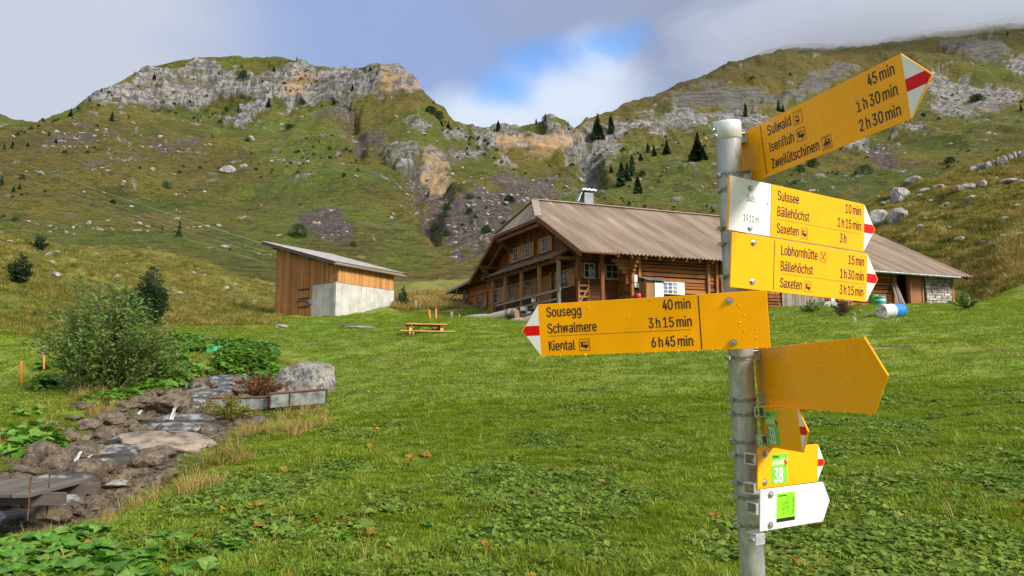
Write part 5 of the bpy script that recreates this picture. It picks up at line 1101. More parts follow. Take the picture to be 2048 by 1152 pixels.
        pl('red_stripe', [(0.001, -b), (at(-b), -b), (D, 0), (at(b), b), (0.001, b)], M_RED)

    def panel(s, x0, x1, depth, left=False, mat=None):
        h = s.H / 2; r = .004
        if not left:
            pts = [(x0, -h), (x1, -h), (x1 + depth, 0), (x1, h), (x0, h)]
        else:
            pts = [(x0, -h), (x1, -h), (x1, h), (x0, h), (x0 - depth, 0)]
        return s.plate('panel', pts, mat or M_YEL)


M_SLOT_SHADE = simple('slot_shade', (.26, .25, .235), .5, metal=.6, var=.05)
HH = .14
SQ = .645

# --- upper right sign, turned towards the viewer
s = Sign('hiking_sign', 'topmost yellow arrow sign reading Sulwald, Isenfluh and Zweilütschinen', (1527, 300, 1.924), (1811.5, 172, 1.5235), HH)
Ls = s.len
s.panel(-.150, Ls, .062); s.tip(Ls, .062)
mb = MB(); s.rect(mb, -.0012, -.0655, .0012, .0655); 
divo = mb.build('divider', M_INK, s.t)
mb = MB()
cap = .0262
for txt, z in (('Sulwald', .030), ('Isenfluh', -.0135), ('Zweilütschinen', -.0575)): w = s.write(mb, txt, .022, z, cap, squeeze=SQ); s.icon(mb, .022 + w + .010, z - .005, .031, {'S': 'cable', 'I': 'bus', 'Z': 'train'}[txt[0]])
for txt, z in (('45 min', .034), ('1 h 30 min', -.0105), ('2 h 30 min', -.0545)): s.write(mb, txt, Ls - .020, z, cap, 'r', squeeze=SQ)
s.mount(272, x=-.070); s.mount(350, x=-.070)
s.drops(110, .0, Ls - .01, -.066, .066, 1)

# --- Suls / Sulssee sign
s = Sign('hiking_sign', 'yellow arrow sign with a white field reading Suls 1910 m, Sulssee and Bällehöchst', (1456.7, 404.6, 1.872), (1727.7, 456, 2.158), HH)
Ls = s.len
s.panel(0, Ls, .055); s.tip(Ls, .055)
xd = .158
s.plate('white_field', [(.004, -.0695), (xd, -.0695), (xd, .0695), (.004, .0695)], M_WHITE, -.0004, -.0001, 0)
mb = MB(); s.rect(mb, xd - .0012, -.0695, xd + .0012, .0695); s.rect(mb, xd + .026, -.0205, Ls - .018, -.0196); mb.build('divider', M_INK, s.t)
mb = MB(); cap = .0262
for txt, z in (('Sulssee', .031), ('Bällehöchst', -.0115), ('Saxeten', -.0565)):
    w = s.write(mb, txt, xd + .024, z, cap, squeeze=SQ)
    if txt == 'Saxeten': s.icon(mb, xd + .024 + w + .010, z - .004, .029, 'bus')
for txt, z, x in (('10 min', .034, Ls - .016), ('1 h 15 min', -.0095, Ls - .014), ('3 h', -.054, Ls - .080)): s.write(mb, txt, x, z, cap, 'r', squeeze=SQ)
s.write(mb, 'Suls', xd / 2 + .002, .012, .0185, 'c', squeeze=.64, bold=.02); s.write(mb, '1910 m', xd / 2 + .004, -.041, .0185, 'c', squeeze=.64, bold=.02)
s.write(mb, '‘', xd - .014, -.002, .022, 'c')
s.bolt(.078, .047); s.bolt(.080, -.056)
s.mount(380); s.mount(456)

# --- Lobhornhütte sign
s = Sign('hiking_sign', 'yellow arrow sign reading Lobhornhütte, Bällehöchst and Saxeten, below the Sulssee sign', (1462.5, 518.3, 1.855), (1733.3, 555.6, 2.136), HH)
Ls = s.len
s.panel(0, Ls, .055); s.tip(Ls, .055)
mb = MB(); s.rect(mb, xd - .0012, -.0655, xd + .0012, .0655); s.rect(mb, xd + .026, -.0205, Ls - .014, -.0196); mb.build('divider', M_INK, s.t)
mb = MB()
for txt, z, ic in (('Lobhornhütte', .030, 'food'), ('Bällehöchst', -.0125, None), ('Saxeten', -.0565, 'bus')):
    w = s.write(mb, txt, xd + .024, z, cap, squeeze=SQ)
    if ic: s.icon(mb, xd + .024 + w + .010, z - .004, .029, ic)
for txt, z in (('15 min', .032), ('1 h 30 min', -.0105), ('3 h 15 min', -.0555)): s.write(mb, txt, Ls - .014, z, cap, 'r', squeeze=SQ)
s.bolt(.077, .050); s.bolt(.077, -.050)
s.mount(487); s.mount(552)

# --- Sousegg sign, pointing left
s = Sign('hiking_sign', 'yellow arrow sign pointing left, reading Sousegg, Schwalmere and Kiental', (1079.7, 661, 1.992), (1537.3, 637.9, 1.79), HH)
Ls = s.len
s.panel(0, Ls, .052, left=True); s.tip(0, .052, -1)
xr = Ls * .722
mb = MB(); s.rect(mb, xr - .0013, -.0665, xr + .0013, .0665); s.rect(mb, .024, -.0168, xr - .024, -.0160); mb.build('divider', M_INK, s.t)
mb = MB()
for txt, z in (('Sousegg', .035), ('Schwalmere', -.009), ('Kiental', -.0555)):
    w = s.write(mb, txt, .021, z, cap, squeeze=SQ)
    if txt == 'Kiental': s.icon(mb, .021 + w + .012, z - .003, .030, 'bus')
for txt, z in (('40 min', .036), ('3 h 15 min', -.0085), ('6 h 45 min', -.0575)): s.write(mb, txt, xr - .020, z, cap, 'r', squeeze=SQ)
s.bolt(Ls - .088, .050); s.bolt(Ls - .086, -.054)
s.mount(612); s.mount(668)
s.drops(90, .02, Ls - .01, -.066, .066, 2, .0006, .0018)
s.drops(26, .0, Ls, -.0715, -.069, 5, .0012, .0024)

# --- blank back of a sign turned away
s = Sign('hiking_sign', 'large blank yellow arrow sign, its wet back side turned to the stream', (1512, 754.5, 1.985), (1737, 751, 1.432), .150)
Ls = s.len
s.panel(0, Ls, .064)
s.mount(713, x=.03); s.mount(797, x=.03)
s.drops(300, .12, Ls + .03, -.068, .068, 3, .0007, .0024); s.drops(40, .02, Ls, -.076, -.073, 6, .0012, .0024)

# --- small route signs with stickers
def route_sticker(s, x0, x1, z0, z1, mat=None):
    s.join = True
    so = s.plate('sticker', [(x0, z0), (x1, z0), (x1, z1), (x0, z1)], M_GREEN, -.0005, -.0001, 0)
    w, h = x1 - x0, z1 - z0; U = lambda u, v: (x0 + u * w, z0 + v * h)
    mb = MB(); pk = [(0, .62), (.02, .72), (.10, .80), (.2, .76), (.30, .83), (.42, .76), (.52, .80), (.66, .86), (.8, .84), (.92, .80), (.92, .64), (.8, .66), (.7, .62), (.55, .66), (.4, .62), (.25, .66), (.1, .62)]
    s.poly(mb, [U(*p) for p in pk][::-1], -.0008); mb.build('mountain_print', M_PALEG, so)
    mb = MB(); wv = s.write(mb, '38', x0 + w * .12, z0 + h * .04, h * .50, 'l', squeeze=.62, bold=.10, y=-.0010); mb.build('number', M_WHITE, so)
    mb = MB(); s.write(mb, 'ViaBernä'[:7] + 'a', x0 + w * .05, z0 + h * .88, h * .085, 'l', squeeze=.72, bold=.03, y=-.0010); mb.build('lettering', M_INK, so)
    # cantonal shield: red field, yellow bend, black bear
    mb = MB(); c = [U(.76, .80), U(.94, .80), U(.94, .66), U(.90, .60), U(.85, .575), U(.80, .60), U(.76, .66)]; s.poly(mb, c[::-1], -.0011); so2 = mb.build('shield', M_RED, so)
    mb = MB(); s.poly(mb, [U(.76, .64), U(.80, .60), U(.94, .72), U(.94, .80), U(.92, .80), U(.76, .70)], -.0014); mb.build('shield_band', M_YEL, so2)
    mb = MB(); s.poly(mb, [U(.79, .675), U(.82, .66), U(.86, .67), U(.90, .65), U(.925, .69), U(.90, .735), U(.86, .72), U(.83, .745), U(.80, .72)], -.0017); mb.build('bear', M_INK, so2)


s = Sign('route_sign', 'small yellow sign with a green 38 sticker, its face turned to the left in shade', (1522, 853.5, 1.945), (1600, 861, 1.70), .100, 'route sign', 'small route signs on the pole')
Ls = s.len
s.panel(0, Ls, .042); s.tip(Ls, .042); route_sticker(s, .040, .122, -.043, .040)
s.mount(825, x=.026); s.mount(880, x=.026); s.drops(60, .02, Ls, -.048, .048, 7, .0007, .002)

s = Sign('route_sign', 'small yellow sign with a bright ViaBerna 38 sticker above the white sign', (1516.3, 937.5, 1.83), (1635.2, 925.5, 2.0), .100, 'route sign', 'small route signs on the pole')
Ls = s.len
s.panel(0, Ls, .037); s.tip(Ls, .037); route_sticker(s, .058, .130, -.043, .032)
s.bolt(.029, .035); s.bolt(.029, -.035)
s.mount(907, x=.008); s.mount(962, x=.008)

s = Sign('trail_run_sign', 'white arrow sign with a lime green trail run sticker, lowest on the pole', (1521, 1021.5, 1.80), (1646, 1003.2, 1.907), .1005, 'trail sign')
Ls = s.len
s.panel(0, Ls, .026, mat=M_WHITE)
s.join = True
so = s.plate('sticker', [(.055, -.034), (.120, -.034), (.120, .036), (.055, .036)], M_LIME, -.0005, -.0001, 0)
mb = MB(); s.rect(mb, .055, -.0345, .120, -.0255, -.0008); mb.build('black_band', M_INK, so); mb = MB(); s.write(mb, 'trail running', .060, .0275, .0048, squeeze=.8, y=-.0009); mb.build('lettering', M_INK, so); mb = MB(); s.write(mb, 'Kleingruppe', .1165, -.018, .0075, squeeze=.72, y=-.0009, rot=math.pi / 2, bold=0.0)
mb.build('lettering', M_INK, so)
mb.build('lettering', M_INK, so)
mb = MB(); s.write(mb, 'TRAIL', .0715, .004, .0085, squeeze=.8, y=-.0009, rot=.12, bold=0.0); s.write(mb, 'RUN', .0745, -.0085, .0105, squeeze=.9, y=-.0009, rot=.12, bold=.01)
s.line(mb, (.075, -.016), (.102, -.009), .003)
for a in range(5): s.line(mb, (.090 + .003 * math.cos(a * 1.1), .016 + .0035 * math.sin(a * 1.1)), (.093 + .008 * math.cos(a * 1.1 + .7), .019 + .009 * math.sin(a * 1.1 + .7)), .0025)
mb.build('logo', M_DGREEN, so)
s.bolt(.033, .036); s.bolt(.033, -.038)
s.mount(990, x=.006); s.mount(1046, x=.006)

# ================================================================== THE ALP HUT (long wooden barn)
tA, tB = .36, .50
BU = Vector((1, tA, 0)).normalized(); BV = Vector((-tB, 1, 0)).normalized(); ZUP = Vector((0, 0, 1))
A0 = Vector((3.53, 36.8, 0))
ZE, SL, TR, TL, LEN = 6.71, .594, 7.4, 14.3, 27.0


def B(s_, t_, z): return A0 + BU * s_ + BV * t_ + ZUP * z


def s_at(px, t_):
    """position along the front at a picture column"""
    r = (px - 1024) / F; o = A0 + BV * t_
    return (r * o.y - o.x) / (BU.x - r * BU.y)


def t_at(px, s_):
    r = (px - 1024) / F; o = A0 + BU * s_
    return (o.x - r * o.y) / (r * BV.y - BV.x)


def roofz(t_): return ZE + SL * min(t_, 2 * TR - t_)


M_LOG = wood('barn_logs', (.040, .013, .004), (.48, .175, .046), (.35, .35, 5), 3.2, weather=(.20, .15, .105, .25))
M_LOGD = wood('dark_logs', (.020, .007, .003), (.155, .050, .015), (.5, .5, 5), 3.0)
M_BOARD = wood('red_brown_boards', (.040, .011, .004), (.27, .080, .022), (4, 4, .4), 3.0)
M_BEAM = wood('brown_beams', (.055, .020, .007), (.26, .10, .032), (2, 2, 2), 2.0)
M_POST = wood('tan_posts', (.12, .058, .022), (.40, .20, .075), (4, 4, .5), 2.5)
M_GREYW = wood('grey_weathered_wood', (.10, .082, .064), (.33, .28, .225), (3, 3, 1), 3.0)
M_SHUT = wood('shutter_boards', (.19, .085, .030), (.46, .225, .085), (4, 4, .5), 3.0)
M_FRAME = simple('pale_window_frame', (.35, .32, .27), .6, var=.12, scale=12)
M_GLASS = simple('window_pane', (.02, .022, .025), .08, spec=.6, var=.1)
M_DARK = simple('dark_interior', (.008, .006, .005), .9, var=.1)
M_TIN = simple('zinc_sheet', (.34, .37, .39), .42, metal=.6, var=.15, scale=6)


def roof_mat():
    m, t, b = new_mat('corrugated_roofing')
    at = nd(t, 'ShaderNodeAttribute', attribute_name='rib'); at2 = nd(t, 'ShaderNodeAttribute', attribute_name='down')
    tc = nd(t, 'ShaderNodeTexCoord')
    n = nd(t, 'ShaderNodeTexNoise'); n.inputs['Scale'].default_value = 1.3; n.inputs['Detail'].default_value = 7; t.links.new(tc.outputs['Object'], n.inputs['Vector'])
    cx = nd(t, 'ShaderNodeCombineXYZ'); t.links.new(at.outputs['Fac'], cx.inputs[0]); t.links.new(math_node(t, 'MULTIPLY', at2.outputs['Fac'], .16), cx.inputs[1])
    n2 = nd(t, 'ShaderNodeTexNoise'); n2.inputs['Scale'].default_value = 1.1; n2.inputs['Detail'].default_value = 4; t.links.new(cx.outputs[0], n2.inputs['Vector'])
    n3 = nd(t, 'ShaderNodeTexNoise'); n3.inputs['Scale'].default_value = 14; n3.inputs['Detail'].default_value = 6; t.links.new(tc.outputs['Object'], n3.inputs['Vector'])
    c = mixc(t, maprange(t, n2.outputs['Fac'], .35, .65), (.195, .138, .095), (.325, .242, .172))
    c = mixc(t, math_node(t, 'MULTIPLY', maprange(t, n.outputs['Fac'], .5, .75), .5), c, (.30, .21, .14))
    c = mixc(t, math_node(t, 'MULTIPLY', maprange(t, n3.outputs['Fac'], .58, .70), .25), c, (.10, .06, .04))
    # bare, lime-washed streaks near the hipped end
    st = math_node(t, 'MULTIPLY', maprange(t, n2.outputs['Fac'], .55, .66), maprange(t, at.outputs['Fac'], 9.5, 4.0))
    st = math_node(t, 'MULTIPLY', st, maprange(t, at2.outputs['Fac'], 3.0, 6.0))
    c = mixc(t, math_node(t, 'MULTIPLY', st, .85), c, (.52, .46, .36))
    t.links.new(c, b.inputs['Base Color']); b.inputs['Roughness'].default_value = .52; b.inputs['Metallic'].default_value = .0
    b.inputs['Specular IOR Level'].default_value = .45
    return m


M_ROOF = roof_mat()


def corrugated(name, parent, cols, t0f, t1f, fn, per=.24, amp=.034, rows=10, mat=None, thick=.02):
    """Ribbed sheet: cols along the eave, running from t0f(s) to t1f(s); fn(s, t, lift) gives the point."""
    s0, s1 = cols; n = int((s1 - s0) / per * 6); ss = np.linspace(s0, s1, n + 1)
    P = np.zeros((rows + 1, n + 1, 3)); rib = np.zeros((rows + 1, n + 1)); down = np.zeros_like(rib)
    off = parent.location
    for i, s_ in enumerate(ss):
        ph = (s_ / per) % 1.0
        lift = amp * (1 if .08 < ph < .42 else (-1 if .58 < ph < .92 else (math.sin(2 * math.pi * ph) / .48 if True else 0)))
        lift = max(-amp, min(amp, lift))
        a, b = t0f(s_), t1f(s_)
        for j in range(rows + 1):
            t_ = a + (b - a) * j / rows
            P[j, i] = fn(s_, t_, lift) - off; rib[j, i] = s_; down[j, i] = t_
    o = grid_mesh(name, P, mat or M_ROOF, dict(rib=rib, down=down), smooth=False)
    o.parent = parent
    so = o.modifiers.new('sheet', 'SOLIDIFY'); so.thickness = thick; so.offset = 0
    return o


def window(parent, c, U, N, w, h, nx=2, ny=3, fw=.05, label=None):
    """Casement: pane set back, pale frame with glazing bars; N points outwards."""
    c = Vector(c); U = Vector(U); N = Vector(N)
    wo = MB()
    for sx in (-1, 1): wo.box(c + U * sx * (w / 2 - fw / 2) + N * .05, (fw, .07, h), U, ZUP)
    for sz in (-1, 1): wo.box(c + ZUP * sz * (h / 2 - fw / 2) + N * .053, (w - .002, .07, fw), U, ZUP)
    for k in range(1, nx): wo.box(c + U * (-w / 2 + w * k / nx) + N * .045, (fw * .7, .05, h - fw), U, ZUP)
    for k in range(1, ny): wo.box(c + ZUP * (-h / 2 + h * k / ny) + N * .042, (w - fw, .045, fw * .55), U, ZUP)
    o = wo.build('window', M_FRAME, parent)
    p = MB(); p.box(c + N * .03, (w - .01, .012, h - .01), U, ZUP); p.build('pane', M_GLASS, o)
    sl = MB(); sl.box(c - ZUP * (h / 2 + .03) + N * .07, (w + .12, .14, .05), U, ZUP, tone=.7); sl.build('sill', M_GREYW, o)
    return o


def shutter(parent, c, U, N, w, h):
    mb = MB()
    for k in range(3): mb.box(Vector(c) + Vector(U) * (-w / 2 + w * (k + .5) / 3) + Vector(N) * .06, (w / 3 - .008, .03, h), U, ZUP, tone=random.uniform(.3, .9))
    for z in (-.3, .3): mb.box(Vector(c) + ZUP * z * h + Vector(N) * .085, (w, .02, .07), U, ZUP, tone=.4)
    return mb.build('shutter', M_SHUT, parent)


def build_barn():
    base = B(0, 1.2, 0); base.z = 3.2
    T = empty('alp_hut', base, 'long brown wooden alp hut with a brown corrugated half-hipped roof', 'hut')
    # ---------------- roof
    hipT0, hipT1, hipS = 4.56, 10.26, 1.24
    def up(s_): return TR if s_ >= hipS else hipT0 + (TR - hipT0) * s_ / hipS
    def dn(s_): return TR if s_ >= hipS else hipT1 - (hipT1 - TR) * s_ / hipS
    nR = (BV.cross(BU) * 1); nrm = Vector((0, 0, 1))
    rf = lambda s_, t_, l: B(s_, t_, roofz(t_) + l)
    r0 = corrugated('roof', T, (0, LEN), lambda s_: 0.0, up, rf)
    corrugated('roof', T, (0, LEN), lambda s_: TL, dn, rf)
    zh = roofz(hipT0); zr = roofz(TR)
    def hipf(t_, q, l):
        return B(q, t_, zh + (zr - zh) * q / hipS + l)
    def hiptop(t_): return hipS * ((t_ - hipT0) / (TR - hipT0) if t_ < TR else (hipT1 - t_) / (hipT1 - TR))
    corrugated('roof_hip', T, (hipT0, hipT1), lambda t_: -.05, lambda t_: max(-.04, hiptop(t_)), hipf)
    mb = MB()                                        # ridge and hip flashings
    mb.beam(B(hipS, TR, zr + .05), B(LEN, TR, zr + .05), .34, .05, tone=.5)
    mb.build('ridge_cap', M_ROOFCAP, T)
    mb = MB(); mb.beam(B(hipS, TR, zr + .05), B(0, hipT0, zh + .06), .42, .04); mb.beam(B(hipS, TR, zr + .05), B(0, hipT1, zh + .06), .30, .04); mb.build('hip_cap', M_ROOFCAP, T)
    # timber under the sheets: boarding, rafters, verge boards
    mb = MB()
    for (ta, tb) in ((.15, TR), (TL - .15, TR)):
        for k in range(0, 28):
            s0 = .08 + k * (LEN - .2) / 28; s1 = s0 + (LEN - .2) / 28 - .01
            tt = tb
            if s0 < hipS: tt = min(tb, up(s0)) if ta < tb else max(tb, dn(s0))
            n_ = 1
            mb.quad(B(s0, ta, roofz(ta) - .07), B(s1, ta, roofz(ta) - .07), B(s1, tt, roofz(tt) - .07), B(s0, tt, roofz(tt) - .07), tone=random.uniform(.1, .6))
    mb.add([B(0, hipT0, zh - .07), B(0, hipT1, zh - .07), B(hipS, TR, zr - .07)], [(0, 1, 2)], .3)
    mb.build('roof_boarding', M_BEAM, T)
    mb = MB()
    for (ta, tb, sgn) in ((.02, hipT0, 1), (TL - .02, hipT1, -1)):
        mb.beam(B(-.03, ta, roofz(ta) - .16), B(-.03, tb, roofz(tb) - .16), .05, .24, tone=.25)
    mb.beam(B(-.03, hipT0, zh - .15), B(-.03, hipT1, zh - .15), .05, .2, tone=.2)
    mb.beam(B(.6, TL - .6, roofz(TL - .6) - .35), B(.6, hipT1 + .2, roofz(hipT1 + .2) - .35), .14, .16, tone=.9)
    mb.build('verge_board', M_BEAM, T)
    mb = MB()
    for k in range(33):
        s_ = .5 + k * (LEN - .8) / 32
        mb.beam(B(s_, .10, roofz(.10) - .17), B(s_, 2.6, roofz(2.6) - .17), .12, .16, tone=random.uniform(.2, .8))
    mb.build('rafter_end', M_BEAM, T)
    mb = MB()                                        # carved purlins and brackets under the gable overhang
    for t_ in (2.6, 4.7, 10.1, 12.6):
        zz = roofz(t_) - .32
        mb.beam(B(-.0, t_, zz), B(1.6, t_, zz), .2, .24, tone=.4); mb.beam(B(.1, t_, zz - .12), B(1.2, t_, zz - .95), .14, .16, tone=.35)
    mb.beam(B(.15, hipT0, zh - .4), B(.15, hipT1, zh - .4), .16, .2, tone=.3)
    mb.build('purlin', M_BEAM, T)
    # gutter along the right part of the eave
    s0, s1 = s_at(1735, 0), LEN - 1.2
    mb = MB(); mb.tube([B(s0, -.06, ZE - .06), B(s1, -.06, ZE - .10)], .075, 10); mb.build('gutter', M_TIN, T); mb = MB(); mb.tube([B(-.0, -.03, ZE - .05), B(s_at(1236, 0), -.03, ZE - .06)], .06, 8); mb.build('gutter', M_BEAM, T)
    # chimney
    sc = s_at(1182, TR)
    ch = MB(); c = B(sc, TR + .25, zr + .30); ch.box(c, (.62, .6, 1.0), BU, ZUP); cho = ch.build('chimney', M_TINL, T, .01)
    cc = MB()
    for k in range(7): cc.box(c + BU * (-.42 + .14 * k) + ZUP * (.66 + .03 * (k % 2)), (.13, .8, .12), BU, ZUP, tone=.5)
    cc.beam(c + BU * -.40 + ZUP * .62, c + BU * -.72 + ZUP * -.1, .5, .05); cc.build('chimney_cap', M_TIN, cho)
    # ---------------- gable wall
    sw = 1.2; N_G = -BU
    lo = 3.0
    mb = MB(); t_ = 2.4
    while t_ < 13.35:                                # upright boards of the upper storey
        w = random.uniform(.15, .22); tm = t_ + w / 2
        top = min(roofz(tm) - .12, zr - .25)
        if top > 7.35: mb.box(B(sw + random.uniform(-.01, .012), tm, (7.3 + top) / 2), (w - .008, .05, top - 7.3), BV, ZUP, tone=random.uniform(.15, .9))
        t_ += w
    mb.build('gable_boarding', M_BOARD, T)
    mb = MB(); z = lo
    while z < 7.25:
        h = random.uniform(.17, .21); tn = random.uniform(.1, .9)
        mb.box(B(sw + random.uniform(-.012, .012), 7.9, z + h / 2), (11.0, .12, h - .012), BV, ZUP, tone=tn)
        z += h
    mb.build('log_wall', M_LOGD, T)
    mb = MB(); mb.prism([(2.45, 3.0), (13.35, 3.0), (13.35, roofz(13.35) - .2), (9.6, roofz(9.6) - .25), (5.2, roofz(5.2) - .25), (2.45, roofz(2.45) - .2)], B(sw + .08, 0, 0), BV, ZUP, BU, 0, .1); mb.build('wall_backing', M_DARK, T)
    # windows and shutters: ground floor then gable
    for px in (997, 1028, 1060, 1134):
        t_ = t_at(px, sw)
        window(T, B(sw - .06, t_, 5.80), -BV, N_G, .72 if px < 1134 else .9, .95)
        for sgn in (-1, 1): shutter(T, B(sw - .06, t_ + sgn * .80, 5.80), -BV, N_G, .62, 1.0)
    for px in (1034, 1058.6, 1094):
        t_ = t_at(px, sw)
        window(T, B(sw - .03, t_, 8.12), -BV, N_G, .60, .85)
        for sgn in (-1, 1): shutter(T, B(sw - .03, t_ + sgn * .58, 8.12), -BV, N_G, .48, .9)
    td = t_at(1094, sw)
    mb = MB()
    for k in range(5): mb.box(B(sw - .09, td - .5 + k * .25, 5.25), (.24, .05, 2.0), BV, ZUP, tone=random.uniform(.4, .9))
    for z in (4.7, 5.25, 5.8): mb.box(B(sw - .125, td, z), (1.2, .03, .1), BV, ZUP, tone=.5)
    for sgn in (-1, 1): mb.box(B(sw - .11, td + sgn * .7, 5.3), (.16, .1, 2.2), BV, ZUP, tone=.95)
    d = mb.build('door', M_POST, T)
    # porch: shingled roof, four posts, rail, deck
    mb = MB(); rows = 9
    for r in range(rows):
        a, b_ = r / rows, (r + 1.25) / rows
        t_ = 2.5
        while t_ < 11.4:
            w = random.uniform(.10, .2)
            zi = lambda f: 6.68 + (7.50 - 6.68) * min(f, 1)
            si = lambda f: -.40 + 1.6 * min(f, 1)
            p0, p1 = B(si(a), t_ + w / 2, zi(a) + .05), B(si(b_), t_ + w / 2, zi(b_) + .03)
            mb.beam(p0, p1, w - .008, .02, tone=random.random())
            t_ += w
    mb.build('porch_roof', M_GREYW, T)
    mb = MB(); mb.beam(B(.0, 2.35, 6.62), B(.0, 11.3, 6.62), .18, .2, tone=.35)
    for k in range(12): mb.beam(B(-.38, 2.6 + k * .78, 6.66), B(1.2, 2.6 + k * .78, 7.43), .09, .1, tone=.3)
    mb.beam(B(.0, 2.4, 6.72), B(2.0, 2.4, 6.80), .16, .18, tone=.6)
    mb.build('porch_beam', M_BEAM, T)
    for t_ in (2.35, 4.49, 6.65, 8.8):
        mb = MB(); mb.beam(B(.0, t_, 3.2), B(.0, t_, 6.55), .17, .17, up=BU, tone=.35 if t_ < 3 else .7); mb.build('porch_post', M_GREYW if t_ < 3 else M_POST, T)
    mb = MB(); mb.box(B(.58, 5.9, 4.02), (7.4, 1.3, .14), BV, ZUP, tone=.5); mb.beam(B(-.05, 2.2, 3.9), B(-.05, 9.6, 3.9), .12, .2, tone=.6); mb.build('porch_deck', M_GREYW, T)
    mb = MB(); mb.beam(B(-.10, 2.0, 4.98), B(-.10, 9.9, 4.86), .10, .12, tone=.7); mb.beam(B(-.08, 2.2, 4.52), B(-.08, 9.4, 4.46), .06, .12, tone=.4)
    mb.beam(B(-.08, 2.2, 4.28), B(-.08, 9.0, 4.24), .05, .09, tone=.3); mb.build('railing', M_GREYW, T)
    # corner posts
    for (s_, t_, z1, m, w) in ((1.16, 2.34, 7.2, M_BEAM, .22), (1.95, 1.35, 7.0, M_BEAM, .18), (1.1, 12.85, 7.0, M_POST, .30)):
        mb = MB(); mb.beam(B(s_, t_, 3.0), B(s_, t_, z1), w, w, up=BU, tone=.7); mb.build('post', m, T)
    # ---------------- recessed living part facing the meadow
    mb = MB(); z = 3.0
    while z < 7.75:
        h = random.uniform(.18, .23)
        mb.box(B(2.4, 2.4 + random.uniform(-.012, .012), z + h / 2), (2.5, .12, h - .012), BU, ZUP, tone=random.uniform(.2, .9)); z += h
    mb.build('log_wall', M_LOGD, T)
    for px, w in ((1179, .66), (1225, .78)):
        s_ = s_at(px, 2.34); window(T, B(s_, 2.33, 6.12), BU, -BV, w, .80, ny=2)
        shutter(T, B(s_ - .62, 2.33, 6.12), BU, -BV, .42, .84)
    mb = MB()                                        # old slatted gate leaning under the window
    g0, g1 = s_at(1160, 2.0), s_at(1180, 2.0)
    for z in (4.35, 4.65, 4.95, 5.25): mb.beam(B(g0, 2.05, z), B(g1, 2.05, z + .02), .03, .09, tone=.6)
    for s_ in (g0, g1): mb.beam(B(s_, 2.05, 3.9), B(s_, 2.05, 5.5 + (.1 if s_ == g1 else 0)), .05, .07, up=BU, tone=.6)
    mb.beam(B(g0, 2.02, 4.3), B(g1, 2.02, 5.2), .03, .08, tone=.5)
    mb.build('gate', M_SHUT, T)
    # ---------------- log wall of the stable
    sa = 3.5; sd0, sd1 = s_at(1799, 1.2), s_at(1819, 1.2); st0 = s_at(1853, 1.2); s_end = 26.4
    sp = [sa, s_at(1281, 1.2), s_at(1420, 1.2), s_at(1444, 1.2), s_at(1560, 1.2), s_at(1700, 1.2), sd0]
    mb = MB()
    for k in range(len(sp) - 1):
        z = 2.9; j = 0
        while z < 6.95:
            h = random.uniform(.16, .26); bow = random.uniform(-.02, .03)
            cs = (sp[k] + sp[k + 1]) / 2; L = sp[k + 1] - sp[k]
            n = max(1, int(L / 2.2)) if (j % 2) else max(1, int(L / 3.5))
            for i in range(n):
                a, b_ = sp[k] + L * i / n, sp[k] + L * (i + 1) / n
                mb.box(B((a + b_) / 2, 1.2 + random.uniform(-.03, .015), z + h / 2 + random.uniform(-.01, .01)), (b_ - a - .012, .16, h - random.uniform(.03, .075)), BU + ZUP * random.uniform(-.006, .006), ZUP, tone=random.uniform(.15, 1))
            z += h; j += 1
    mb.build('log_wall', M_LOG, T)
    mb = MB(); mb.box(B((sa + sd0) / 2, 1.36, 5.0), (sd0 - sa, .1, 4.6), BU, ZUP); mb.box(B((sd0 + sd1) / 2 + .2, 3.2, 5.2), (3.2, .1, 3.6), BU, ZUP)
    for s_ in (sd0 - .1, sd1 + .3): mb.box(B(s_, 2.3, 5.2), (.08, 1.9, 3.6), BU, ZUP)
    mb.build('dark_inside', M_DARK, T)  # near-black boxes stand in for the shade inside the stable
    for k, (px, m) in enumerate(((1266, M_LOG), (1281, M_POST), (1420, M_POST), (1437, M_LOG), (1446, M_BEAM), (1700, M_GREYW), (1794, M_POST), (1823, M_POST))):
        s_ = s_at(px, 1.05); mb = MB(); mb.beam(B(s_, 1.06, 3.0), B(s_, 1.06, 7.15), .22 if k < 5 else .14, .14, up=BU, tone=.8); mb.build('wall_post', m, T)
    mb = MB()                                        # stepped log ends of the corner carrying the eave
    for k in range(7):
        z = 5.4 + k * .19; L = .25 + max(0, k - 2) * .20
        mb.box(B(sa - L / 2 + .2, 1.2, z), (L + .4, .17, .17), BU, ZUP, tone=random.uniform(.5, 1)); mb.box(B(sa, 1.2 - L / 3, z + .09), (.17, L * .8 + .3, .17), BU, ZUP, tone=random.uniform(.3, 1))
    mb.build('log_end', M_LOG, T)
    mb = MB(); z = 3.0                               # side return of the stable wall
    while z < 7.4:
        h = .2; mb.box(B(sa, 1.85, z + h / 2), (.14, 1.15, h - .012), BU, ZUP, tone=random.uniform(.1, .8)); z += h
    mb.build('log_wall', M_LOG, T)
    mb = MB(); mb.beam(B(1.0, 1.1, 7.04), B(s_end, 1.1, 7.04), .2, .22, tone=.75); mb.build('wall_plate', M_LOG, T)
    # grey plank cladding, small hatch, open door, stone end
    mb = MB(); a, b_ = s_at(1568, 1.0), s_at(1650, 1.0); s_ = a
    while s_ < b_:
        w = random.uniform(.14, .24); mb.box(B(s_ + w / 2, 1.02, 4.95), (w - .012, .04, 1.5 + random.uniform(-.08, .08)), BU, ZUP, tone=random.random()); s_ += w
    mb.build('plank_cladding', M_GREYW, T)
    mb = MB(); a, b_ = s_at(1683, 1.0), s_at(1706, 1.0); mb.box(B((a + b_) / 2, 1.09, 5.35), (b_ - a, .06, .62), BU, ZUP); ho = mb.build('hatch_shade', M_DARK, T)  # black slab: the opening's shade is put into its colour
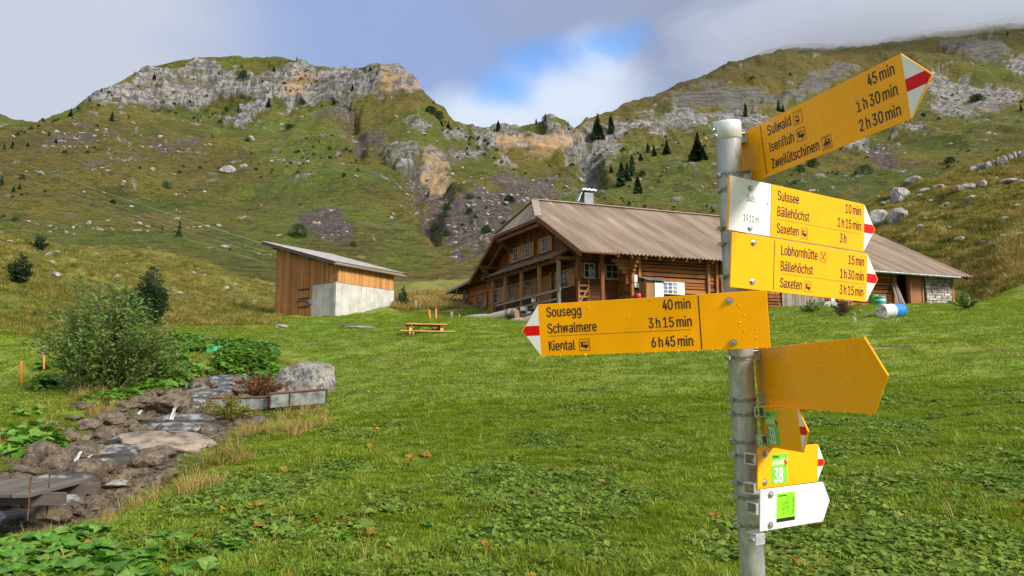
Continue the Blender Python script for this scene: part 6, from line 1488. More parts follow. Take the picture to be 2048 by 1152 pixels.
    mb = MB(); mb.box(B((a + b_) / 2, 1.03, 4.98), (b_ - a + .3, .12, .1), BU, ZUP, tone=.8); mb.box(B(b_ + .06, 1.03, 5.4), (.12, .12, .8), BU, ZUP, tone=.8); mb.build('hatch_frame', M_POST, ho)
    mb = MB(); a, b_ = s_at(1712, .9), s_at(1744, .9)
    for k in range(3): mb.box(B((a + b_) / 2, .98, 5.12 + k * .17), (b_ - a, .05, .16), BU, ZUP, tone=random.uniform(.2, .6))
    mb.build('hatch_flap', M_SHUT, T)
    mb = MB(); a, b_ = s_at(1824, .95), s_at(1853, .95); wd = (b_ - a) / 4
    for k in range(6): mb.box(B((a + b_) / 2, .96, 5.02 + k * .33), (b_ - a, .06, .32), BU + ZUP * .01, ZUP, tone=random.uniform(.1, .7))
    for s_ in (a + .1, b_ - .1): mb.box(B(s_, .90, 5.85), (.12, .05, 2.0), BU, ZUP, tone=.4)
    mb.build('door', M_SHUT, T)
    mb = MB(); rr = random.Random(11); z = 4.3
    while z < 6.75:
        h = rr.uniform(.10, .20); s_ = st0
        while s_ < s_end:
            w = rr.uniform(.22, .6); w = min(w, s_end - s_)
            if w > .03:
                c = B(s_ + w / 2, 1.12 + rr.uniform(-.035, .02), z + h / 2)
                x0, x1 = -w / 2 + .012, w / 2 - .012; z0, z1 = -h / 2 + .010, h / 2 - .010; j = lambda: rr.uniform(-.02, .02)
                f = [(x0 + abs(j()), z0 + j() * .5), (x1 - abs(j()), z0 + j() * .5), (x1 - abs(j()), z1 + j() * .5), (x0 + abs(j()), z1 + j() * .5)]
                mb.prism(f, c, BU, ZUP, BV, -.12, .12, tone=rr.random())
            s_ += w
        z += h
    mb.build('stone_wall', M_DRYSTONE, T, .012)
    mb = MB(); mb.box(B((st0 + s_end) / 2, 1.2, 5.5), (s_end - st0, .2, 2.6), BU, ZUP); mb.build('mortar', M_MORTAR, T)
    mb = MB(); mb.beam(B(s_end + .10, 1.05, 4.0), B(s_end + .10, 1.05, 6.85), .18, .18, up=BU, tone=.9); mb.build('post', M_POST, T)
    # far gable and back wall
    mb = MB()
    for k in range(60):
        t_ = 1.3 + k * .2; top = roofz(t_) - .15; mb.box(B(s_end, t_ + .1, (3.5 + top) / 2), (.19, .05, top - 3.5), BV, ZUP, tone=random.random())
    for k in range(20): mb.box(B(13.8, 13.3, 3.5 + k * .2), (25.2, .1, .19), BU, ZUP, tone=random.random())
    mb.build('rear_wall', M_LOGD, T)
    # ---------------- low annex beyond the gable
    mb = MB()
    for z in np.arange(3.0, 6.9, .2):
        mb.box(B(1.55, 16.0, z + .1), (5.0, .1, .19), BV, ZUP, tone=random.uniform(.3, 1)); mb.box(B(4.0, 18.5, z + .1), (.1, 5.0, .19), BV, ZUP, tone=random.uniform(.2, .8))
    mb.build('annex_wall', M_LOG, T)
    o = window(T, B(1.48, 15.9, 5.75), -BV, N_G, .7, .85)
    for sgn in (-1, 1): shutter(T, B(1.48, 15.9 + sgn * .85, 5.75), -BV, N_G, .6, .9)
    mb = MB(); mb.beam(B(1.3, 18.4, 3.0), B(1.3, 18.4, 6.9), .2, .2, up=BU, tone=.5); mb.build('post', M_GREYW, T)
    ax = T
    def af(s_, t_, l): return B(s_, t_, 7.55 - (t_ - 13.4) * .085 + l)
    corrugated('annex_roof', T, (.7, 6.4), lambda s_: 20.3, lambda s_: 13.4, af, mat=M_ROOF)
    mb = MB(); mb.beam(B(.7, 20.3, 6.83), B(.7, 13.6, 7.40), .05, .2, tone=.2)
    for k in range(8): mb.beam(B(.75, 13.9 + k * .85, 7.33 - k * .072), B(5.5, 13.9 + k * .85, 7.33 - k * .072), .1, .12, tone=.3)
    mb.build('annex_rafter', M_BEAM, T)
    mb = MB(); mb.tube([B(.62, 20.2, 6.80), B(.62, 13.5, 7.36)], .07, 8); mb.tube([B(.62, 18.0, 6.9), B(.62, 18.1, 6.55), B(.7, 19.4, 6.45)], .05, 8); mb.build('gutter', M_TIN, T)
    return T


M_ROOFCAP = simple('roof_flashing', (.30, .22, .165), .5, var=.1, scale=3)
M_TINL = simple('chimney_sheet', (.17, .20, .22), .5, metal=.2, var=.1, scale=3)
M_DRYSTONE = simple('dry_stone', (.40, .38, .34), .85, var=.22, scale=5, bump=.6, tone=((.34, .33, .31), (.64, .60, .52)))
M_MORTAR = simple('wall_joints', (.10, .085, .07), .95, var=.2)
build_barn()

# ================================================================== THE SHED
def build_shed():
    C = Vector(W(673, 640, 50.0)); C.z = 0
    SX = Vector((-.82, .57, 0)).normalized(); SY = Vector((.57, .82, 0)).normalized()
    w, d = 6.58, 5.35
    P = lambda a, b, z: C + SX * a + SY * b + ZUP * z
    T = empty('shed', P(w / 2, d / 2, 4.2), 'pale timber shed on a grey concrete base with a lean-to roof', 'shed')
    zc = 6.97; zl = 8.05; zh = 9.75
    top = lambda a: zl + (zh - zl) * a / w
    rz = lambda a: zl + .22 + (zh - zl + .16) * a / w
    xc = 3.05 - .3                                  # the concrete turns the corner for this length
    xc = 2.55
    mb = MB()
    mb.box(P(xc / 2, .1, (3.4 + zc) / 2), (xc, .24, zc - 3.4), SX, ZUP); mb.box(P(.1, d / 2 - .01, (3.4 + zc) / 2 + .001), (d + .26, .24, zc - 3.4), SY, ZUP)
    mb.box(P(w / 2, d / 2, 3.75), (w - .1, d - .1, .9), SX, ZUP)
    # joints of the formwork boards
    for b in (.0, .75, 1.5, 2.25, 3.0, 3.75, 4.5): pass
    mb.build('concrete_wall', M_CONC, T, .01)
    mb = MB()
    for b in np.linspace(.45, d - .4, 7): mb.box(P(-.0215, b, (4.2 + zc) / 2), (.012, .004, zc - 4.3), SY, ZUP)
    for a in np.linspace(.5, xc - .4, 3): mb.box(P(a, -.0215, (4.2 + zc) / 2), (.012, .004, zc - 4.3), SX, ZUP)
    mb.build('formwork_joint', M_JOINT, T)

    def boards(a0, a1, front, z0f, z1f, mb):
        a = a0
        while a < a1 - .02:
            wd = min(random.uniform(.13, .2), a1 - a); m = a + wd / 2; q = random.uniform(-.01, .01)
            if front: c = P(m, -.03 + q, (z0f(m) + z1f(m)) / 2); ax = SX
            else: c = P(-.03 + q, m, (z0f(m) + z1f(m)) / 2); ax = SY
            mb.box(c, (wd - .009, .05, z1f(m) - z0f(m)), ax, ZUP, tone=random.random())
            a += wd
    mb = MB()
    boards(xc, w, True, lambda a: 4.35, lambda a: rz(a) + .05, mb); boards(0, xc, True, lambda a: zc + .01, lambda a: rz(a) + .05, mb)
    mb.build('board_wall', M_LARCH, T)
    mb = MB(); boards(0, d, False, lambda a: zc - .02, lambda a: zl + .05, mb); mb.build('board_wall', M_LARCH2, T)
    mb = MB(); mb.box(P(w, d / 2, (zh + 4.2) / 2 - .1), (d, .1, zh - 4.3), SY, ZUP, tone=.3); mb.prism([(0, 4.3), (w, 4.3), (w, zh - .1), (0, zl - .1)], P(0, d, 0), SX, ZUP, SY, 0, .08, tone=.4); mb.build('rear_wall', M_LARCH, T)
    mb = MB(); mb.prism([(0.1, 4.3), (w - .1, 4.3), (w - .1, zh - .2), (.1, zl - .2)], P(0, .15, 0), SX, ZUP, SY, 0, .03); mb.build('wall_backing', M_DARK, T)
    # roof: sheet, fascia, rafters
    o0, o1, e = -.45, w + .95, .70
    rz = lambda a: zl + .22 + (zh - zl + .16) * a / w
    def rf(b, a, l): return P(a, b, rz(a) + .14 + l)
    corrugated('roof', T, (-e, d + e), lambda b: o0, lambda b: o1, rf, per=.2, amp=.018, rows=4, mat=M_SHEETR)
    mb = MB()
    mb.beam(P(o0, -e + .03, rz(o0) + .0), P(o1, -e + .03, rz(o1) + .0), .05, .22, tone=.2); mb.beam(P(o0, d + e - .03, rz(o0)), P(o1, d + e - .03, rz(o1)), .05, .22, tone=.2)
    mb.build('verge_board', M_FASCIA, T)
    mb = MB(); mb.beam(P(o0 + .03, -e, rz(o0) - .02), P(o0 + .03, d + e, rz(o0) - .02), .05, .2, tone=.7); mb.build('eave_board', M_LARCH2, T)
    mb = MB(); mb.tube([P(o0 - .06, -e, rz(o0) - .04), P(o0 - .06, d + e + .1, rz(o0) - .10)], .07, 8); mb.build('gutter', M_TIN, T)
    for a in (.3, 2.3, 4.3, 6.3):
        mb = MB(); mb.beam(P(a, -e + .08, rz(a) - .12), P(a, d + e, rz(a) - .12), .14, .22, tone=.25); mb.build('rafter', M_BEAM, T)
    mb = MB(); a = o1 - .05; mb.beam(P(o0, d / 2, rz(o0) + .03), P(o1, d / 2, rz(o1) + .03), d + 2 * e - .12, .04, tone=.3); mb.build('roof_boarding', M_BEAM, T)
    # door hatch in the boards with strap hinges and a bent iron
    a0, a1 = t_px(C, SX, 613), t_px(C, SX, 599)
    mb = MB(); ac = (a0 + a1) / 2
    for z in (6.70, 6.05, 5.45): mb.box(P(ac, -.075, z), (1.15, .03, .09), SX, ZUP + SX * .0)
    mb.tube([P(ac + .75, -.10, 5.85), P(ac, -.14, 5.88), P(ac - .55, -.14, 5.75), P(ac - .75, -.12, 5.55)], .03, 6)
    mb.build('hatch_hinge', M_IRON, T)
    mb = MB(); mb.tube([P(ac - .72, -.08, 5.75), P(ac - .72, -.13, 5.75)], .2, 14); mb.build('pulley', M_TIN, T)
    return C, SX, SY, P


def t_px(C, D, px):
    r = (px - 1024) / F
    return (C.x - r * C.y) / (r * D.y - D.x)


def concrete():
    m, t, b = new_mat('concrete')
    tc = nd(t, 'ShaderNodeTexCoord')
    def noise(s, d, st=None):
        n = nd(t, 'ShaderNodeTexNoise'); n.inputs['Scale'].default_value = s; n.inputs['Detail'].default_value = d; n.inputs['Roughness'].default_value = .65
        if st:
            mp = nd(t, 'ShaderNodeMapping'); mp.inputs['Scale'].default_value = st; t.links.new(tc.outputs['Object'], mp.inputs[0]); t.links.new(mp.outputs[0], n.inputs['Vector'])
        else: t.links.new(tc.outputs['Object'], n.inputs['Vector'])
        return n.outputs['Fac']
    c = mixc(t, maprange(t, noise(1.1, 7), .35, .65), (.39, .385, .355), (.53, .515, .47))
    c = mixc(t, math_node(t, 'MULTIPLY', maprange(t, noise(2.0, 6, (1, 1, .3)), .55, .72), .55), c, (.23, .22, .20))
    c = mixc(t, math_node(t, 'MULTIPLY', maprange(t, noise(18, 3), .68, .74), .6), c, (.15, .14, .12))
    t.links.new(c, b.inputs['Base Color']); b.inputs['Roughness'].default_value = .9
    return m


M_CONC = concrete(); M_JOINT = simple('joint_line', (.20, .19, .17), .9, var=.1)
M_LARCH = wood('larch_boards', (.20, .075, .020), (.52, .255, .085), (5, 5, .5), 2.5)
M_LARCH2 = wood('fresh_larch_boards', (.36, .16, .045), (.62, .32, .10), (5, 5, .5), 2.5)
M_SHEETR = simple('grey_roof_sheet', (.34, .33, .31), .55, var=.12, scale=2)
M_FASCIA = wood('weathered_fascia', (.06, .045, .035), (.17, .13, .10), (1, 1, 1), 2.0)
M_IRON = simple('dark_iron', (.035, .03, .028), .6, metal=.4, var=.2, scale=10)
SHED = build_shed()

# ================================================================== ROCKS
def rock_mesh(name, seed, mat, flat=.7, sub=3, facets=7, rough=.12):
    r_ = random.Random(seed)
    bm = bmesh.new(); bmesh.ops.create_icosphere(bm, subdivisions=sub, radius=1.0)
    P = np.array([v.co[:] for v in bm.verts])
    planes = []
    for _ in range(facets):
        n = Vector((r_.gauss(0, 1), r_.gauss(0, 1), r_.gauss(0, .8))).normalized(); planes.append((np.array(n), r_.uniform(.55, .85)))
    for n, d in planes:
        k = P @ n - d; P = P - np.outer(np.maximum(k, 0), n) * .92
    nz = fbm(P * 1.3 + seed * 3.1, 4); P = P * (1 + nz[:, None] * rough * 2)
    P = P + (fbm(P * 4 + seed, 3) * rough * .35)[:, None] * P
    P[:, 2] *= flat
    for v, p in zip(bm.verts, P): v.co = p
    me = bpy.data.meshes.new(name); bm.to_mesh(me); bm.free()
    for p in me.polygons: p.use_smooth = False
    me.materials.append(mat)
    return me


M_LIME_R = rock_mat('limestone', (.44, .42, .385), (.19, .185, .175), (.36, .31, .24), 1.1, moss=.35)
M_STREAM_R = rock_mat('stream_stone', (.215, .16, .108), (.050, .036, .024), (.29, .19, .105), 2.2, rough=.4, moss=.45, sp=.5)
M_GREY_R = rock_mat('grey_boulder_stone', (.36, .34, .315), (.13, .125, .12), (.30, .26, .20), 1.6, moss=.6)
M_SLAB = rock_mat('wet_slab', (.36, .29, .21), (.17, .135, .10), (.48, .38, .26), .9, rough=.45, sp=.5, moss=.0)
RK_L = [rock_mesh('limestone_rock', k, M_LIME_R, .8) for k in range(1, 8)]
RK_S = [rock_mesh('stream_rock', k + 20, M_STREAM_R, .62, rough=.10) for k in range(1, 9)]


def put_rock(name, me, p, size, rz, label, cat, group=None, tilt=0.0):
    o = bpy.data.objects.new(name, me); COL.objects.link(o); o.location = p; o.scale = size; o.rotation_euler = (tilt, tilt * .6, rz)
    return tag(o, label, cat, group)


# pale outcrops on the right knoll: px, py centre, width, height
KN = [(1757, 435, 38, 42, 'rounded grey limestone boulder with a dark cleft, left of the pair above the hut roof'), (1795, 433, 44, 38, 'broad grey limestone boulder, right half of the pair above the hut roof'),
      (1802, 386, 34, 40, 'upright weathered limestone block on the knoll above the boulder pair'), (1826, 361, 32, 22, 'rounded pale boulder lying on the crest of the knoll, left of the stone ridge'),
      (1733, 386, 24, 17, None), (1716, 392, 14, 12, None), (1851, 381, 27, 12, None), (1879, 375, 20, 12, None), (1918, 377, 20, 14, None), (1936, 372, 24, 18, 'leaning pale slab in the middle of the knoll'), (1964, 369, 20, 19, None), (1989, 357, 16, 10, None), (2014, 363, 36, 11, None), (1943, 396, 20, 9, None), (1946, 407, 15, 10, None), (1842, 454, 16, 12, None), (1919, 478, 18, 13, None), (2009, 474, 28, 13, 'dark fractured rock low on the right edge of the knoll'), (2008, 437, 22, 12, None), (2034, 413, 20, 9, None), (1996, 616, 14, 8, None), (1992, 606, 10, 10, None), (1860, 402, 12, 7, None), (1892, 408, 16, 7, None), (1822, 413, 16, 8, None), (1778, 402, 14, 10, None), (1767, 408, 12, 8, None), (1966, 387, 10, 6, None), (1973, 392, 10, 6, None), (2001, 386, 10, 8, None), (1870, 435, 10, 6, None), (1898, 456, 9, 6, None), (1966, 456, 14, 9, None), (2040, 470, 20, 14, None), (1850, 437, 14, 7, None), (1806, 470, 8, 5, None), (1960, 480, 12, 10, None), (1884, 430, 8, 5, None), (2040, 364, 16, 9, None), (1838, 392, 12, 7, None), (1757, 395, 10, 8, None), (1790, 358, 16, 9, None), (1855, 352, 12, 7, None)]
for k, (px, py, w, h, lab) in enumerate(KN):
    p = hit(px, py + h * .35, 46); d = p.y / F
    put_rock('limestone_boulder', RK_L[k % 7], p + Vector((0, 0, h * d * .18)), (w * d * .62, w * d * .5, h * d * .72), k * 1.7,
             lab or 'small pale limestone outcrop among the grass of the right knoll', 'boulder', 'pale boulders on the right knoll' if not lab else 'large boulders on the right knoll', .15 * math.sin(k))
# the pale stone rib on the knoll's crest, one thing of many fused blocks
def rib():
    mb_me = []; bm = bmesh.new(); r_ = random.Random(4)
    c0 = hit(1995, 322, 60)
    for k in range(11):
        f = k / 10; px = 1946 + 104 * f; py = 341 - 26 * f
        p = hit(px, py, 60); d = p.y / F
        me = RK_L[k % 7].copy(); me.transform(Matrix.Translation(p - c0) @ Matrix.Rotation(k * 2.1, 4, 'Z') @ Matrix.Diagonal((.42, .36, (9 + 9 * f) * d * 1.25, 1)))
        bm.from_mesh(me); bpy.data.meshes.remove(me)
    me = bpy.data.meshes.new('limestone_rib'); bm.to_mesh(me); bm.free(); me.materials.append(M_LIME_R)
    o = bpy.data.objects.new('limestone_rib', me); COL.objects.link(o); o.location = c0
    tag(o, 'long pale rib of broken limestone along the crest of the right knoll', 'rock outcrop')


rib()
# rubble below the stable wall
for k, (px, py, w, h) in enumerate([(1650, 629, 14, 8), (1706, 627, 10, 14), (1707, 637, 13, 12), (1735, 630, 16, 10), (1755, 626, 14, 8), (1688, 625, 10, 6), (1720, 622, 14, 9), (1768, 634, 20, 7), (1607, 622, 8, 5), (1550, 628, 22, 7), (1585, 625, 14, 3), (1742, 641, 14, 5), (1786, 640, 20, 6), (1671, 632, 12, 6), (1820, 640, 12, 4)]):
    p = hit(px, py + h * .3, 25); d = p.y / F
    put_rock('wall_stone', RK_L[(k + 2) % 7], p, (w * d * .6, w * d * .45, h * d * .7), k * 2.3, 'grey stone of the low rubble bank below the stable wall', 'stone', 'stones of the rubble bank')
# big grey boulder by the troughs
pb = hit(612, 792, 8); 
bme = rock_mesh('boulder', 77, M_GREY_R, .70, sub=4, facets=10, rough=.07)
d = pb.y / F
put_rock('boulder', bme, pb + Vector((0, .35, 27 * d)), (82 * d, 58 * d, 58 * d), 1.1, 'large flat-topped grey boulder behind the metal troughs', 'boulder')
# boulders far up the left slope
for px, py, w, h in [(503, 276, 18, 11), (458, 342, 34, 22), (490, 332, 16, 12), (420, 292, 10, 6), (58, 444, 8, 5), (176, 452, 6, 4), (825, 541, 40, 30), (452, 492, 24, 9), (170, 386, 6, 4)]:
    p = mhit(px, py + h * .3) if py < 520 else hit(px, py + 12, 52)
    d = p.y / F
    put_rock('slope_boulder', RK_L[int(px) % 7], p, (w * d * .55, w * d * .5, h * d * .75), px, {503: 'lone pale boulder high on the left slope below the cliff', 458: 'slanting grey rock slab in the middle of the left slope', 825: 'rock outcrop with a grassy top just right of the shed roof'}.get(px, 'small grey boulder lying on the wide left slope'), 'boulder', None if px in (503, 458, 825) else 'boulders on the left slope')

# stream rocks: px, py, w, h
SR = [(338, 812, 70, 46, 'large rounded grey rock with a small waterfall on its right side'), (90, 905, 56, 52, 'dark angular rock on the left bank above the plank bridge'), (155, 915, 62, 40, 'brown rounded rock between two small cascades'), (195, 905, 26, 26, None), (175, 948, 66, 46, 'striped slab rock beside the bridge end'), (215, 862, 30, 20, None), (240, 866, 26, 16, None), (298, 862, 26, 14, None), (275, 838, 40, 16, None), (232, 842, 36, 18, None), (180, 852, 40, 24, None), (205, 875, 30, 20, None), (262, 850, 24, 18, None), (228, 824, 40, 16, None), (250, 812, 30, 14, None), (300, 798, 20, 22, None), (272, 802, 30, 20, None), (240, 800, 26, 18, None), (165, 812, 48, 14, None), (382, 830, 26, 20, None), (412, 822, 22, 26, None), (398, 788, 30, 16, None), (405, 768, 26, 20, None), (425, 776, 20, 18, None), (440, 796, 30, 18, None), (370, 796, 22, 14, None), (352, 770, 26, 14, None), (335, 776, 22, 12, None), (365, 760, 20, 10, None), (130, 880, 34, 22, None), (60, 890, 30, 20, None), (62, 925, 30, 28, None), (110, 935, 44, 34, None), (50, 960, 36, 26, None), (140, 870, 26, 16, None), (110, 862, 24, 14, None), (70, 868, 28, 16, None), (205, 835, 24, 10, None), (320, 845, 20, 10, None), (418, 842, 30, 12, None), (436, 838, 20, 10, None), (455, 790, 18, 12, None), (386, 806, 22, 14, None), (190, 930, 26, 18, None), (215, 940, 30, 26, None), (70, 945, 30, 20, None), (300, 828, 18, 14, None), (95, 850, 30, 12, None), (150, 838, 30, 10, None), (120, 845, 24, 10, None), (80, 1010, 60, 40, None), (20, 1015, 50, 40, None), (40, 1045, 60, 30, None)]
for k, (px, py, w, h, lab) in enumerate(SR):
    p = hit(px, py + h * .25, 7.5, 40); d = p.y / F
    put_rock('stream_rock', RK_S[k % 8], p + Vector((0, 0, h * d * .25)), (w * d * .66, w * d * .6, h * d * 1.0), k * 1.9, lab or 'brown stone in the rocky stream bed', 'rock', 'rocks of the stream bed' if not lab else 'larger rocks of the stream', .12 * math.sin(k * 2))
rr_ = random.Random(21); np_ = 0
while np_ < 120:
    f = rr_.uniform(.3, len(STP) - 2.2); k = int(f); u = f - k; c = STP[k] * (1 - u) + STP[k + 1] * u; w = STW[k]; d_ = STP[k + 1] - STP[k]; n_ = Vector((-d_[1], d_[0], 0)).normalized()
    off = rr_.choice((-1, 1)) * rr_.uniform(.34, 1.15) * w if rr_.random() < .95 else rr_.uniform(-.3, .3) * w
    x, y = c[0] + n_.x * off, c[1] + n_.y * off; s0_ = .07 + .26 * rr_.random() ** 2.2
    put_rock('stream_rock', RK_S[np_ % 8], (x, y, gz(x, y) + s0_ * .22), (s0_ * rr_.uniform(.9, 1.5), s0_ * rr_.uniform(.8, 1.1), s0_ * rr_.uniform(.8, 1.2)), rr_.uniform(0, 6.28), 'brown stone in the rocky stream bed', 'rock', 'rocks of the stream bed', rr_.uniform(-.25, .25)); np_ += 1
# the wide flat slab in front of the pool
sl = rock_mesh('slab', 55, M_SLAB, .42, sub=4, facets=8, rough=.06)
ps = hit(305, 893, 9); d = ps.y / F
put_rock('rock_slab', sl, ps + Vector((.1, .3, -.02)), (1.18, .95, .62), .25, 'wide tilted pale rock slab between the pool and the meadow edge', 'rock slab', tilt=.10)
for px, py, w, h, lab in [(228, 962, 52, 9, 'flat pale stone at the meadow edge near the bridge'), (40, 1055, 80, 16, 'pale flat rock in the lower left corner of the meadow edge'), (590, 850, 12, 5, 'small pale stone in the short grass below the troughs')]:
    p = hit(px, py, 6); d = p.y / F
    put_rock('flat_stone', RK_L[int(px) % 7], p - Vector((0, 0, .03)), (w * d * .75, w * d * .5, .09), .3, lab, 'stone')
# fine gravel of the stream bed: one uncountable mass (built with the scatter below)

# ================================================================== STREAM WATER
def water_mat():
    m, t, b = new_mat('stream_water')
    tc = nd(t, 'ShaderNodeTexCoord'); n = nd(t, 'ShaderNodeTexNoise'); n.inputs['Scale'].default_value = 5; n.inputs['Detail'].default_value = 5; t.links.new(tc.outputs['Object'], n.inputs['Vector'])
    at = nd(t, 'ShaderNodeAttribute', attribute_name='foam')
    f = math_node(t, 'MULTIPLY', at.outputs['Fac'], maprange(t, n.outputs['Fac'], .42, .6))
    c = mixc(t, f, (.045, .036, .022), (.55, .58, .60)); t.links.new(c, b.inputs['Base Color'])
    b.inputs['Roughness'].default_value = .16; b.inputs['Specular IOR Level'].default_value = .4
    bp = nd(t, 'ShaderNodeBump'); bp.inputs['Strength'].default_value = .25; bp.inputs['Distance'].default_value = .05; t.links.new(n.outputs['Fac'], bp.inputs['Height']); t.links.new(bp.outputs[0], b.inputs['Normal'])
    return m


M_WATER = water_mat()


def build_stream():
    n = 260; f = np.linspace(0, len(STP) - 1, n); k = np.clip(f.astype(int), 0, len(STP) - 2); u = f - k
    c = STP[k] * (1 - u[:, None]) + STP[k + 1] * u[:, None]
    for _ in range(6): c[1:-1] = (c[:-2] + c[1:-1] * 2 + c[2:]) / 4
    d = np.gradient(c, axis=0); s_ = np.stack([-d[:, 1], d[:, 0]], -1); s_ /= np.linalg.norm(s_, axis=1)[:, None]
    # water stands in steps: pools joined by short falls
    st = ground(c[:, 0], c[:, 1])
    for _ in range(3): st[1:-1] = np.minimum(st[1:-1], (st[:-2] + st[1:-1] + st[2:]) / 3)
    q = .16; base_ = c[:, 2] - .05; st = np.floor(base_ / q) * q + q * sstep(.45, 1.0, (base_ / q) % 1.0)
    foam = .35 * sstep(1.1, 1.7, np.abs(np.gradient(st)) / (np.abs(np.gradient(base_)) + 1e-9))
    rows = []
    for j in np.linspace(-1, 1, 13):
        w = .58 + .16 * np.sin(f * 2.1) + .10 * np.sin(f * 7) + .55 * np.exp(-((f - 3.05) / .22) ** 2)
        rows.append(np.stack([c[:, 0] + s_[:, 0] * w * j, c[:, 1] + s_[:, 1] * w * j, st + .012 * np.sin(f * 40 + j * 9) + .01 * np.sin(f * 97 - j * 5) - .16 * abs(j) ** 5], -1))
    P = np.stack(rows, 0)
    o = grid_mesh('stream_water', P, M_WATER, dict(foam=np.repeat(foam[None], 13, 0)))
    o.name = 'water'; tag(o, kind='structure')


build_stream()
M_FOAM = simple('white_water', (.48, .51, .53), .2, var=.12, scale=14)
for k, (px, py, w, h, lab) in enumerate([(363, 826, 11, 24, 'small white waterfall right of the large rounded stream rock'), (297, 826, 10, 14, 'thin white cascade left of the large rounded stream rock'), (183, 910, 10, 22, 'white cascade between two brown rocks above the bridge'), (118, 922, 13, 16, 'foaming white water over the dark rocks near the bridge'), (204, 911, 6, 10, 'narrow trickle at the edge of the wide slab')]):
    p = hit(px, py + h * .5, 8, 40) + Vector((0, -.45, 0)); d = p.y / F; r_ = random.Random(k); mb = MB()
    for j in range(5):
        x = (j - 2) / 6 * w * d * .75; top = h * d * r_.uniform(.8, 1.0); pts = [p + Vector((x * .6, .12, top)), p + Vector((x * .8, .05, top * .85)), p + Vector((x + r_.uniform(-.03, .03), -.02, top * .45)), p + Vector((x * 1.35, -.08, -.02))]
        mb.tube(pts, [.005, .008, .007, .012], 6)
    tag(mb.build('waterfall', M_FOAM), lab, 'waterfall', 'little falls of the stream')

# ================================================================== BRIDGE, TROUGHS, FENCES
M_DECK = wood('wet_bridge_planks', (.050, .041, .037), (.19, .158, .142), (.6, 6, 6), 2.5, rough=.35)


def build_bridge():
    A = Vector(W(165, 955, 10.6)); b0 = Vector(W(62, 985, 9.3))
    ex = (A - b0); ex.z = 0; ex.normalize(); ey = Vector((-ex.y, ex.x, 0))
    zt = A.z; C = Vector((A.x, A.y, zt))
    T = empty('footbridge', C + Vector((-1.5, 0, -.3)), 'low wooden plank footbridge over the stream in the lower left corner', 'footbridge')
    # planks lie along ex, side by side across ey towards the left edge of the picture
    L = (A - b0).length + .25
    for k in range(13):
        mb = MB(); o = Vector((b0.x, b0.y, zt)) + ey * (.06 + k * .215) - ex * .12; o.z = zt - .045 + .004 * (k % 3)
        mb.box(o + ex * (L / 2 + .02 * math.sin(k * 3)), (L, .195, .05), ex, ZUP, tone=random.uniform(.1, .9)); mb.build('plank', M_DECK, T, .004)
    for q in (.30, L - .30):
        mb = MB(); o = Vector((b0.x, b0.y, zt - .14)) + ex * q; mb.beam(o - ey * .25, o + ey * 3.0, .13, .14, tone=.3); mb.build('beam', M_DECK, T)
    for q in (.02, .6):
        mb = MB(); o = Vector((b0.x, b0.y, zt)) + ex * (q * .75 - .08) - ey * .02; mb.tube([o + Vector((0, 0, -.35)), o + Vector((0, 0, .17))], .010, 6); mb.build('iron_peg', M_RUST, T)


M_RUST = simple('rusty_iron', (.13, .055, .028), .8, var=.25, scale=20)
build_bridge()
M_ZINC = simple('dull_zinc_trough', (.36, .385, .385), .5, metal=.35, var=.22, scale=5)


def trough(pa, pb_, w, h, label):
    pa, pb_ = Vector(pa), Vector(pb_)
    T = empty('trough', (pa + pb_) / 2, label, 'trough', 'metal feed troughs by the stream')
    ax = (pb_ - pa).normalized(); n = Vector((-ax.y, ax.x, 0)).normalized(); L = (pb_ - pa).length
    mb = MB()
    prof = [(-w / 2, h), (-w * .30, 0), (w * .30, 0), (w / 2, h), (w / 2 - .02, h), (w * .29, .025), (-w * .29, .025), (-w / 2 + .02, h)]
    o = pa
    a = [o + n * x + ZUP * z for x, z in prof]; b = [o + ax * L + n * x + ZUP * z for x, z in prof]
    mb.add(a + b, [(k, (k + 1) % 8, 8 + (k + 1) % 8, 8 + k) for k in range(8)])
    for e in (o, o + ax * (L - .012)):
        mb.prism([(-w / 2, h), (-w * .3, 0), (w * .3, 0), (w / 2, h)], e, n, ZUP, ax, 0, .012)
    mb.build('trough_body', M_ZINC, T)
    rm = MB()
    for s_ in (-1, 1): rm.tube([o + n * s_ * w / 2 + ZUP * h, o + ax * L + n * s_ * w / 2 + ZUP * h], .022, 6)
    for q in (0, L): rm.tube([o + ax * q - n * w / 2 + ZUP * h, o + ax * q + n * w / 2 + ZUP * h], .02, 6)
    for q in (.02, L * .35, L): rm.tube([o + ax * q - n * (w / 2 + .01) + ZUP * h, o + ax * q - n * (w * .32) - ZUP * .0], .018, 6)
    rm.build('rim', M_RUST, T)


p1, p2, p3 = hit(416, 829, 10), hit(534, 826, 10), hit(650, 815, 10)
trough(p1 + Vector((0, .1, .08)), p2 + Vector((-.02, .15, .06)), .5, .30, 'left metal trough with a rusty rim, half hidden by dry grass')
trough(p2 + Vector((.05, -.05, .10)), p3 + Vector((0, .0, .10)), .55, .34, 'right metal trough tilted in front of the grey boulder')


def stake(px, py0, py1, Y, r, mat, name, label, cat, group=None, lean=0):
    p = Vector(W(px, py0, Y)); q = Vector(W(px + lean, py1, Y)); p = p - (q - p) * .15
    mb = MB(); mb.tube([p, q.lerp(p, .04), q], [r, r, r * .55], 8); return tag(mb.build(name, mat), label, cat, group)


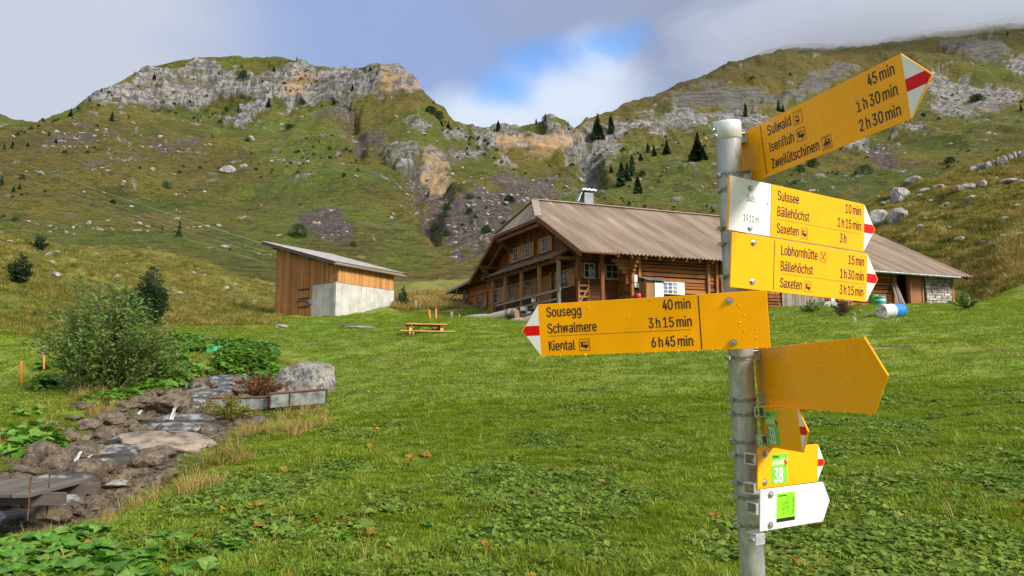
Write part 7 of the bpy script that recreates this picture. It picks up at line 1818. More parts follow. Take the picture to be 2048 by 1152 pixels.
M_ORANGE = simple('orange_plastic', (.85, .20, .015), .45, var=.06)
M_TAPE = simple('yellow_tape', (.42, .42, .06), .6, var=.1)
M_STAKEW = M_GREYW
yq = hit(43, 770, 12).y
stake(43, 772, 722, yq, .028, M_ORANGE, 'fence_post', 'bright orange plastic fence post near the left edge of the picture', 'fence post')
yq2 = hit(89, 748, 14).y
stake(88, 735, 713, yq2, .026, M_ORANGE, 'fence_post', 'short orange fence post below the grey wooden stake beside the willow', 'fence post')
stake(87, 712, 686, yq2 + .6, .05, M_GREYW, 'fence_stake', 'grey wooden stake at the left edge of the willow bush', 'fence stake')
def tape(pts, r, name, label, mat=M_TAPE, cat='fence tape'):
    mb = MB(); mb.tube(pts, r, 5); tag(mb.build(name, mat), label, cat)
tape([W(43, 728, yq), W(20, 742, yq - .6), W(-30, 765, yq - 1.8)], .010, 'fence_tape', 'yellow tape running down from the orange post to the left edge')
tape([W(87, 682, yq2 + .6), W(40, 685, yq2 + .8), W(-40, 683, yq2 + 1)], .009, 'fence_tape', 'upper yellow tape behind the grey stake at the left')
tape([W(86, 698, yq2 + .6), W(40, 696, yq2 + .8), W(-40, 694, yq2 + 1)], .006, 'fence_tape', 'lower yellow tape behind the grey stake at the left')
for px, a, b, ln, lab in [(861, 646, 619, -3, 'orange stake leaning behind the picnic table, left of its twin'), (872, 646, 617, 0, 'upright orange stake behind the picnic table'), (917, 645, 629, 2, 'thin orange stake near the fallen log')]:
    stake(px, a, b, 38.5, .045, M_ORANGE, 'marker_stake', lab, 'stake', None, ln)
stake(903, 650, 623, 39.5, .09, M_GREYW, 'fence_stake', 'pale weathered wooden post between the picnic table and the log', 'fence stake')
stake(831, 613, 600, 46, .09, M_GREYW, 'fence_stake', 'short grey post at the foot of the dry grass bank', 'fence stake')

# ================================================================== PICNIC TABLE
M_PINE = wood('fresh_pine', (.42, .21, .05), (.72, .43, .14), (.6, 5, 5), 2.0)


def build_table():
    p = hit(850, 664, 20, 60); p.z -= .46; T = empty('picnic_table', p, 'pale new pine picnic table with attached benches on the grass', 'picnic table')
    a = Vector((1, .25, 0)).normalized(); b = Vector((-.25, 1, 0)).normalized(); P = lambda u, v, z: p + a * u + b * v + ZUP * z
    L = 1.6
    mb = MB()
    for k in range(6): mb.box(P(0, -.42 + k * .168, .74), (L, .155, .045), a, ZUP, tone=random.random())
    mb.build('tabletop', M_PINE, T, .004)
    for v in (-.80, .80):
        mb = MB()
        for k in range(2): mb.box(P(0, v + (-.08 + .16 * k), .43), (L + .55, .15, .045), a, ZUP, tone=random.random())
        mb.build('bench', M_PINE, T, .004)
    for u in (-.62, .62):
        for s_ in (-1, 1):
            mb = MB(); mb.beam(P(u, s_ * .28, .72), P(u, s_ * .62, .0), .05, .12, up=a, tone=.6); mb.build('leg', M_PINE, T)
        mb = MB(); mb.beam(P(u + .05, -.92, .36), P(u + .05, .92, .36), .05, .12, tone=.5); mb.build('bench_bearer', M_PINE, T)
        mb = MB(); mb.beam(P(u + .05, -.42, .68), P(u + .05, .42, .68), .05, .09, tone=.4); mb.build('top_bearer', M_PINE, T)
        mb = MB(); mb.beam(P(u * .95, 0, .42), P(u * .25, 0, .70), .05, .09, up=b, tone=.4); mb.build('brace', M_PINE, T)


build_table()

# ================================================================== LOGS, TUBS AND THINGS AT THE HUT
def bark():
    m, t, b = new_mat('log_bark')
    tc = nd(t, 'ShaderNodeTexCoord')
    n = nd(t, 'ShaderNodeTexNoise'); n.inputs['Scale'].default_value = 3; n.inputs['Detail'].default_value = 7; t.links.new(tc.outputs['Object'], n.inputs['Vector'])
    n2 = nd(t, 'ShaderNodeTexNoise'); n2.inputs['Scale'].default_value = .8; n2.inputs['Detail'].default_value = 5; t.links.new(tc.outputs['Object'], n2.inputs['Vector'])
    c = mixc(t, maprange(t, n.outputs['Fac'], .35, .65), (.040, .028, .020), (.13, .095, .07))
    c = mixc(t, maprange(t, n2.outputs['Fac'], .52, .58), c, (.30, .27, .22)); t.links.new(c, b.inputs['Base Color']); b.inputs['Roughness'].default_value = .9
    return m


M_BARK = bark(); M_CUT = wood('cut_end', (.18, .08, .035), (.38, .20, .10), (8, 8, 8), 2.0)


def log(p, q, r0, r1, label, name='tree_trunk_log'):
    p, q = Vector(p), Vector(q); T = empty('felled_log', p, label, 'log'); n = 9; pts = []; rs = []
    for k in range(n):
        f = k / (n - 1); pts.append(p.lerp(q, f) + Vector((0, 0, .05 * math.sin(f * 9)))); rs.append((r0 + (r1 - r0) * f) * (1 + .06 * math.sin(f * 23)))
    mb = MB(); mb.tube(pts, rs, 14, caps=False); mb.build('bark', M_BARK, T)
    d = (pts[-1] - pts[-2]).normalized(); mb = MB(); mb.tube([q + d * .002, q + d * .004], r1 * .97, 14, smooth=False); mb.build('cut_end', M_CUT, T)
    d = (pts[0] - pts[1]).normalized(); mb = MB(); mb.tube([p + d * .002, p + d * .004], r0 * .97, 14, smooth=False); mb.build('cut_end', M_CUT, T)


log(W(926, 642, 38.6), W(1034, 629, 37.2), .22, .29, 'long felled log with pale bark patches lying in front of the hut porch')
log(W(1020, 646, 37.0), W(1078, 635, 36.4), .18, .19, 'short dark log behind the red and white sign point')
pp = hit(694, 656, 20); log(pp + Vector((-.35, 0, .06)), pp + Vector((.45, .2, .10)), .08, .09, 'short dark log end lying in the meadow in front of the shed')
put_rock('flat_stone', RK_L[3], hit(720, 656, 20), (.75, .4, .13), .1, 'low heap of pale stones beside the short log before the shed', 'stone')
put_rock('flat_stone', RK_L[1], hit(565, 655, 20), (.38, .3, .17), .8, 'brown stone in the grass below the timber side of the shed', 'stone')

M_TEAL = simple('teal_plastic', (.02, .38, .30), .4, var=.06); M_GREENB = simple('green_plastic', (.08, .30, .06), .45, var=.08); M_BLUE = simple('blue_plastic', (.02, .20, .62), .35, var=.06); M_WPL = simple('white_plastic', (.72, .71, .66), .45, var=.10, scale=14); M_PINK = simple('red_plastic', (.55, .03, .05), .4, var=.05)


def lathe(pts, c, ax=ZUP, n=24, mb=None, tone=.5):
    mb = mb or MB(); mb.tube([Vector(c) + Vector(ax) * z for r, z in pts], [r for r, z in pts], n, smooth=True, tone=tone); return mb


def barrel(px, py, Y, h, r, mat, label, lid=None):
    p = Vector(W(px, py, Y)); g = gz(p.x, p.y); p.z = g - .02
    T = empty('barrel', p, label, 'barrel')
    lathe([(r * .93, 0), (r, .05), (r, h * .30), (r * 1.03, h * .32), (r, h * .34), (r, h * .68), (r * 1.03, h * .70), (r, h * .72), (r * .98, h)], p, mb=None).build('barrel_body', mat, T)
    if lid:
        lathe([(r * 1.04, h * .76), (r * 1.04, h * .86)], p).build('label_band', M_WPL, T); lathe([(r * 1.06, h), (r * 1.06, h + .05), (r * .9, h + .06)], p).build('lid', lid, T)


ywl = lambda px: B(s_at(px, .6), .2, 0).y
barrel(1749, 617, ywl(1749), 1.02, .27, M_GREENB, 'green plastic barrel with a grey upper half beside the teal barrel')
barrel(1762, 617, ywl(1762) - .5, .88, .29, M_TEAL, 'teal plastic barrel with a white band, standing by the stable door', M_TEAL)


def lying_drum():
    c = hit(1786, 634, 25); c.z += .22
    T = empty('drum', c, 'lying drum, blue with a white end, on the rubble bank', 'drum')
    ax = Vector((.93, .36, .06)).normalized(); r = .27
    lathe([(r * .98, 0), (r, .02), (r, .46), (r * 1.03, .47), (r * 1.03, .52), (r, .53)], c - ax * .57, ax).build('white_half', M_WPL, T)
    lathe([(r, .0), (r, .46), (r * .97, .52), (r * .85, .55)], c - ax * .05, ax).build('blue_half', M_BLUE, T)
    lathe([(r * .9, -.012), (r * .9, .0)], c - ax * .575, ax).build('dirty_end', simple('dirty_white_end', (.58, .55, .47), .6, var=.3, scale=9), T)


lying_drum()
# green tub in the herbs, left middle
gt = hit(428, 712, 15); mb = lathe([(.15, 0), (.17, .05), (.17, .42), (.155, .42), (.155, .04)], gt + Vector((-.2, 0, .12)), Vector((.95, -.25, .12)).normalized()); tag(mb.build('green_pipe', simple('sea_green_plastic', (.01, .42, .20), .35, var=.05)), 'open end of a sea green plastic pipe among the herbs left of the shed', 'pipe')
bp_ = hit(412, 684, 15); mb = lathe([(.09, 0), (.09, .8)], bp_ + Vector((-.3, 0, .05)), Vector((1, .1, .02)).normalized()); tag(mb.build('black_pipe', M_IRON), 'short dark pipe in the grass above the green pipe', 'pipe')

# things on the front wall
def on_wall(px, py, off=.0): return s_at(px, 1.0), None
def wall_pt(px, py, t_):
    s_ = s_at(px, t_); y = B(s_, t_, 0).y; return B(s_, t_, float(W(px, py, y)[2]))


def build_board():
    c = wall_pt(1350, 576.5, .88); T = empty('info_board', c, 'white information board with nine small photos on the log wall', 'information board')
    w, h = 1.36, .66
    mb = MB(); mb.box(c, (w, .03, h), BU, ZUP); mb.build('panel', M_WPL2, T)
    cols = [(.10, .24, .50), (.05, .12, .22), (.25, .42, .66), (.30, .24, .15), (.18, .36, .68), (.42, .40, .36), (.12, .22, .40), (.10, .10, .11), (.34, .29, .26)]
    for k in range(9):
        i, j = k % 3, k // 3; m = simple('photo_print', cols[k], .4, var=.4, scale=6)
        mb = MB(); mb.box(c + BU * (-w / 2 + .17 + i * .295) + ZUP * (.21 - j * .205) - BV * .018, (.25, .006, .17), BU, ZUP); mb.build('photo_print', m, T)
    mb = MB(); mb.box(c + BU * .48 - ZUP * .19 - BV * .018, (.30, .006, .05), BU, ZUP); mb.build('yellow_print', M_YEL, T)
    for z in (.16, .10, .0, -.05):
        mb = MB(); mb.box(c + BU * .47 + ZUP * z - BV * .018, (.26, .006, .016), BU, ZUP); mb.build('print_line', M_GREYP, T)


M_WPL2 = simple('white_board', (.78, .78, .77), .45, var=.03); M_GREYP = simple('grey_print', (.45, .46, .47), .5, var=.05)
build_board()


def build_kiosk():
    a, b_ = s_at(1288, .8), s_at(1324, .8); c = B((a + b_) / 2, .72, 4.9); T = empty('wall_cupboard', B((a + b_) / 2, .72, 3.9), 'tan wooden cupboard with a white door and a shingle roof at the log wall', 'cupboard')
    w = b_ - a
    mb = MB(); mb.box(B(a + .24, .75, 4.72), (.46, .55, 1.5), BU, ZUP, tone=.8); mb.box(B((a + b_) / 2, .95, 4.72), (w, .3, 1.5), BU, ZUP, tone=.6); mb.box(B(b_ - .03, .75, 4.72), (.06, .55, 1.5), BU, ZUP, tone=.7); mb.build('carcass', M_POST, T)
    mb = MB(); mb.box(B(a + .48 + (w - .55) / 2, .48, 4.72), (w - .56, .04, 1.34), BU, ZUP); mb.build('door', M_WPL2, T)
    mb = MB()
    for k in range(12): mb.beam(B(a - .15 + (w + .45) * (k + .5) / 12, .30, 5.48), B(a - .15 + (w + .45) * (k + .5) / 12, 1.1, 5.74), (w + .45) / 12 - .01, .05, tone=random.random())
    mb.build('roof', M_GREYW, T)


build_kiosk()
for px, py, w, h, lab in [(1273, 557, .26, .40, 'tall white paper notice pinned to the log post'), (1276, 570.5, .26, .24, 'square cream paper notice below the tall one')]:
    c = wall_pt(px, py, .93); mb = MB(); mb.box(c, (w, .012, h), BU, ZUP); o = mb.build('paper_notice', M_WPL2); tag(o, lab, 'notice', 'paper notices on the log wall')
    bl = MB(); bl.box(c + ZUP * h * .25 - BV * .008, (w * .5, .004, h * .12), BU, ZUP); bl.box(c - ZUP * h * .12 - BV * .008, (w * .55, .004, h * .07), BU, ZUP); x = bl.build('print_line', M_BLUEP if False else M_GREYP); x.parent = o
c = wall_pt(1278, 592, .75); mb = lathe([(.12, -.12), (.17, -.05), (.17, .1), (.10, .14)], c); tag(mb.build('red_bucket', M_PINK), 'small red bucket hanging at the log wall left of the cupboard', 'bucket')
# broom, leaning planks, rings by the hatch
s_ = s_at(1556, .8); mb = MB(); mb.tube([B(s_, .55, 4.35), B(s_ - .12, .98, 6.0)], .022, 6); T = empty('broom', B(s_, .55, 4.2), 'broom with a long pale handle leaning on the log wall right of the pole', 'broom'); mb.build('handle', M_POST, T)
mb = MB(); mb.tube([B(s_, .55, 4.45), B(s_ + .02, .52, 4.30), B(s_ + .03, .5, 4.05)], [.03, .08, .11], 8); mb.build('bristles', simple('broom_bristle', (.50, .30, .12), .8, var=.2, scale=20), T)
for k, (a, b_, lab) in enumerate([(1808, 1797, 'outermost leaning plank, the longest and palest, at the stable door'), (1801, 1793, 'narrow leaning plank at the stable door post'), (1815, 1799, 'short leaning plank with its foot nearest the open door')]):
    mb = MB(); mb.beam(B(s_at(a, .3), .25, 4.55), B(s_at(b_, .95), .98, 6.2 + .15 * (k == 0)), .12, .04, tone=.3 + .3 * k); tag(mb.build('leaning_plank', M_GREYW), lab, 'plank', 'planks leaning at the stable door')
c = wall_pt(1668, 603, .85); T = empty('lifebuoy_ring', c, 'red ring with a white plate on the wall beside the small hatch', 'ring')
mb = MB(); mb.tube([c + BU * math.cos(a) * .24 + ZUP * math.sin(a) * .24 for a in np.linspace(0, 2 * math.pi, 25)], .05, 8, caps=False); mb.build('ring', M_PINK, T); mb = MB(); mb.box(c - BV * .06, (.22, .03, .42), BU, ZUP); mb.build('plate', M_WPL2, T)
c = wall_pt(1665, 619, .3); c.z = gz(c.x, c.y) + .25; mb = MB(); mb.prism([(-.55, -.22), (.45, -.25), (.55, .16), (.2, .26), (-.4, .22)], c, BU, ZUP, BV, 0, .4); tag(mb.build('feed_tub', simple('pale_green_plastic', (.26, .36, .34), .5, var=.15)), 'pale blue green tub below the red ring', 'tub')
# bow saw frame hanging on the gable, bucket and cans on the porch
t_ = t_at(983, .95); mb = MB(); mb.tube([B(1.0, t_ + .1, 6.9), B(1.0, t_ + .22, 6.1), B(1.0, t_ + .12, 5.0)], .025, 6); mb.tube([B(1.0, t_ - .05, 6.9), B(1.0, t_ - .18, 6.0), B(1.0, t_ - .4, 4.9)], .025, 6); mb.tube([B(1.0, t_ + .22, 5.95), B(1.0, t_ - .2, 5.95)], .02, 6)
tag(mb.build('yoke', M_STAKEP if False else M_GREYW), 'pale bent wooden yoke hanging on the gable corner', 'yoke')
for k, (px, py, r, h, lab) in enumerate([(1068, 602, .16, .34, 'white bucket on the porch between two posts'), (1072, 612, .20, .22, 'white basin low on the porch'), (1048, 619, .22, .22, 'pale sack on the porch deck left of the basin'), (1058, 625, .18, .14, 'small pale can at the porch edge')]):
    y = 41.5; p = Vector(W(px, py + 3, y)); lathe([(r * .85, 0), (r, h), (r * .92, h), (r * .8, .03)], p).build('bucket', M_WPL)
    o = [x for x in COL.objects if x.name.startswith('bucket') and 'label' not in x][-1]; tag(o, lab, 'bucket', 'pails on the porch')

# ================================================================== CABLES of the goods lift to the shed
M_CABLE = simple('steel_cable', (.50, .50, .48), .4, metal=.3, var=.05)
for k, (p0, p1, r, lab) in enumerate([((0, 300, 260), (530, 489, 55.5), .017, 'uppermost and brightest steel cable running down the left slope to the shed'), ((0, 322, 250), (532, 503, 55.4), .009, 'second thin cable below the bright one, running to the shed'), ((0, 331, 245), (534, 512, 55.3), .009, 'third thin cable from the top, running to the shed'), ((0, 343, 240), (536, 527, 55.2), .009, 'lowest of the thin cables running to the shed')]):
    a, b_ = Vector(W(*p0)), Vector(W(*p1)); a = b_ + (a - b_) * 1.35; pts = []
    for i in range(41):
        f = i / 40; p = a.lerp(b_, f); p.z -= 4 * 1.2 * f * (1 - f) - (1.2 if 0 else 0); pts.append(p)
    mb = MB(); mb.tube(pts, r, 5); tag(mb.build('steel_cable', M_CABLE), lab, 'cable', 'cables of the goods lift')

# ================================================================== PLANTS
def mesh_from(name, V, Fc, tone, mat, smooth=False):
    me = bpy.data.meshes.new(name); me.from_pydata([tuple(v) for v in V], [], Fc)
    at = me.attributes.new('tone', 'FLOAT', 'FACE'); at.data.foreach_set('value', tone)
    me.polygons.foreach_set('use_smooth', [smooth] * len(Fc))
    me.materials.append(mat); me.update(); return me


def blades(name, n, rad, h, w, mat, seed, lean=.6, curl=.5):
    r_ = random.Random(seed); V, Fc, T = [], [], []
    for _ in range(n):
        a = r_.uniform(0, 6.283); q = rad * math.sqrt(r_.random()); x, y = q * math.cos(a), q * math.sin(a)
        b = a + r_.gauss(0, .9); L = h * r_.uniform(.55, 1.15); ln = lean * r_.uniform(.2, 1.2); ww = w * r_.uniform(.7, 1.2)
        px, py = -math.sin(b) * ww / 2, math.cos(b) * ww / 2; o = len(V); tn = r_.random()
        for f in (0, .5, 1):
            out = L * ln * (f ** 1.6) ; zz = L * (f - curl * .35 * f * f * ln); k = (1, .85, .08)[int(f * 2)]
            V += [(x + math.cos(b) * out + px * k, y + math.sin(b) * out + py * k, zz - .01), (x + math.cos(b) * out - px * k, y + math.sin(b) * out - py * k, zz - .01)]
        Fc += [(o, o + 1, o + 3, o + 2), (o + 2, o + 3, o + 5, o + 4)]; T += [tn, tn]
    return mesh_from(name, V, Fc, T, mat)


def leafy(name, n, rad, size, stem, mat, seed, droop=.3, cup=.25, long=1.0, wavy=0.0):
    """herb with n broad leaves held on stalks"""
    r_ = random.Random(seed); V, Fc, T = [], [], []
    for _ in range(n):
        a = r_.uniform(0, 6.283); q = rad * math.sqrt(r_.random()) ; L = size * r_.uniform(.6, 1.2); tn = r_.random()
        base = Vector((q * math.cos(a), q * math.sin(a), stem * r_.uniform(.4, 1.1)))
        dr = a + r_.gauss(0, .7); up = r_.uniform(-droop, .55 if wavy == 0 else 1.05)
        d = Vector((math.cos(dr) * math.cos(up), math.sin(dr) * math.cos(up), math.sin(up))); s_ = Vector((-math.sin(dr), math.cos(dr), r_.uniform(-.3, .3))).normalized(); nn = d.cross(s_)
        if nn.z < 0: nn = -nn
        o = len(V)
        prof = [(0, .05), (.22, .42), (.5, .5), (.78, .36), (1, .03)]
        for f, w in prof:
            w2 = w * L / long; bend = -f * f * L * (.35 if wavy == 0 else .55)
            c = base + d * (L * f) + Vector((0, 0, bend)); wv = wavy * L * r_.uniform(-.12, .12)
            V += [tuple(c + s_ * w2 + nn * (cup * w2 + wv)), tuple(c), tuple(c - s_ * w2 + nn * (cup * w2 - wv))]
        for k in range(4):
            i = o + k * 3; Fc += [(i, i + 1, i + 4, i + 3), (i + 1, i + 2, i + 5, i + 4)]; T += [tn, min(1, tn + .12)]
    return mesh_from(name, V, Fc, T, mat, smooth=True)


G_GRASS = leaf_mat('grass_blades', [(.11, .19, .010), (.19, .29, .016), (.27, .35, .028), (.38, .41, .08)], .55, .4)
G_DRY = leaf_mat('dry_grass_blades', [(.20, .155, .035), (.33, .245, .065), (.46, .35, .12), (.55, .45, .20)], .7, .3)
G_HERB = leaf_mat('herb_leaves', [(.105, .185, .028), (.155, .26, .038), (.22, .33, .045), (.31, .39, .07)], .5, .45, 1.2)
G_HERBY = leaf_mat('yellowing_leaves', [(.16, .17, .015), (.30, .25, .02), (.24, .12, .02), (.42, .26, .03)], .5, .25)
G_AUT = leaf_mat('autumn_leaves', [(.12, .025, .010), (.36, .10, .012), (.52, .20, .02), (.22, .05, .018)], .5, .25)
G_DOCK = leaf_mat('dock_leaves', [(.055, .17, .016), (.095, .26, .025), (.15, .33, .04), (.23, .37, .07)], .35, .35)
G_FELL = leaf_mat('fell_grass', [(.085, .105, .016), (.175, .185, .028), (.30, .26, .06), (.46, .36, .13)], .7, .35, 1.6)


def proto(me):
    return bpy.data.objects.new(me.name, me)


def scatter(name, label, pts, sc, idx, protos, tilt=.12, seed=1, group=None):
    """One uncountable mass of plants: every point carries one clump."""
    n = len(pts); r_ = np.random.default_rng(seed)
    me = bpy.data.meshes.new(name); me.vertices.add(n); me.vertices.foreach_set('co', np.asarray(pts, np.float32).reshape(-1))
    rot = np.stack([r_.normal(0, tilt, n), r_.normal(0, tilt, n), r_.uniform(0, 6.283, n)], -1)
    a = me.attributes.new('turn', 'FLOAT_VECTOR', 'POINT'); a.data.foreach_set('vector', rot.astype(np.float32).reshape(-1))
    a = me.attributes.new('size', 'FLOAT', 'POINT'); a.data.foreach_set('value', np.asarray(sc, np.float32))
    a = me.attributes.new('which', 'INT', 'POINT'); a.data.foreach_set('value', np.asarray(idx, np.int32))
    o = bpy.data.objects.new(name, me); COL.objects.link(o)
    c = bpy.data.collections.new(name + '_kinds')
    for k, p in enumerate(protos):
        q = bpy.data.objects.new('%s_kind_%02d' % (name, k), p.data); c.objects.link(q)
    ng = bpy.data.node_groups.new(name, 'GeometryNodeTree')
    ng.interface.new_socket('Geometry', in_out='INPUT', socket_type='NodeSocketGeometry'); ng.interface.new_socket('Geometry', in_out='OUTPUT', socket_type='NodeSocketGeometry')
    gi = ng.nodes.new('NodeGroupInput'); go = ng.nodes.new('NodeGroupOutput'); ip = ng.nodes.new('GeometryNodeInstanceOnPoints'); ci = ng.nodes.new('GeometryNodeCollectionInfo')
    ci.inputs['Collection'].default_value = c; ci.inputs['Separate Children'].default_value = True; ci.inputs['Reset Children'].default_value = True
    def na(k, ty):
        q = ng.nodes.new('GeometryNodeInputNamedAttribute'); q.data_type = ty; q.inputs['Name'].default_value = k; return q.outputs['Attribute']
    ip.inputs['Pick Instance'].default_value = True
    L = ng.links.new
    L(gi.outputs[0], ip.inputs['Points']); L(ci.outputs[0], ip.inputs['Instance']); L(na('which', 'INT'), ip.inputs['Instance Index']); L(na('turn', 'FLOAT_VECTOR'), ip.inputs['Rotation']); L(na('size', 'FLOAT'), ip.inputs['Scale'])
    L(ip.outputs[0], go.inputs[0])
    m = o.modifiers.new('clumps', 'NODES'); m.node_group = ng
    return tag(o, label, None, group, 'stuff')


def in_view(n, y0, y1, seed, q0=-260, q1=2320, power=1.0):
    r_ = np.random.default_rng(seed)
    Y = np.exp(r_.uniform(math.log(y0), math.log(y1), n)) if power == 0 else (y0 ** power + r_.random(n) * (y1 ** power - y0 ** power)) ** (1 / power)
    q = r_.uniform(q0, q1, n); x = (q - 1024) / F * Y
    return x, Y, q


_shc, _sx, _sy, _sP = SHED


def free(x, y, q):
    """ground that carries plants: not the stream bed, not under the buildings"""
    d, bz, bw = stream_near(x, y)
    ok = d > bw * (1.0 + .35 * perlin(np.stack([x * 1.2, y * 1.2, x * 0], -1)))
    rx, ry = x - A0.x, y - A0.y
    det = BU.x * BV.y - BU.y * BV.x
    s_ = (rx * BV.y - ry * BV.x) / det; t_ = (BU.x * ry - BU.y * rx) / det
    ok &= ~((s_ > .2) & (s_ < 26.7) & (t_ > .95) & (t_ < 18.6))
    a = (x - _shc.x) * _sx.x + (y - _shc.y) * _sx.y; b = (x - _shc.x) * _sy.x + (y - _shc.y) * _sy.y
    ok &= ~((a > -.15) & (a < 6.7) & (b > -.15) & (b < 5.5))
    sx0, sy0, _ = ps
    ok &= ~((np.abs(x - sx0 - .1) < 1.15) & (np.abs(y - sy0 - .3) < .85))
    for L in DIRT:
        for k in range(len(L) - 1):
            a, b = L[k][:2], L[k + 1][:2]; d_ = b - a; tt = np.clip(((x - a[0]) * d_[0] + (y - a[1]) * d_[1]) / (d_ ** 2).sum(), 0, 1)
            ok &= np.hypot(x - a[0] - tt * d_[0], y - a[1] - tt * d_[1]) > .16 + .25 * np.abs(perlin(np.stack([x * .9, y * .9, x * 0], -1)))
    return ok


def P3(x, y, dz=0.0): return np.stack([x, y, ground(x, y) + dz], -1)


def shrub_mesh(seed):
    r_ = random.Random(seed); V, Fc, Tn = [], [], []
    for k in range(700):
        a = r_.uniform(0, 6.283); z = r_.random(); rr = math.sqrt(max(0, 1 - (z * .95) ** 2)) * (r_.random() ** .35) * (1 + .25 * math.sin(a * 3 + seed))
        c = Vector((math.cos(a) * rr * .62, math.sin(a) * rr * .62, z * .85 + .05)); d = Vector((r_.gauss(0, 1), r_.gauss(0, 1), r_.gauss(.2, 1))).normalized(); s_ = d.orthogonal().normalized(); L = r_.uniform(.05, .11)
        o = len(V); V += [tuple(c - d * L), tuple(c + s_ * L * .5), tuple(c + d * L), tuple(c - s_ * L * .5)]; Fc.append((o, o + 1, o + 2, o + 3)); Tn.append(r_.random())
    return mesh_from('mountain_shrub', V, Fc, Tn, W_SHR)


W_SHR = leaf_mat('shrub_leaves', [(.022, .052, .015), (.038, .078, .020), (.065, .11, .028)], .6, .1)
SHM = [shrub_mesh(k) for k in range(3)]

def build_meadow():
    # short pasture grass near the viewer
    gp = [proto(blades('grass_tuft', 46, .12, .043, .009, G_GRASS, k, 1.4)) for k in range(4)] + [proto(blades('grass_tuft_tall', 34, .10, .105, .010, G_GRASS, 9 + k, 1.1)) for k in range(2)]
    x, y, q = in_view(46000, 4.6, 17, 11, power=1.6); k = free(x, y, q); x, y, q = x[k], y[k], q[k]
    nz = fbm(np.stack([x * .7, y * .7, x * 0], -1), 3); r_ = np.random.default_rng(1)
    idx = np.where((nz > .18) & (r_.random(len(x)) < .5), r_.integers(4, 6, len(x)), r_.integers(0, 4, len(x)))
    scatter('grass', 'short green pasture grass of the near meadow', P3(x, y), r_.uniform(.75, 1.3, len(x)), idx, gp, seed=2)
    # coarser clumps farther off
    gf = [proto(blades('grass_clump', 40, .30, .042, .022, G_GRASS, 20 + k, 1.5)) for k in range(4)]
    x, y, q = in_view(30000, 16, 50, 12, power=1.5); k = free(x, y, q); x, y, q = x[k], y[k], q[k]
    k = ~((y > 37) & (q < 520)) & ~((y > 47) & (q > 1600)); x, y, q = x[k], y[k], q[k]
    scatter('grass', 'green pasture grass of the rising meadow below the hut', P3(x, y), r_.uniform(.8, 1.5, len(x)), r_.integers(0, 4, len(x)), gf, seed=3)
    # low broad-leaved herbs, in patches
    hp = [proto(leafy('herb', 16, .13, .055, .045, G_HERB, 30 + k)) for k in range(4)] + [proto(leafy('clover', 26, .12, .030, .03, G_HERB, 40 + k)) for k in range(2)] + [proto(leafy('yellowing_herb', 8, .12, .05, .04, G_HERBY, 46))]
    x, y, q = in_view(30000, 4.6, 16, 13, power=1.3); k = free(x, y, q); x, y, q = x[k], y[k], q[k]
    nz = fbm(np.stack([x * .55 + 9, y * .55, x * 0], -1), 4)
    py = 576 - F * (-y * SP + ground(x, y) * CP) / (y * CP + ground(x, y) * SP)
    lush = sstep(860, 1000, py) * .30 * (1 - .6 * sstep(1080, 1250, q) * (1 - sstep(1380, 1500, q))) + sstep(1480, 1700, q) * .12
    k = nz + lush + .34 * (r_.random(len(x)) - .5) > .22; x, y, q, nz = x[k], y[k], q[k], nz[k]
    u = r_.random(len(x)); idx = np.where(u < .07, 6, np.where(u < .62, r_.integers(0, 4, len(x)), r_.integers(4, 6, len(x))))
    scatter('herbs', 'low broad-leaved herbs among the near grass', P3(x, y), r_.uniform(.7, 1.35, len(x)), idx, hp, seed=4, tilt=.2)
    dk = [proto(blades('dry_stalk', 3, .05, .26, .007, G_DRY, 170 + k, .5)) for k in range(3)]
    x, y, q = in_view(1100, 4.8, 26, 22, power=1.2); k = free(x, y, q); x, y = x[k], y[k]
    scatter('dry_stalks', 'single straw coloured stalks standing in the meadow', P3(x, y), r_.uniform(.5, 1.2, len(x)), r_.integers(0, 3, len(x)), dk, seed=15, tilt=.35)
    # larger herbs farther up and the leafy bank beyond the stream
    hb = [proto(leafy('bank_herb', 12, .26, .15, .14, G_HERB, 50 + k)) for k in range(3)] + [proto(leafy('bank_dock', 9, .26, .22, .18, G_DOCK, 55 + k, long=1.2)) for k in range(2)] + [proto(leafy('bank_autumn', 7, .22, .14, .12, G_AUT, 58))]
    x, y, q = in_view(26000, 13, 30, 14, q0=60, q1=760); k = free(x, y, q); x, y, q = x[k], y[k], q[k]
    z = ground(x, y); py = 576 - F * (-y * SP + z * CP) / (y * CP + z * SP)
    nz = fbm(np.stack([x * .5 + 30, y * .5, x * 0], -1), 3)
    d, bz, bw = stream_near(x, y)
    k = ((py > 690) & (py < 790) & (q > 330) & (q < 545) & (nz > -.22)) | ((py > 735) & (py < 800) & (q > 100) & (q < 400) & (nz > .12)) | ((d < bw * 2.2) & (nz > .16) & ((q < 400) | (py < 740))) | ((py > 640) & (py < 690) & (q > 300) & (q < 520) & (nz > .0))
    x, y, q = x[k], y[k], q[k]; u = r_.random(len(x)); idx = np.where(u < .10, 5, np.where(u < .55, r_.integers(0, 3, len(x)), r_.integers(3, 5, len(x))))
    scatter('herbs', 'leafy herb bank with a few orange leaves beyond the stream', P3(x, y), r_.uniform(.6, 1.25, len(x)), idx, hb, seed=5, tilt=.2)
    # dry grass along the gully, on the bank by the hut and on the right knoll
    dg = [proto(blades('dry_tuft', 22, .10, .30, .009, G_DRY, 70 + k, .7)) for k in range(3)]
    x, y, q = in_view(9000, 8.5, 26, 15, q0=-200, q1=760); k = free(x, y, q); x, y, q = x[k], y[k], q[k]
    d, bz, bw = stream_near(x, y); nz = fbm(np.stack([x * .8 + 3, y * .8, x * 0], -1), 3)
    k = (d < bw * 2.1) & (d > bw * 1.0) & (nz > .10); x, y = x[k], y[k]
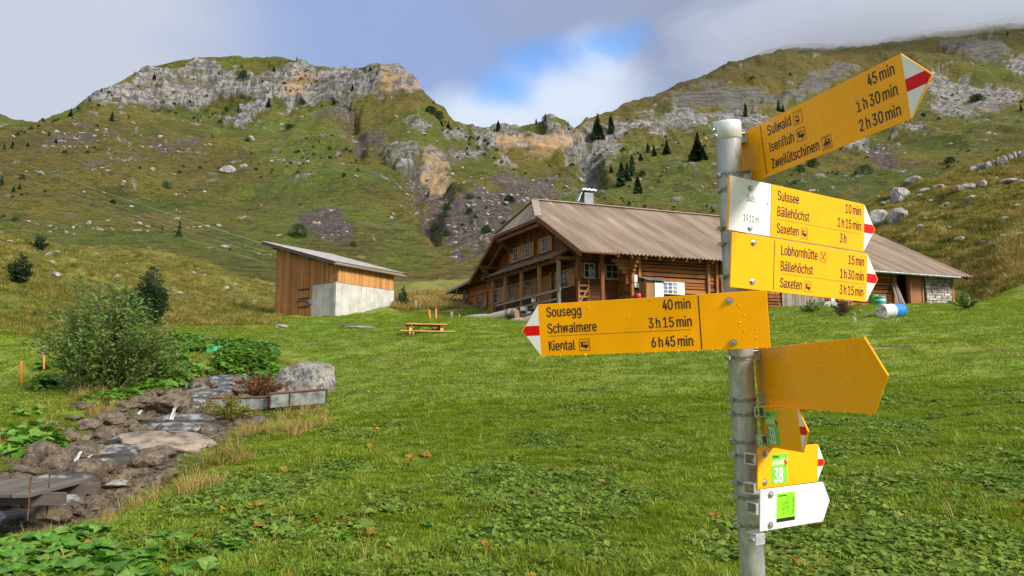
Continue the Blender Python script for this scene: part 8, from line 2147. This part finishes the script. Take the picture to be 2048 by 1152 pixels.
    scatter('dry_grass', 'straw coloured dry grass along the edges of the stream gully', P3(x, y), r_.uniform(.5, 1.15, len(x)), r_.integers(0, 3, len(x)), dg, seed=6, tilt=.15)
    kg = [proto(blades('fell_tuft', 30, .34, .34, .040, G_FELL, 80 + k, .9)) for k in range(3)] + [proto(blades('straw_tuft', 26, .30, .42, .036, G_DRY, 84 + k, .8)) for k in range(2)]
    x, y, q = in_view(30000, 44, 94, 16, q0=1560, q1=2300, power=1.3); k = free(x, y, q); x, y, q = x[k], y[k], q[k]
    nz = fbm(np.stack([x * .22, y * .22, x * 0], -1), 4); u = r_.random(len(x)); k = (nz > -.12) | (u < .25); x, y, nz, u = x[k], y[k], nz[k], u[k]
    idx = np.where((nz > .12) & (u < .75), r_.integers(3, 5, len(x)), r_.integers(0, 3, len(x)))
    scatter('fell_grass', 'tussocky olive and straw grass of the right knoll', P3(x, y), r_.uniform(.5, 1.25, len(x)), idx, kg, seed=7, tilt=.2)
    x, y, q = in_view(9000, 51, 72, 17, q0=790, q1=1250); k = free(x, y, q); x, y = x[k], y[k]
    scatter('dry_grass', 'dry golden grass of the bank between shed and hut', P3(x, y), r_.uniform(.6, 1.3, len(x)), r_.integers(3, 5, len(x)), kg, seed=8, tilt=.25)
    x, y, q = in_view(34000, 29, 92, 18, q0=-300, q1=760, power=1.2); k = free(x, y, q); x, y, q = x[k], y[k], q[k]
    nz = fbm(np.stack([x * .18 + 5, y * .18, x * 0], -1), 4); u = r_.random(len(x)); k = ((nz > -.1) | (u < .3)) & ((q < 330) | (y > 36)) & ((q < 560) | (y > 54)); x, y, nz, u = x[k], y[k], nz[k], u[k]
    idx = np.where((nz > .15) & (u < .28), r_.integers(3, 5, len(x)), r_.integers(0, 3, len(x)))
    scatter('fell_grass', 'olive and straw tussocks of the left slope below the cables', P3(x, y), r_.uniform(.3, .8, len(x)), idx, kg, seed=9, tilt=.2)
    # rubble and gravel of the stream bed
    gv = []
    for k in range(5):
        m = rock_mesh('gravel', 60 + k, M_STREAM_R, .6, sub=1, facets=4); gv.append(proto(m))
    x, y, q = in_view(14000, 8.2, 26, 19, q0=-300, q1=560); d, bz, bw = stream_near(x, y); k = d < bw * 1.35; x, y = x[k], y[k]
    sc = .02 + .06 * r_.random(len(x)) ** 3
    scatter('gravel', 'wet brown gravel and rubble of the stream bed', P3(x, y, .01), sc, r_.integers(0, 5, len(x)), gv, seed=10, tilt=.5)
    # pale rubble strewn over the knoll and over the lower slopes
    pv = [proto(rock_mesh('pale_rubble', 90 + k, M_LIME_R, .55, sub=1, facets=5)) for k in range(4)]
    x, y, q = in_view(480, 48, 92, 20, q0=1600, q1=2250); k = free(x, y, q); x, y = x[k], y[k]
    nz = fbm(np.stack([x * .15, y * .15, x * 0], -1), 3); k = nz > .05; x, y = x[k], y[k]
    scatter('scattered_stones', 'small pale stones strewn over the right knoll', P3(x, y), .10 + .30 * r_.random(len(x)) ** 3, r_.integers(0, 4, len(x)), pv, seed=11, tilt=.4)
    x, y, q = in_view(700, 40, 92, 21, q0=-200, q1=760); k = free(x, y, q) & ((q < 400) | (y > 58)); x, y = x[k], y[k]
    nz = fbm(np.stack([x * .1 + 4, y * .1, x * 0], -1), 3); k = nz > .0; x, y = x[k], y[k]
    scatter('scattered_stones', 'small pale stones strewn over the lower left slope', P3(x, y), .10 + .35 * r_.random(len(x)) ** 3, r_.integers(0, 4, len(x)), pv, seed=12, tilt=.4)
    # stones on the mountain: one mass of rubble
    r2 = np.random.default_rng(33); pts = []; sc = []
    H_, W_ = MG.shape[:2]
    for _ in range(9000):
        i = r2.integers(60, H_ - 8); j = r2.integers(150, W_ - 60); p = MG[i, j]
        pts.append(p)
    pts = np.array(pts); nz = fbm(pts * .02 + 7, 3) + .6 * fbm(pts * .09, 2)
    inscree = np.zeros(len(pts), bool); D = pts[:, 1] * CP + pts[:, 2] * SP; a = 1024 + F * pts[:, 0] / D; b = 576 - F * (-pts[:, 1] * SP + pts[:, 2] * CP) / D
    for s_ in SCREE: inscree |= poly_in(a, b, s_) > 0
    k = inscree | (nz > .26); pts, inscree = pts[k], inscree[k]
    r3 = np.random.default_rng(44); hp_ = np.array([MG[r3.integers(30, H_ - 12), r3.integers(150, W_ - 60)] for _ in range(5200)])
    kk = fbm(hp_ * .016 + 40, 3) + .5 * fbm(hp_ * .07, 2) > .16; hp_ = hp_[kk]
    scatter('heath_shrubs', 'small dark heath clumps dotted over the mountain slopes', hp_, (.35 + 1.1 * r3.random(len(hp_)) ** 2) * np.clip(hp_[:, 1] / 300, .5, 1.6), r3.integers(0, 3, len(hp_)), [proto(m) for m in SHM], seed=14, tilt=.1)
    sc = (.25 + 1.1 * r2.random(len(pts)) ** 4) * np.clip(pts[:, 1] / 260, .45, 1.5)
    scatter('mountain_rubble', 'pale stones and rubble lying over the mountain slopes', pts, sc, r2.integers(0, 4, len(pts)), pv, seed=13, tilt=.4)


build_meadow()


# ---- dock plants one can pick out, lower left and in the near meadow
def dock(px, py, size, mats, label, seed, n=7, group=None, cat='dock plant'):
    p = hit(px, py, 4.5); T = empty('dock_plant', p, label, cat, group); r_ = random.Random(seed)
    for k in range(n):
        me = leafy('leaf', 1, .01, size * r_.uniform(.7, 1.15), .05, mats if not isinstance(mats, list) else mats[k % len(mats)], seed * 31 + k, droop=-.15, cup=.12, long=1.25, wavy=.5)
        o = bpy.data.objects.new('leaf', me); COL.objects.link(o); o.parent = T; o.rotation_euler = (r_.gauss(0, .15), r_.gauss(0, .15), k * 6.283 / n + r_.uniform(-.3, .3) ); o.location = (r_.uniform(-.05, .05), r_.uniform(-.05, .05), 0)
    return T


rd = random.Random(5)
for k in range(78):
    px = rd.uniform(-20, 300) if k < 66 else rd.uniform(300, 520); py = rd.uniform(1060, 1165) if px < 190 else rd.uniform(1085, 1170)
    if k < 8: px, py = rd.uniform(60, 180), rd.uniform(1050, 1075)
    dock(px, py, rd.uniform(.15, .27), G_DOCK, 'large green dock plant in the lush lower left corner', 100 + k, rd.choice((7, 8, 9)), 'dock plants in the lower left corner')
for k, (px, py, m, lab) in enumerate([(535, 1062, [G_HERBY, G_AUT], 'yellow and brown withering dock leaf, brightest in the near meadow'), (640, 1060, [G_AUT], 'orange withered dock leaves in the middle of the near meadow'), (490, 950, [G_HERBY, G_AUT], 'yellow orange leaf cluster at the upper edge of the herb patch'), (440, 960, [G_AUT], 'small rust coloured leaf cluster at the left of the herb patch'), (772, 948, [G_AUT], 'single bright red leaf among the meadow herbs'), (450, 1025, [G_HERBY, G_AUT], 'ochre leaf curled in the meadow grass'), (745, 905, [G_HERBY], 'yellowing dock plant at the top of the herb patch'), (395, 1082, [G_AUT], 'orange leaf low in the left meadow'), (230, 1135, [G_AUT], 'orange leaf between the big dock plants'), (203, 1072, [G_HERBY], 'pale yellow leaf stalk above the dock plants')]):
    dock(px, py, .14 if px != 772 else .09, m, lab, 300 + k, 4 if px != 772 else 2, None, 'withered leaf')
for k in range(34):
    px, py = rd.uniform(420, 860), rd.uniform(890, 1130)
    dock(px, py, rd.uniform(.11, .19), rd.choice((G_DOCK, G_HERB, G_HERBY)), 'broad-leaved dock plant in the herb patch of the near meadow', 400 + k, 5, 'dock plants of the herb patch')

# ---- bushes
W_LEAF = leaf_mat('willow_leaves', [(.060, .115, .022), (.125, .205, .04), (.22, .31, .08), (.36, .43, .18)], .5, .35)
W_DARK = leaf_mat('dark_bush_leaves', [(.010, .028, .010), (.018, .045, .014), (.032, .065, .020), (.05, .085, .025)], .55, .15)
W_TWIG = simple('twig_bark', (.13, .095, .06), .85, var=.2, scale=20)


def bush(name, label, p, stems, h, spread, leaf, leafmat, seed, cat='bush', per=60, droop=.15, z0=.12, jitter=.10):
    r_ = random.Random(seed); T = empty(name, p, label, cat); mb = MB(); V, Fc, Tn = [], [], []
    for s_ in range(stems):
        a = r_.uniform(0, 6.283); tip = r_.random() ** .6; hh = h * (1 - .55 * tip) * r_.uniform(.75, 1.1); out = spread * tip * r_.uniform(.75, 1.1)
        base = Vector((r_.gauss(0, .12) * spread, r_.gauss(0, .12) * spread, 0)); pts = []
        for k in range(7):
            f = k / 6
            pts.append(base + Vector((math.cos(a) * out * f ** .9 + r_.gauss(0, .03) * h * f, math.sin(a) * out * f ** .9 + r_.gauss(0, .03) * h * f, hh * (f - droop * f * f * tip))))
        mb.tube([p + q for q in pts], [.016 * h / 3 * (1 - .8 * k / 6) + .002 for k in range(7)], 5)
        for _ in range(per):
            f = z0 + (1 - z0) * r_.random() ** .8; i = min(5, int(f * 6)); u = f * 6 - i
            c = pts[i].lerp(pts[i + 1], u) + Vector((r_.gauss(0, 1), r_.gauss(0, 1), r_.gauss(0, .8))) * jitter * h * .55 * (1.1 - .75 * f)
            if c.z < .03: c.z = abs(c.z) + .05
            L = leaf * r_.uniform(.6, 1.25); d = Vector((r_.gauss(0, 1) + math.cos(a) * .5, r_.gauss(0, 1) + math.sin(a) * .5, r_.gauss(.35, .6))).normalized(); s2 = d.orthogonal().normalized(); s2.rotate(Quaternion(d, r_.uniform(0, 6.283)))
            o = len(V); V += [tuple(c - d * L * .5), tuple(c + s2 * L * .19), tuple(c + d * L * .5), tuple(c - s2 * L * .19)]; Fc.append((o, o + 1, o + 2, o + 3)); Tn.append(r_.random() * .6 + .4 * f)
    mb.build('stems', W_TWIG, T)
    me = mesh_from('foliage', V, Fc, Tn, leafmat); o = bpy.data.objects.new('foliage', me); COL.objects.link(o); o.parent = T
    return T


bush('willow_bush', 'large loose pale green willow bush on the left bank of the stream', hit(208, 782, 12), 120, 3.5, 1.85, .13, W_LEAF, 3, per=130, z0=.06)
bush('willow_bush', 'smaller spreading willow bush right of the large one, above the stream', hit(310, 765, 12), 40, 1.3, 1.1, .10, W_LEAF, 4, per=90, z0=.05)
bush('dark_bush', 'dark green rounded bush behind the willow', hit(290, 655, 22), 70, 2.9, 1.35, .17, W_DARK, 5, per=130, z0=.05, jitter=.13)
bush('dark_bush', 'dark round bush on the slope near the left edge', hit(38, 566, 30), 40, 1.7, .7, .16, W_DARK, 6, per=80, z0=.05, jitter=.14)
bush('dark_bush', 'small dark bush on the left slope above the round one', hit(76, 500, 30), 30, 1.2, .9, .16, W_DARK, 7, per=60, z0=.05, jitter=.14)
bush('dark_bush', 'dark bush just right of the shed wall', hit(797, 622, 30) + Vector((0, 1.5, 0)), 40, 2.1, .6, .15, W_DARK, 8, per=80, z0=.05, jitter=.12)
bush('weed_clump', 'leafy green weed clump at the foot of the stone wall', hit(1925, 618, 25) + Vector((0, -.3, 0)), 26, .7, .7, .14, W_LEAF, 9, per=40, cat='weed', z0=.05)
bush('weed_clump', 'dark weed clump before the grey plank cladding', hit(1622, 624, 25), 26, .6, .8, .14, W_LEAF, 10, per=40, cat='weed', z0=.05)
bush('weed_clump', 'brown withered weed clump beside the hatch', hit(1685, 632, 25), 26, .8, .5, .10, leaf_mat('withered_weed', [(.09, .05, .03), (.16, .09, .05), (.22, .14, .08)], .7), 11, per=40, cat='weed', z0=.05)
bush('weed_clump', 'reddish withered weeds growing over the left trough', hit(505, 806, 12) + Vector((0, .5, .2)), 40, .75, .8, .08, leaf_mat('red_weed', [(.10, .035, .02), (.17, .06, .03), (.20, .14, .05)], .7), 12, per=50, cat='weed', z0=.05)
bush('weed_clump', 'yellow green weeds before the left trough', hit(455, 838, 10), 40, .65, .8, .08, leaf_mat('yellow_weed', [(.12, .15, .02), (.22, .22, .03), (.30, .26, .05)], .6), 13, per=50, cat='weed', z0=.05)

# ---- spruces and shrubs of the mountain
N_SPR = leaf_mat('spruce_needles', [(.028, .062, .022), (.046, .092, .030), (.07, .125, .038)], .7, .0)
M_TRUNK = simple('spruce_bark', (.07, .05, .04), .9, var=.2)


def spruce_meshes(seed):
    r_ = random.Random(seed); V, Fc, Tn = [], [], []
    for k in range(520):
        z = .04 + .95 * (r_.random() ** 1.25); rad = (1 - z) ** .85 * .245 * r_.uniform(.38, 1.15) + .008
        a = r_.uniform(0, 6.283); rad *= 1 + .25 * math.sin(2 * a + seed + z * 5); d = Vector((math.cos(a), math.sin(a), 0)); s_ = Vector((-d.y, d.x, 0)); w = rad * .42 + .012
        b = Vector((0, 0, z + rad * .15)); t = d * rad + Vector((0, 0, z - rad * .40)); m = d * rad * .55 + Vector((0, 0, z + rad * .02))
        o = len(V); V += [tuple(b), tuple(m + s_ * w), tuple(t), tuple(m - s_ * w), tuple(m - Vector((0, 0, w * .8)))]
        Fc += [(o, o + 1, o + 2), (o, o + 2, o + 3), (o, o + 4, o + 2)]; tn = r_.random(); Tn += [tn, tn, tn * .5]
    crown = mesh_from('crown', V, Fc, Tn, N_SPR)
    mb = MB(); mb.tube([(0, 0, -.05), (0, 0, .35), (0, 0, .96)], [.022, .016, .003], 7)
    tk = mb.build('trunk', M_TRUNK, None, link=False).data
    return crown, tk


SPR = [spruce_meshes(k) for k in range(4)]
SPL = [(1196, 279, 52, 'tall dark spruce of the pair right of the gorge'), (1223, 268, 38, 'shorter spruce of the pair right of the gorge'), (1185, 279, 31, None), (1397, 323, 57, 'broad dark spruce left of the pole, the largest on the right slope'), (1335, 309, 31, None), (1308, 317, 25, None), (1297, 307, 20, None), (1265, 352, 43, None), (1243, 374, 49, 'tall spruce lowest in the group above the chimney'), (1255, 362, 36, None), (1226, 348, 20, None), (1277, 387, 38, 'lone spruce right above the hut ridge'), (1282, 325, 18, None), (1489, 235, 28, None), (1557, 224, 26, None), (1568, 226, 18, None), (1580, 152, 8, None), (2040, 226, 15, None), (998, 260, 20, 'slender spruce standing alone on the skyline of the saddle'), (1093, 243, 15, None), (1072, 248, 11, None), (1133, 260, 18, None), (899, 256, 17, None), (887, 252, 12, None), (666, 210, 15, None), (711, 184, 16, None), (866, 208, 8, None), (744, 141, 11, None), (224, 245, 19, 'small spruce on the left slope below the cliff end'), (144, 233, 17, 'spruce on the left skyline where the cliff begins'), (255, 240, 8, None), (104, 274, 11, None), (115, 287, 11, None), (30, 297, 15, None), (17, 300, 13, None), (62, 295, 11, None), (40, 382, 16, None), (28, 387, 14, None), (3, 373, 20, None), (357, 478, 32, 'dark spruce by itself in the lower middle of the left slope'), (538, 215, 19, None), (205, 184, 9, None), (307, 160, 13, None), (486, 137, 8, None), (552, 143, 13, None), (575, 180, 9, None), (440, 150, 9, None), (640, 285, 7, None), (1430, 262, 12, None), (1760, 112, 7, None), (1820, 120, 8, None), (2015, 70, 9, None)]
for k, (px, py, hp, lab) in enumerate(SPL):
    p = mhit(px, py); d = (p.y * CP + p.z * SP) / F; h = hp * d * 1.04; cr, tk = SPR[k % 4]
    T = empty('spruce_tree', p, lab or ('small dark spruce on the left mountain' if px < 950 else 'dark spruce on the slope of the right mountain'), 'spruce', None if lab else ('spruces of the left mountain' if px < 950 else 'spruces of the right mountain'))
    T.rotation_euler.z = k * 1.3; wide = 1.25 if px == 1397 else random.uniform(.85, 1.15); T.scale = (h * wide, h * wide, h)
    for nm, me in (('crown', cr), ('trunk', tk)):
        o = bpy.data.objects.new(nm, me); COL.objects.link(o); o.parent = T


for k, (px, py, w, h) in enumerate([(335, 382, 18, 14), (599, 474, 38, 24), (580, 258, 20, 9), (895, 422, 18, 14), (1017, 407, 24, 14), (972, 468, 22, 16), (939, 399, 18, 9), (867, 462, 18, 14), (893, 474, 20, 12), (892, 436, 14, 12), (939, 436, 14, 10), (692, 358, 9, 8), (707, 498, 14, 10), (1729, 350, 34, 18), (1623, 338, 24, 18), (1600, 345, 20, 14), (491, 158, 16, 16), (860, 228, 24, 14), (878, 240, 20, 16), (1010, 452, 12, 8), (1950, 205, 26, 14), (1900, 330, 20, 10), (2020, 340, 16, 8), (1285, 352, 14, 10), (1655, 300, 14, 10), (1505, 160, 12, 5), (495, 288, 10, 9), (47, 362, 12, 9), (30, 445, 14, 8), (225, 408, 12, 7)]):
    p = mhit(px, py); d = (p.y * CP + p.z * SP) / F
    o = bpy.data.objects.new('mountain_shrub', SHM[k % 3]); COL.objects.link(o); o.location = p; o.rotation_euler.z = k; o.scale = (w * d * .85, w * d * .85, h * d * 1.15)
    tag(o, {599: 'broad dark green shrub on the slope behind the shed', 1729: 'wide low shrub on the right slope under the top sign', 1017: 'round shrub in the middle of the scree field'}.get(px, 'low dark shrub on the mountain slope' + (' right of the hut' if px > 1200 else ' left of the hut')), 'shrub', None if px in (599, 1729, 1017) else ('shrubs on the right slope' if px > 1200 else 'shrubs on the left slope'))

# ================================================================== CLOUD on the right summit
def mist_mat(dens):
    m, t, b = new_mat('mist'); t.nodes.remove(b); v = nd(t, 'ShaderNodeVolumePrincipled'); v.inputs['Color'].default_value = (.80, .83, .90, 1); v.inputs['Density'].default_value = dens * .5; v.inputs['Anisotropy'].default_value = .2
    t.links.new(v.outputs[0], t.nodes['Material Output'].inputs['Volume']); return m


def cloud(px, py, Y, rx, ry, rz, dens, seed, label):
    bm = bmesh.new(); bmesh.ops.create_icosphere(bm, subdivisions=4, radius=1.0)
    P = np.array([v.co[:] for v in bm.verts]); P = P * (1 + fbm(P * 1.4 + seed, 3) * .35)[:, None]
    for v, p in zip(bm.verts, P): v.co = (p[0] * rx, p[1] * ry, p[2] * rz)
    me = bpy.data.meshes.new('cloud'); bm.to_mesh(me); bm.free(); me.materials.append(mist_mat(dens))
    o = bpy.data.objects.new('cloud', me); COL.objects.link(o); o.location = W(px, py, Y)[...]; tag(o, label, None, None, 'stuff')


cloud(1820, 56, 820, 300, 170, 30, .0110, 1, 'pale cloud resting on the summit ridge of the right mountain')
cloud(1620, 84, 820, 130, 130, 22, .0120, 2, 'thin mist veiling the rounded top of the right mountain')
cloud(2060, 30, 800, 230, 180, 40, .0110, 3, 'thicker cloud over the upper right corner of the mountain')
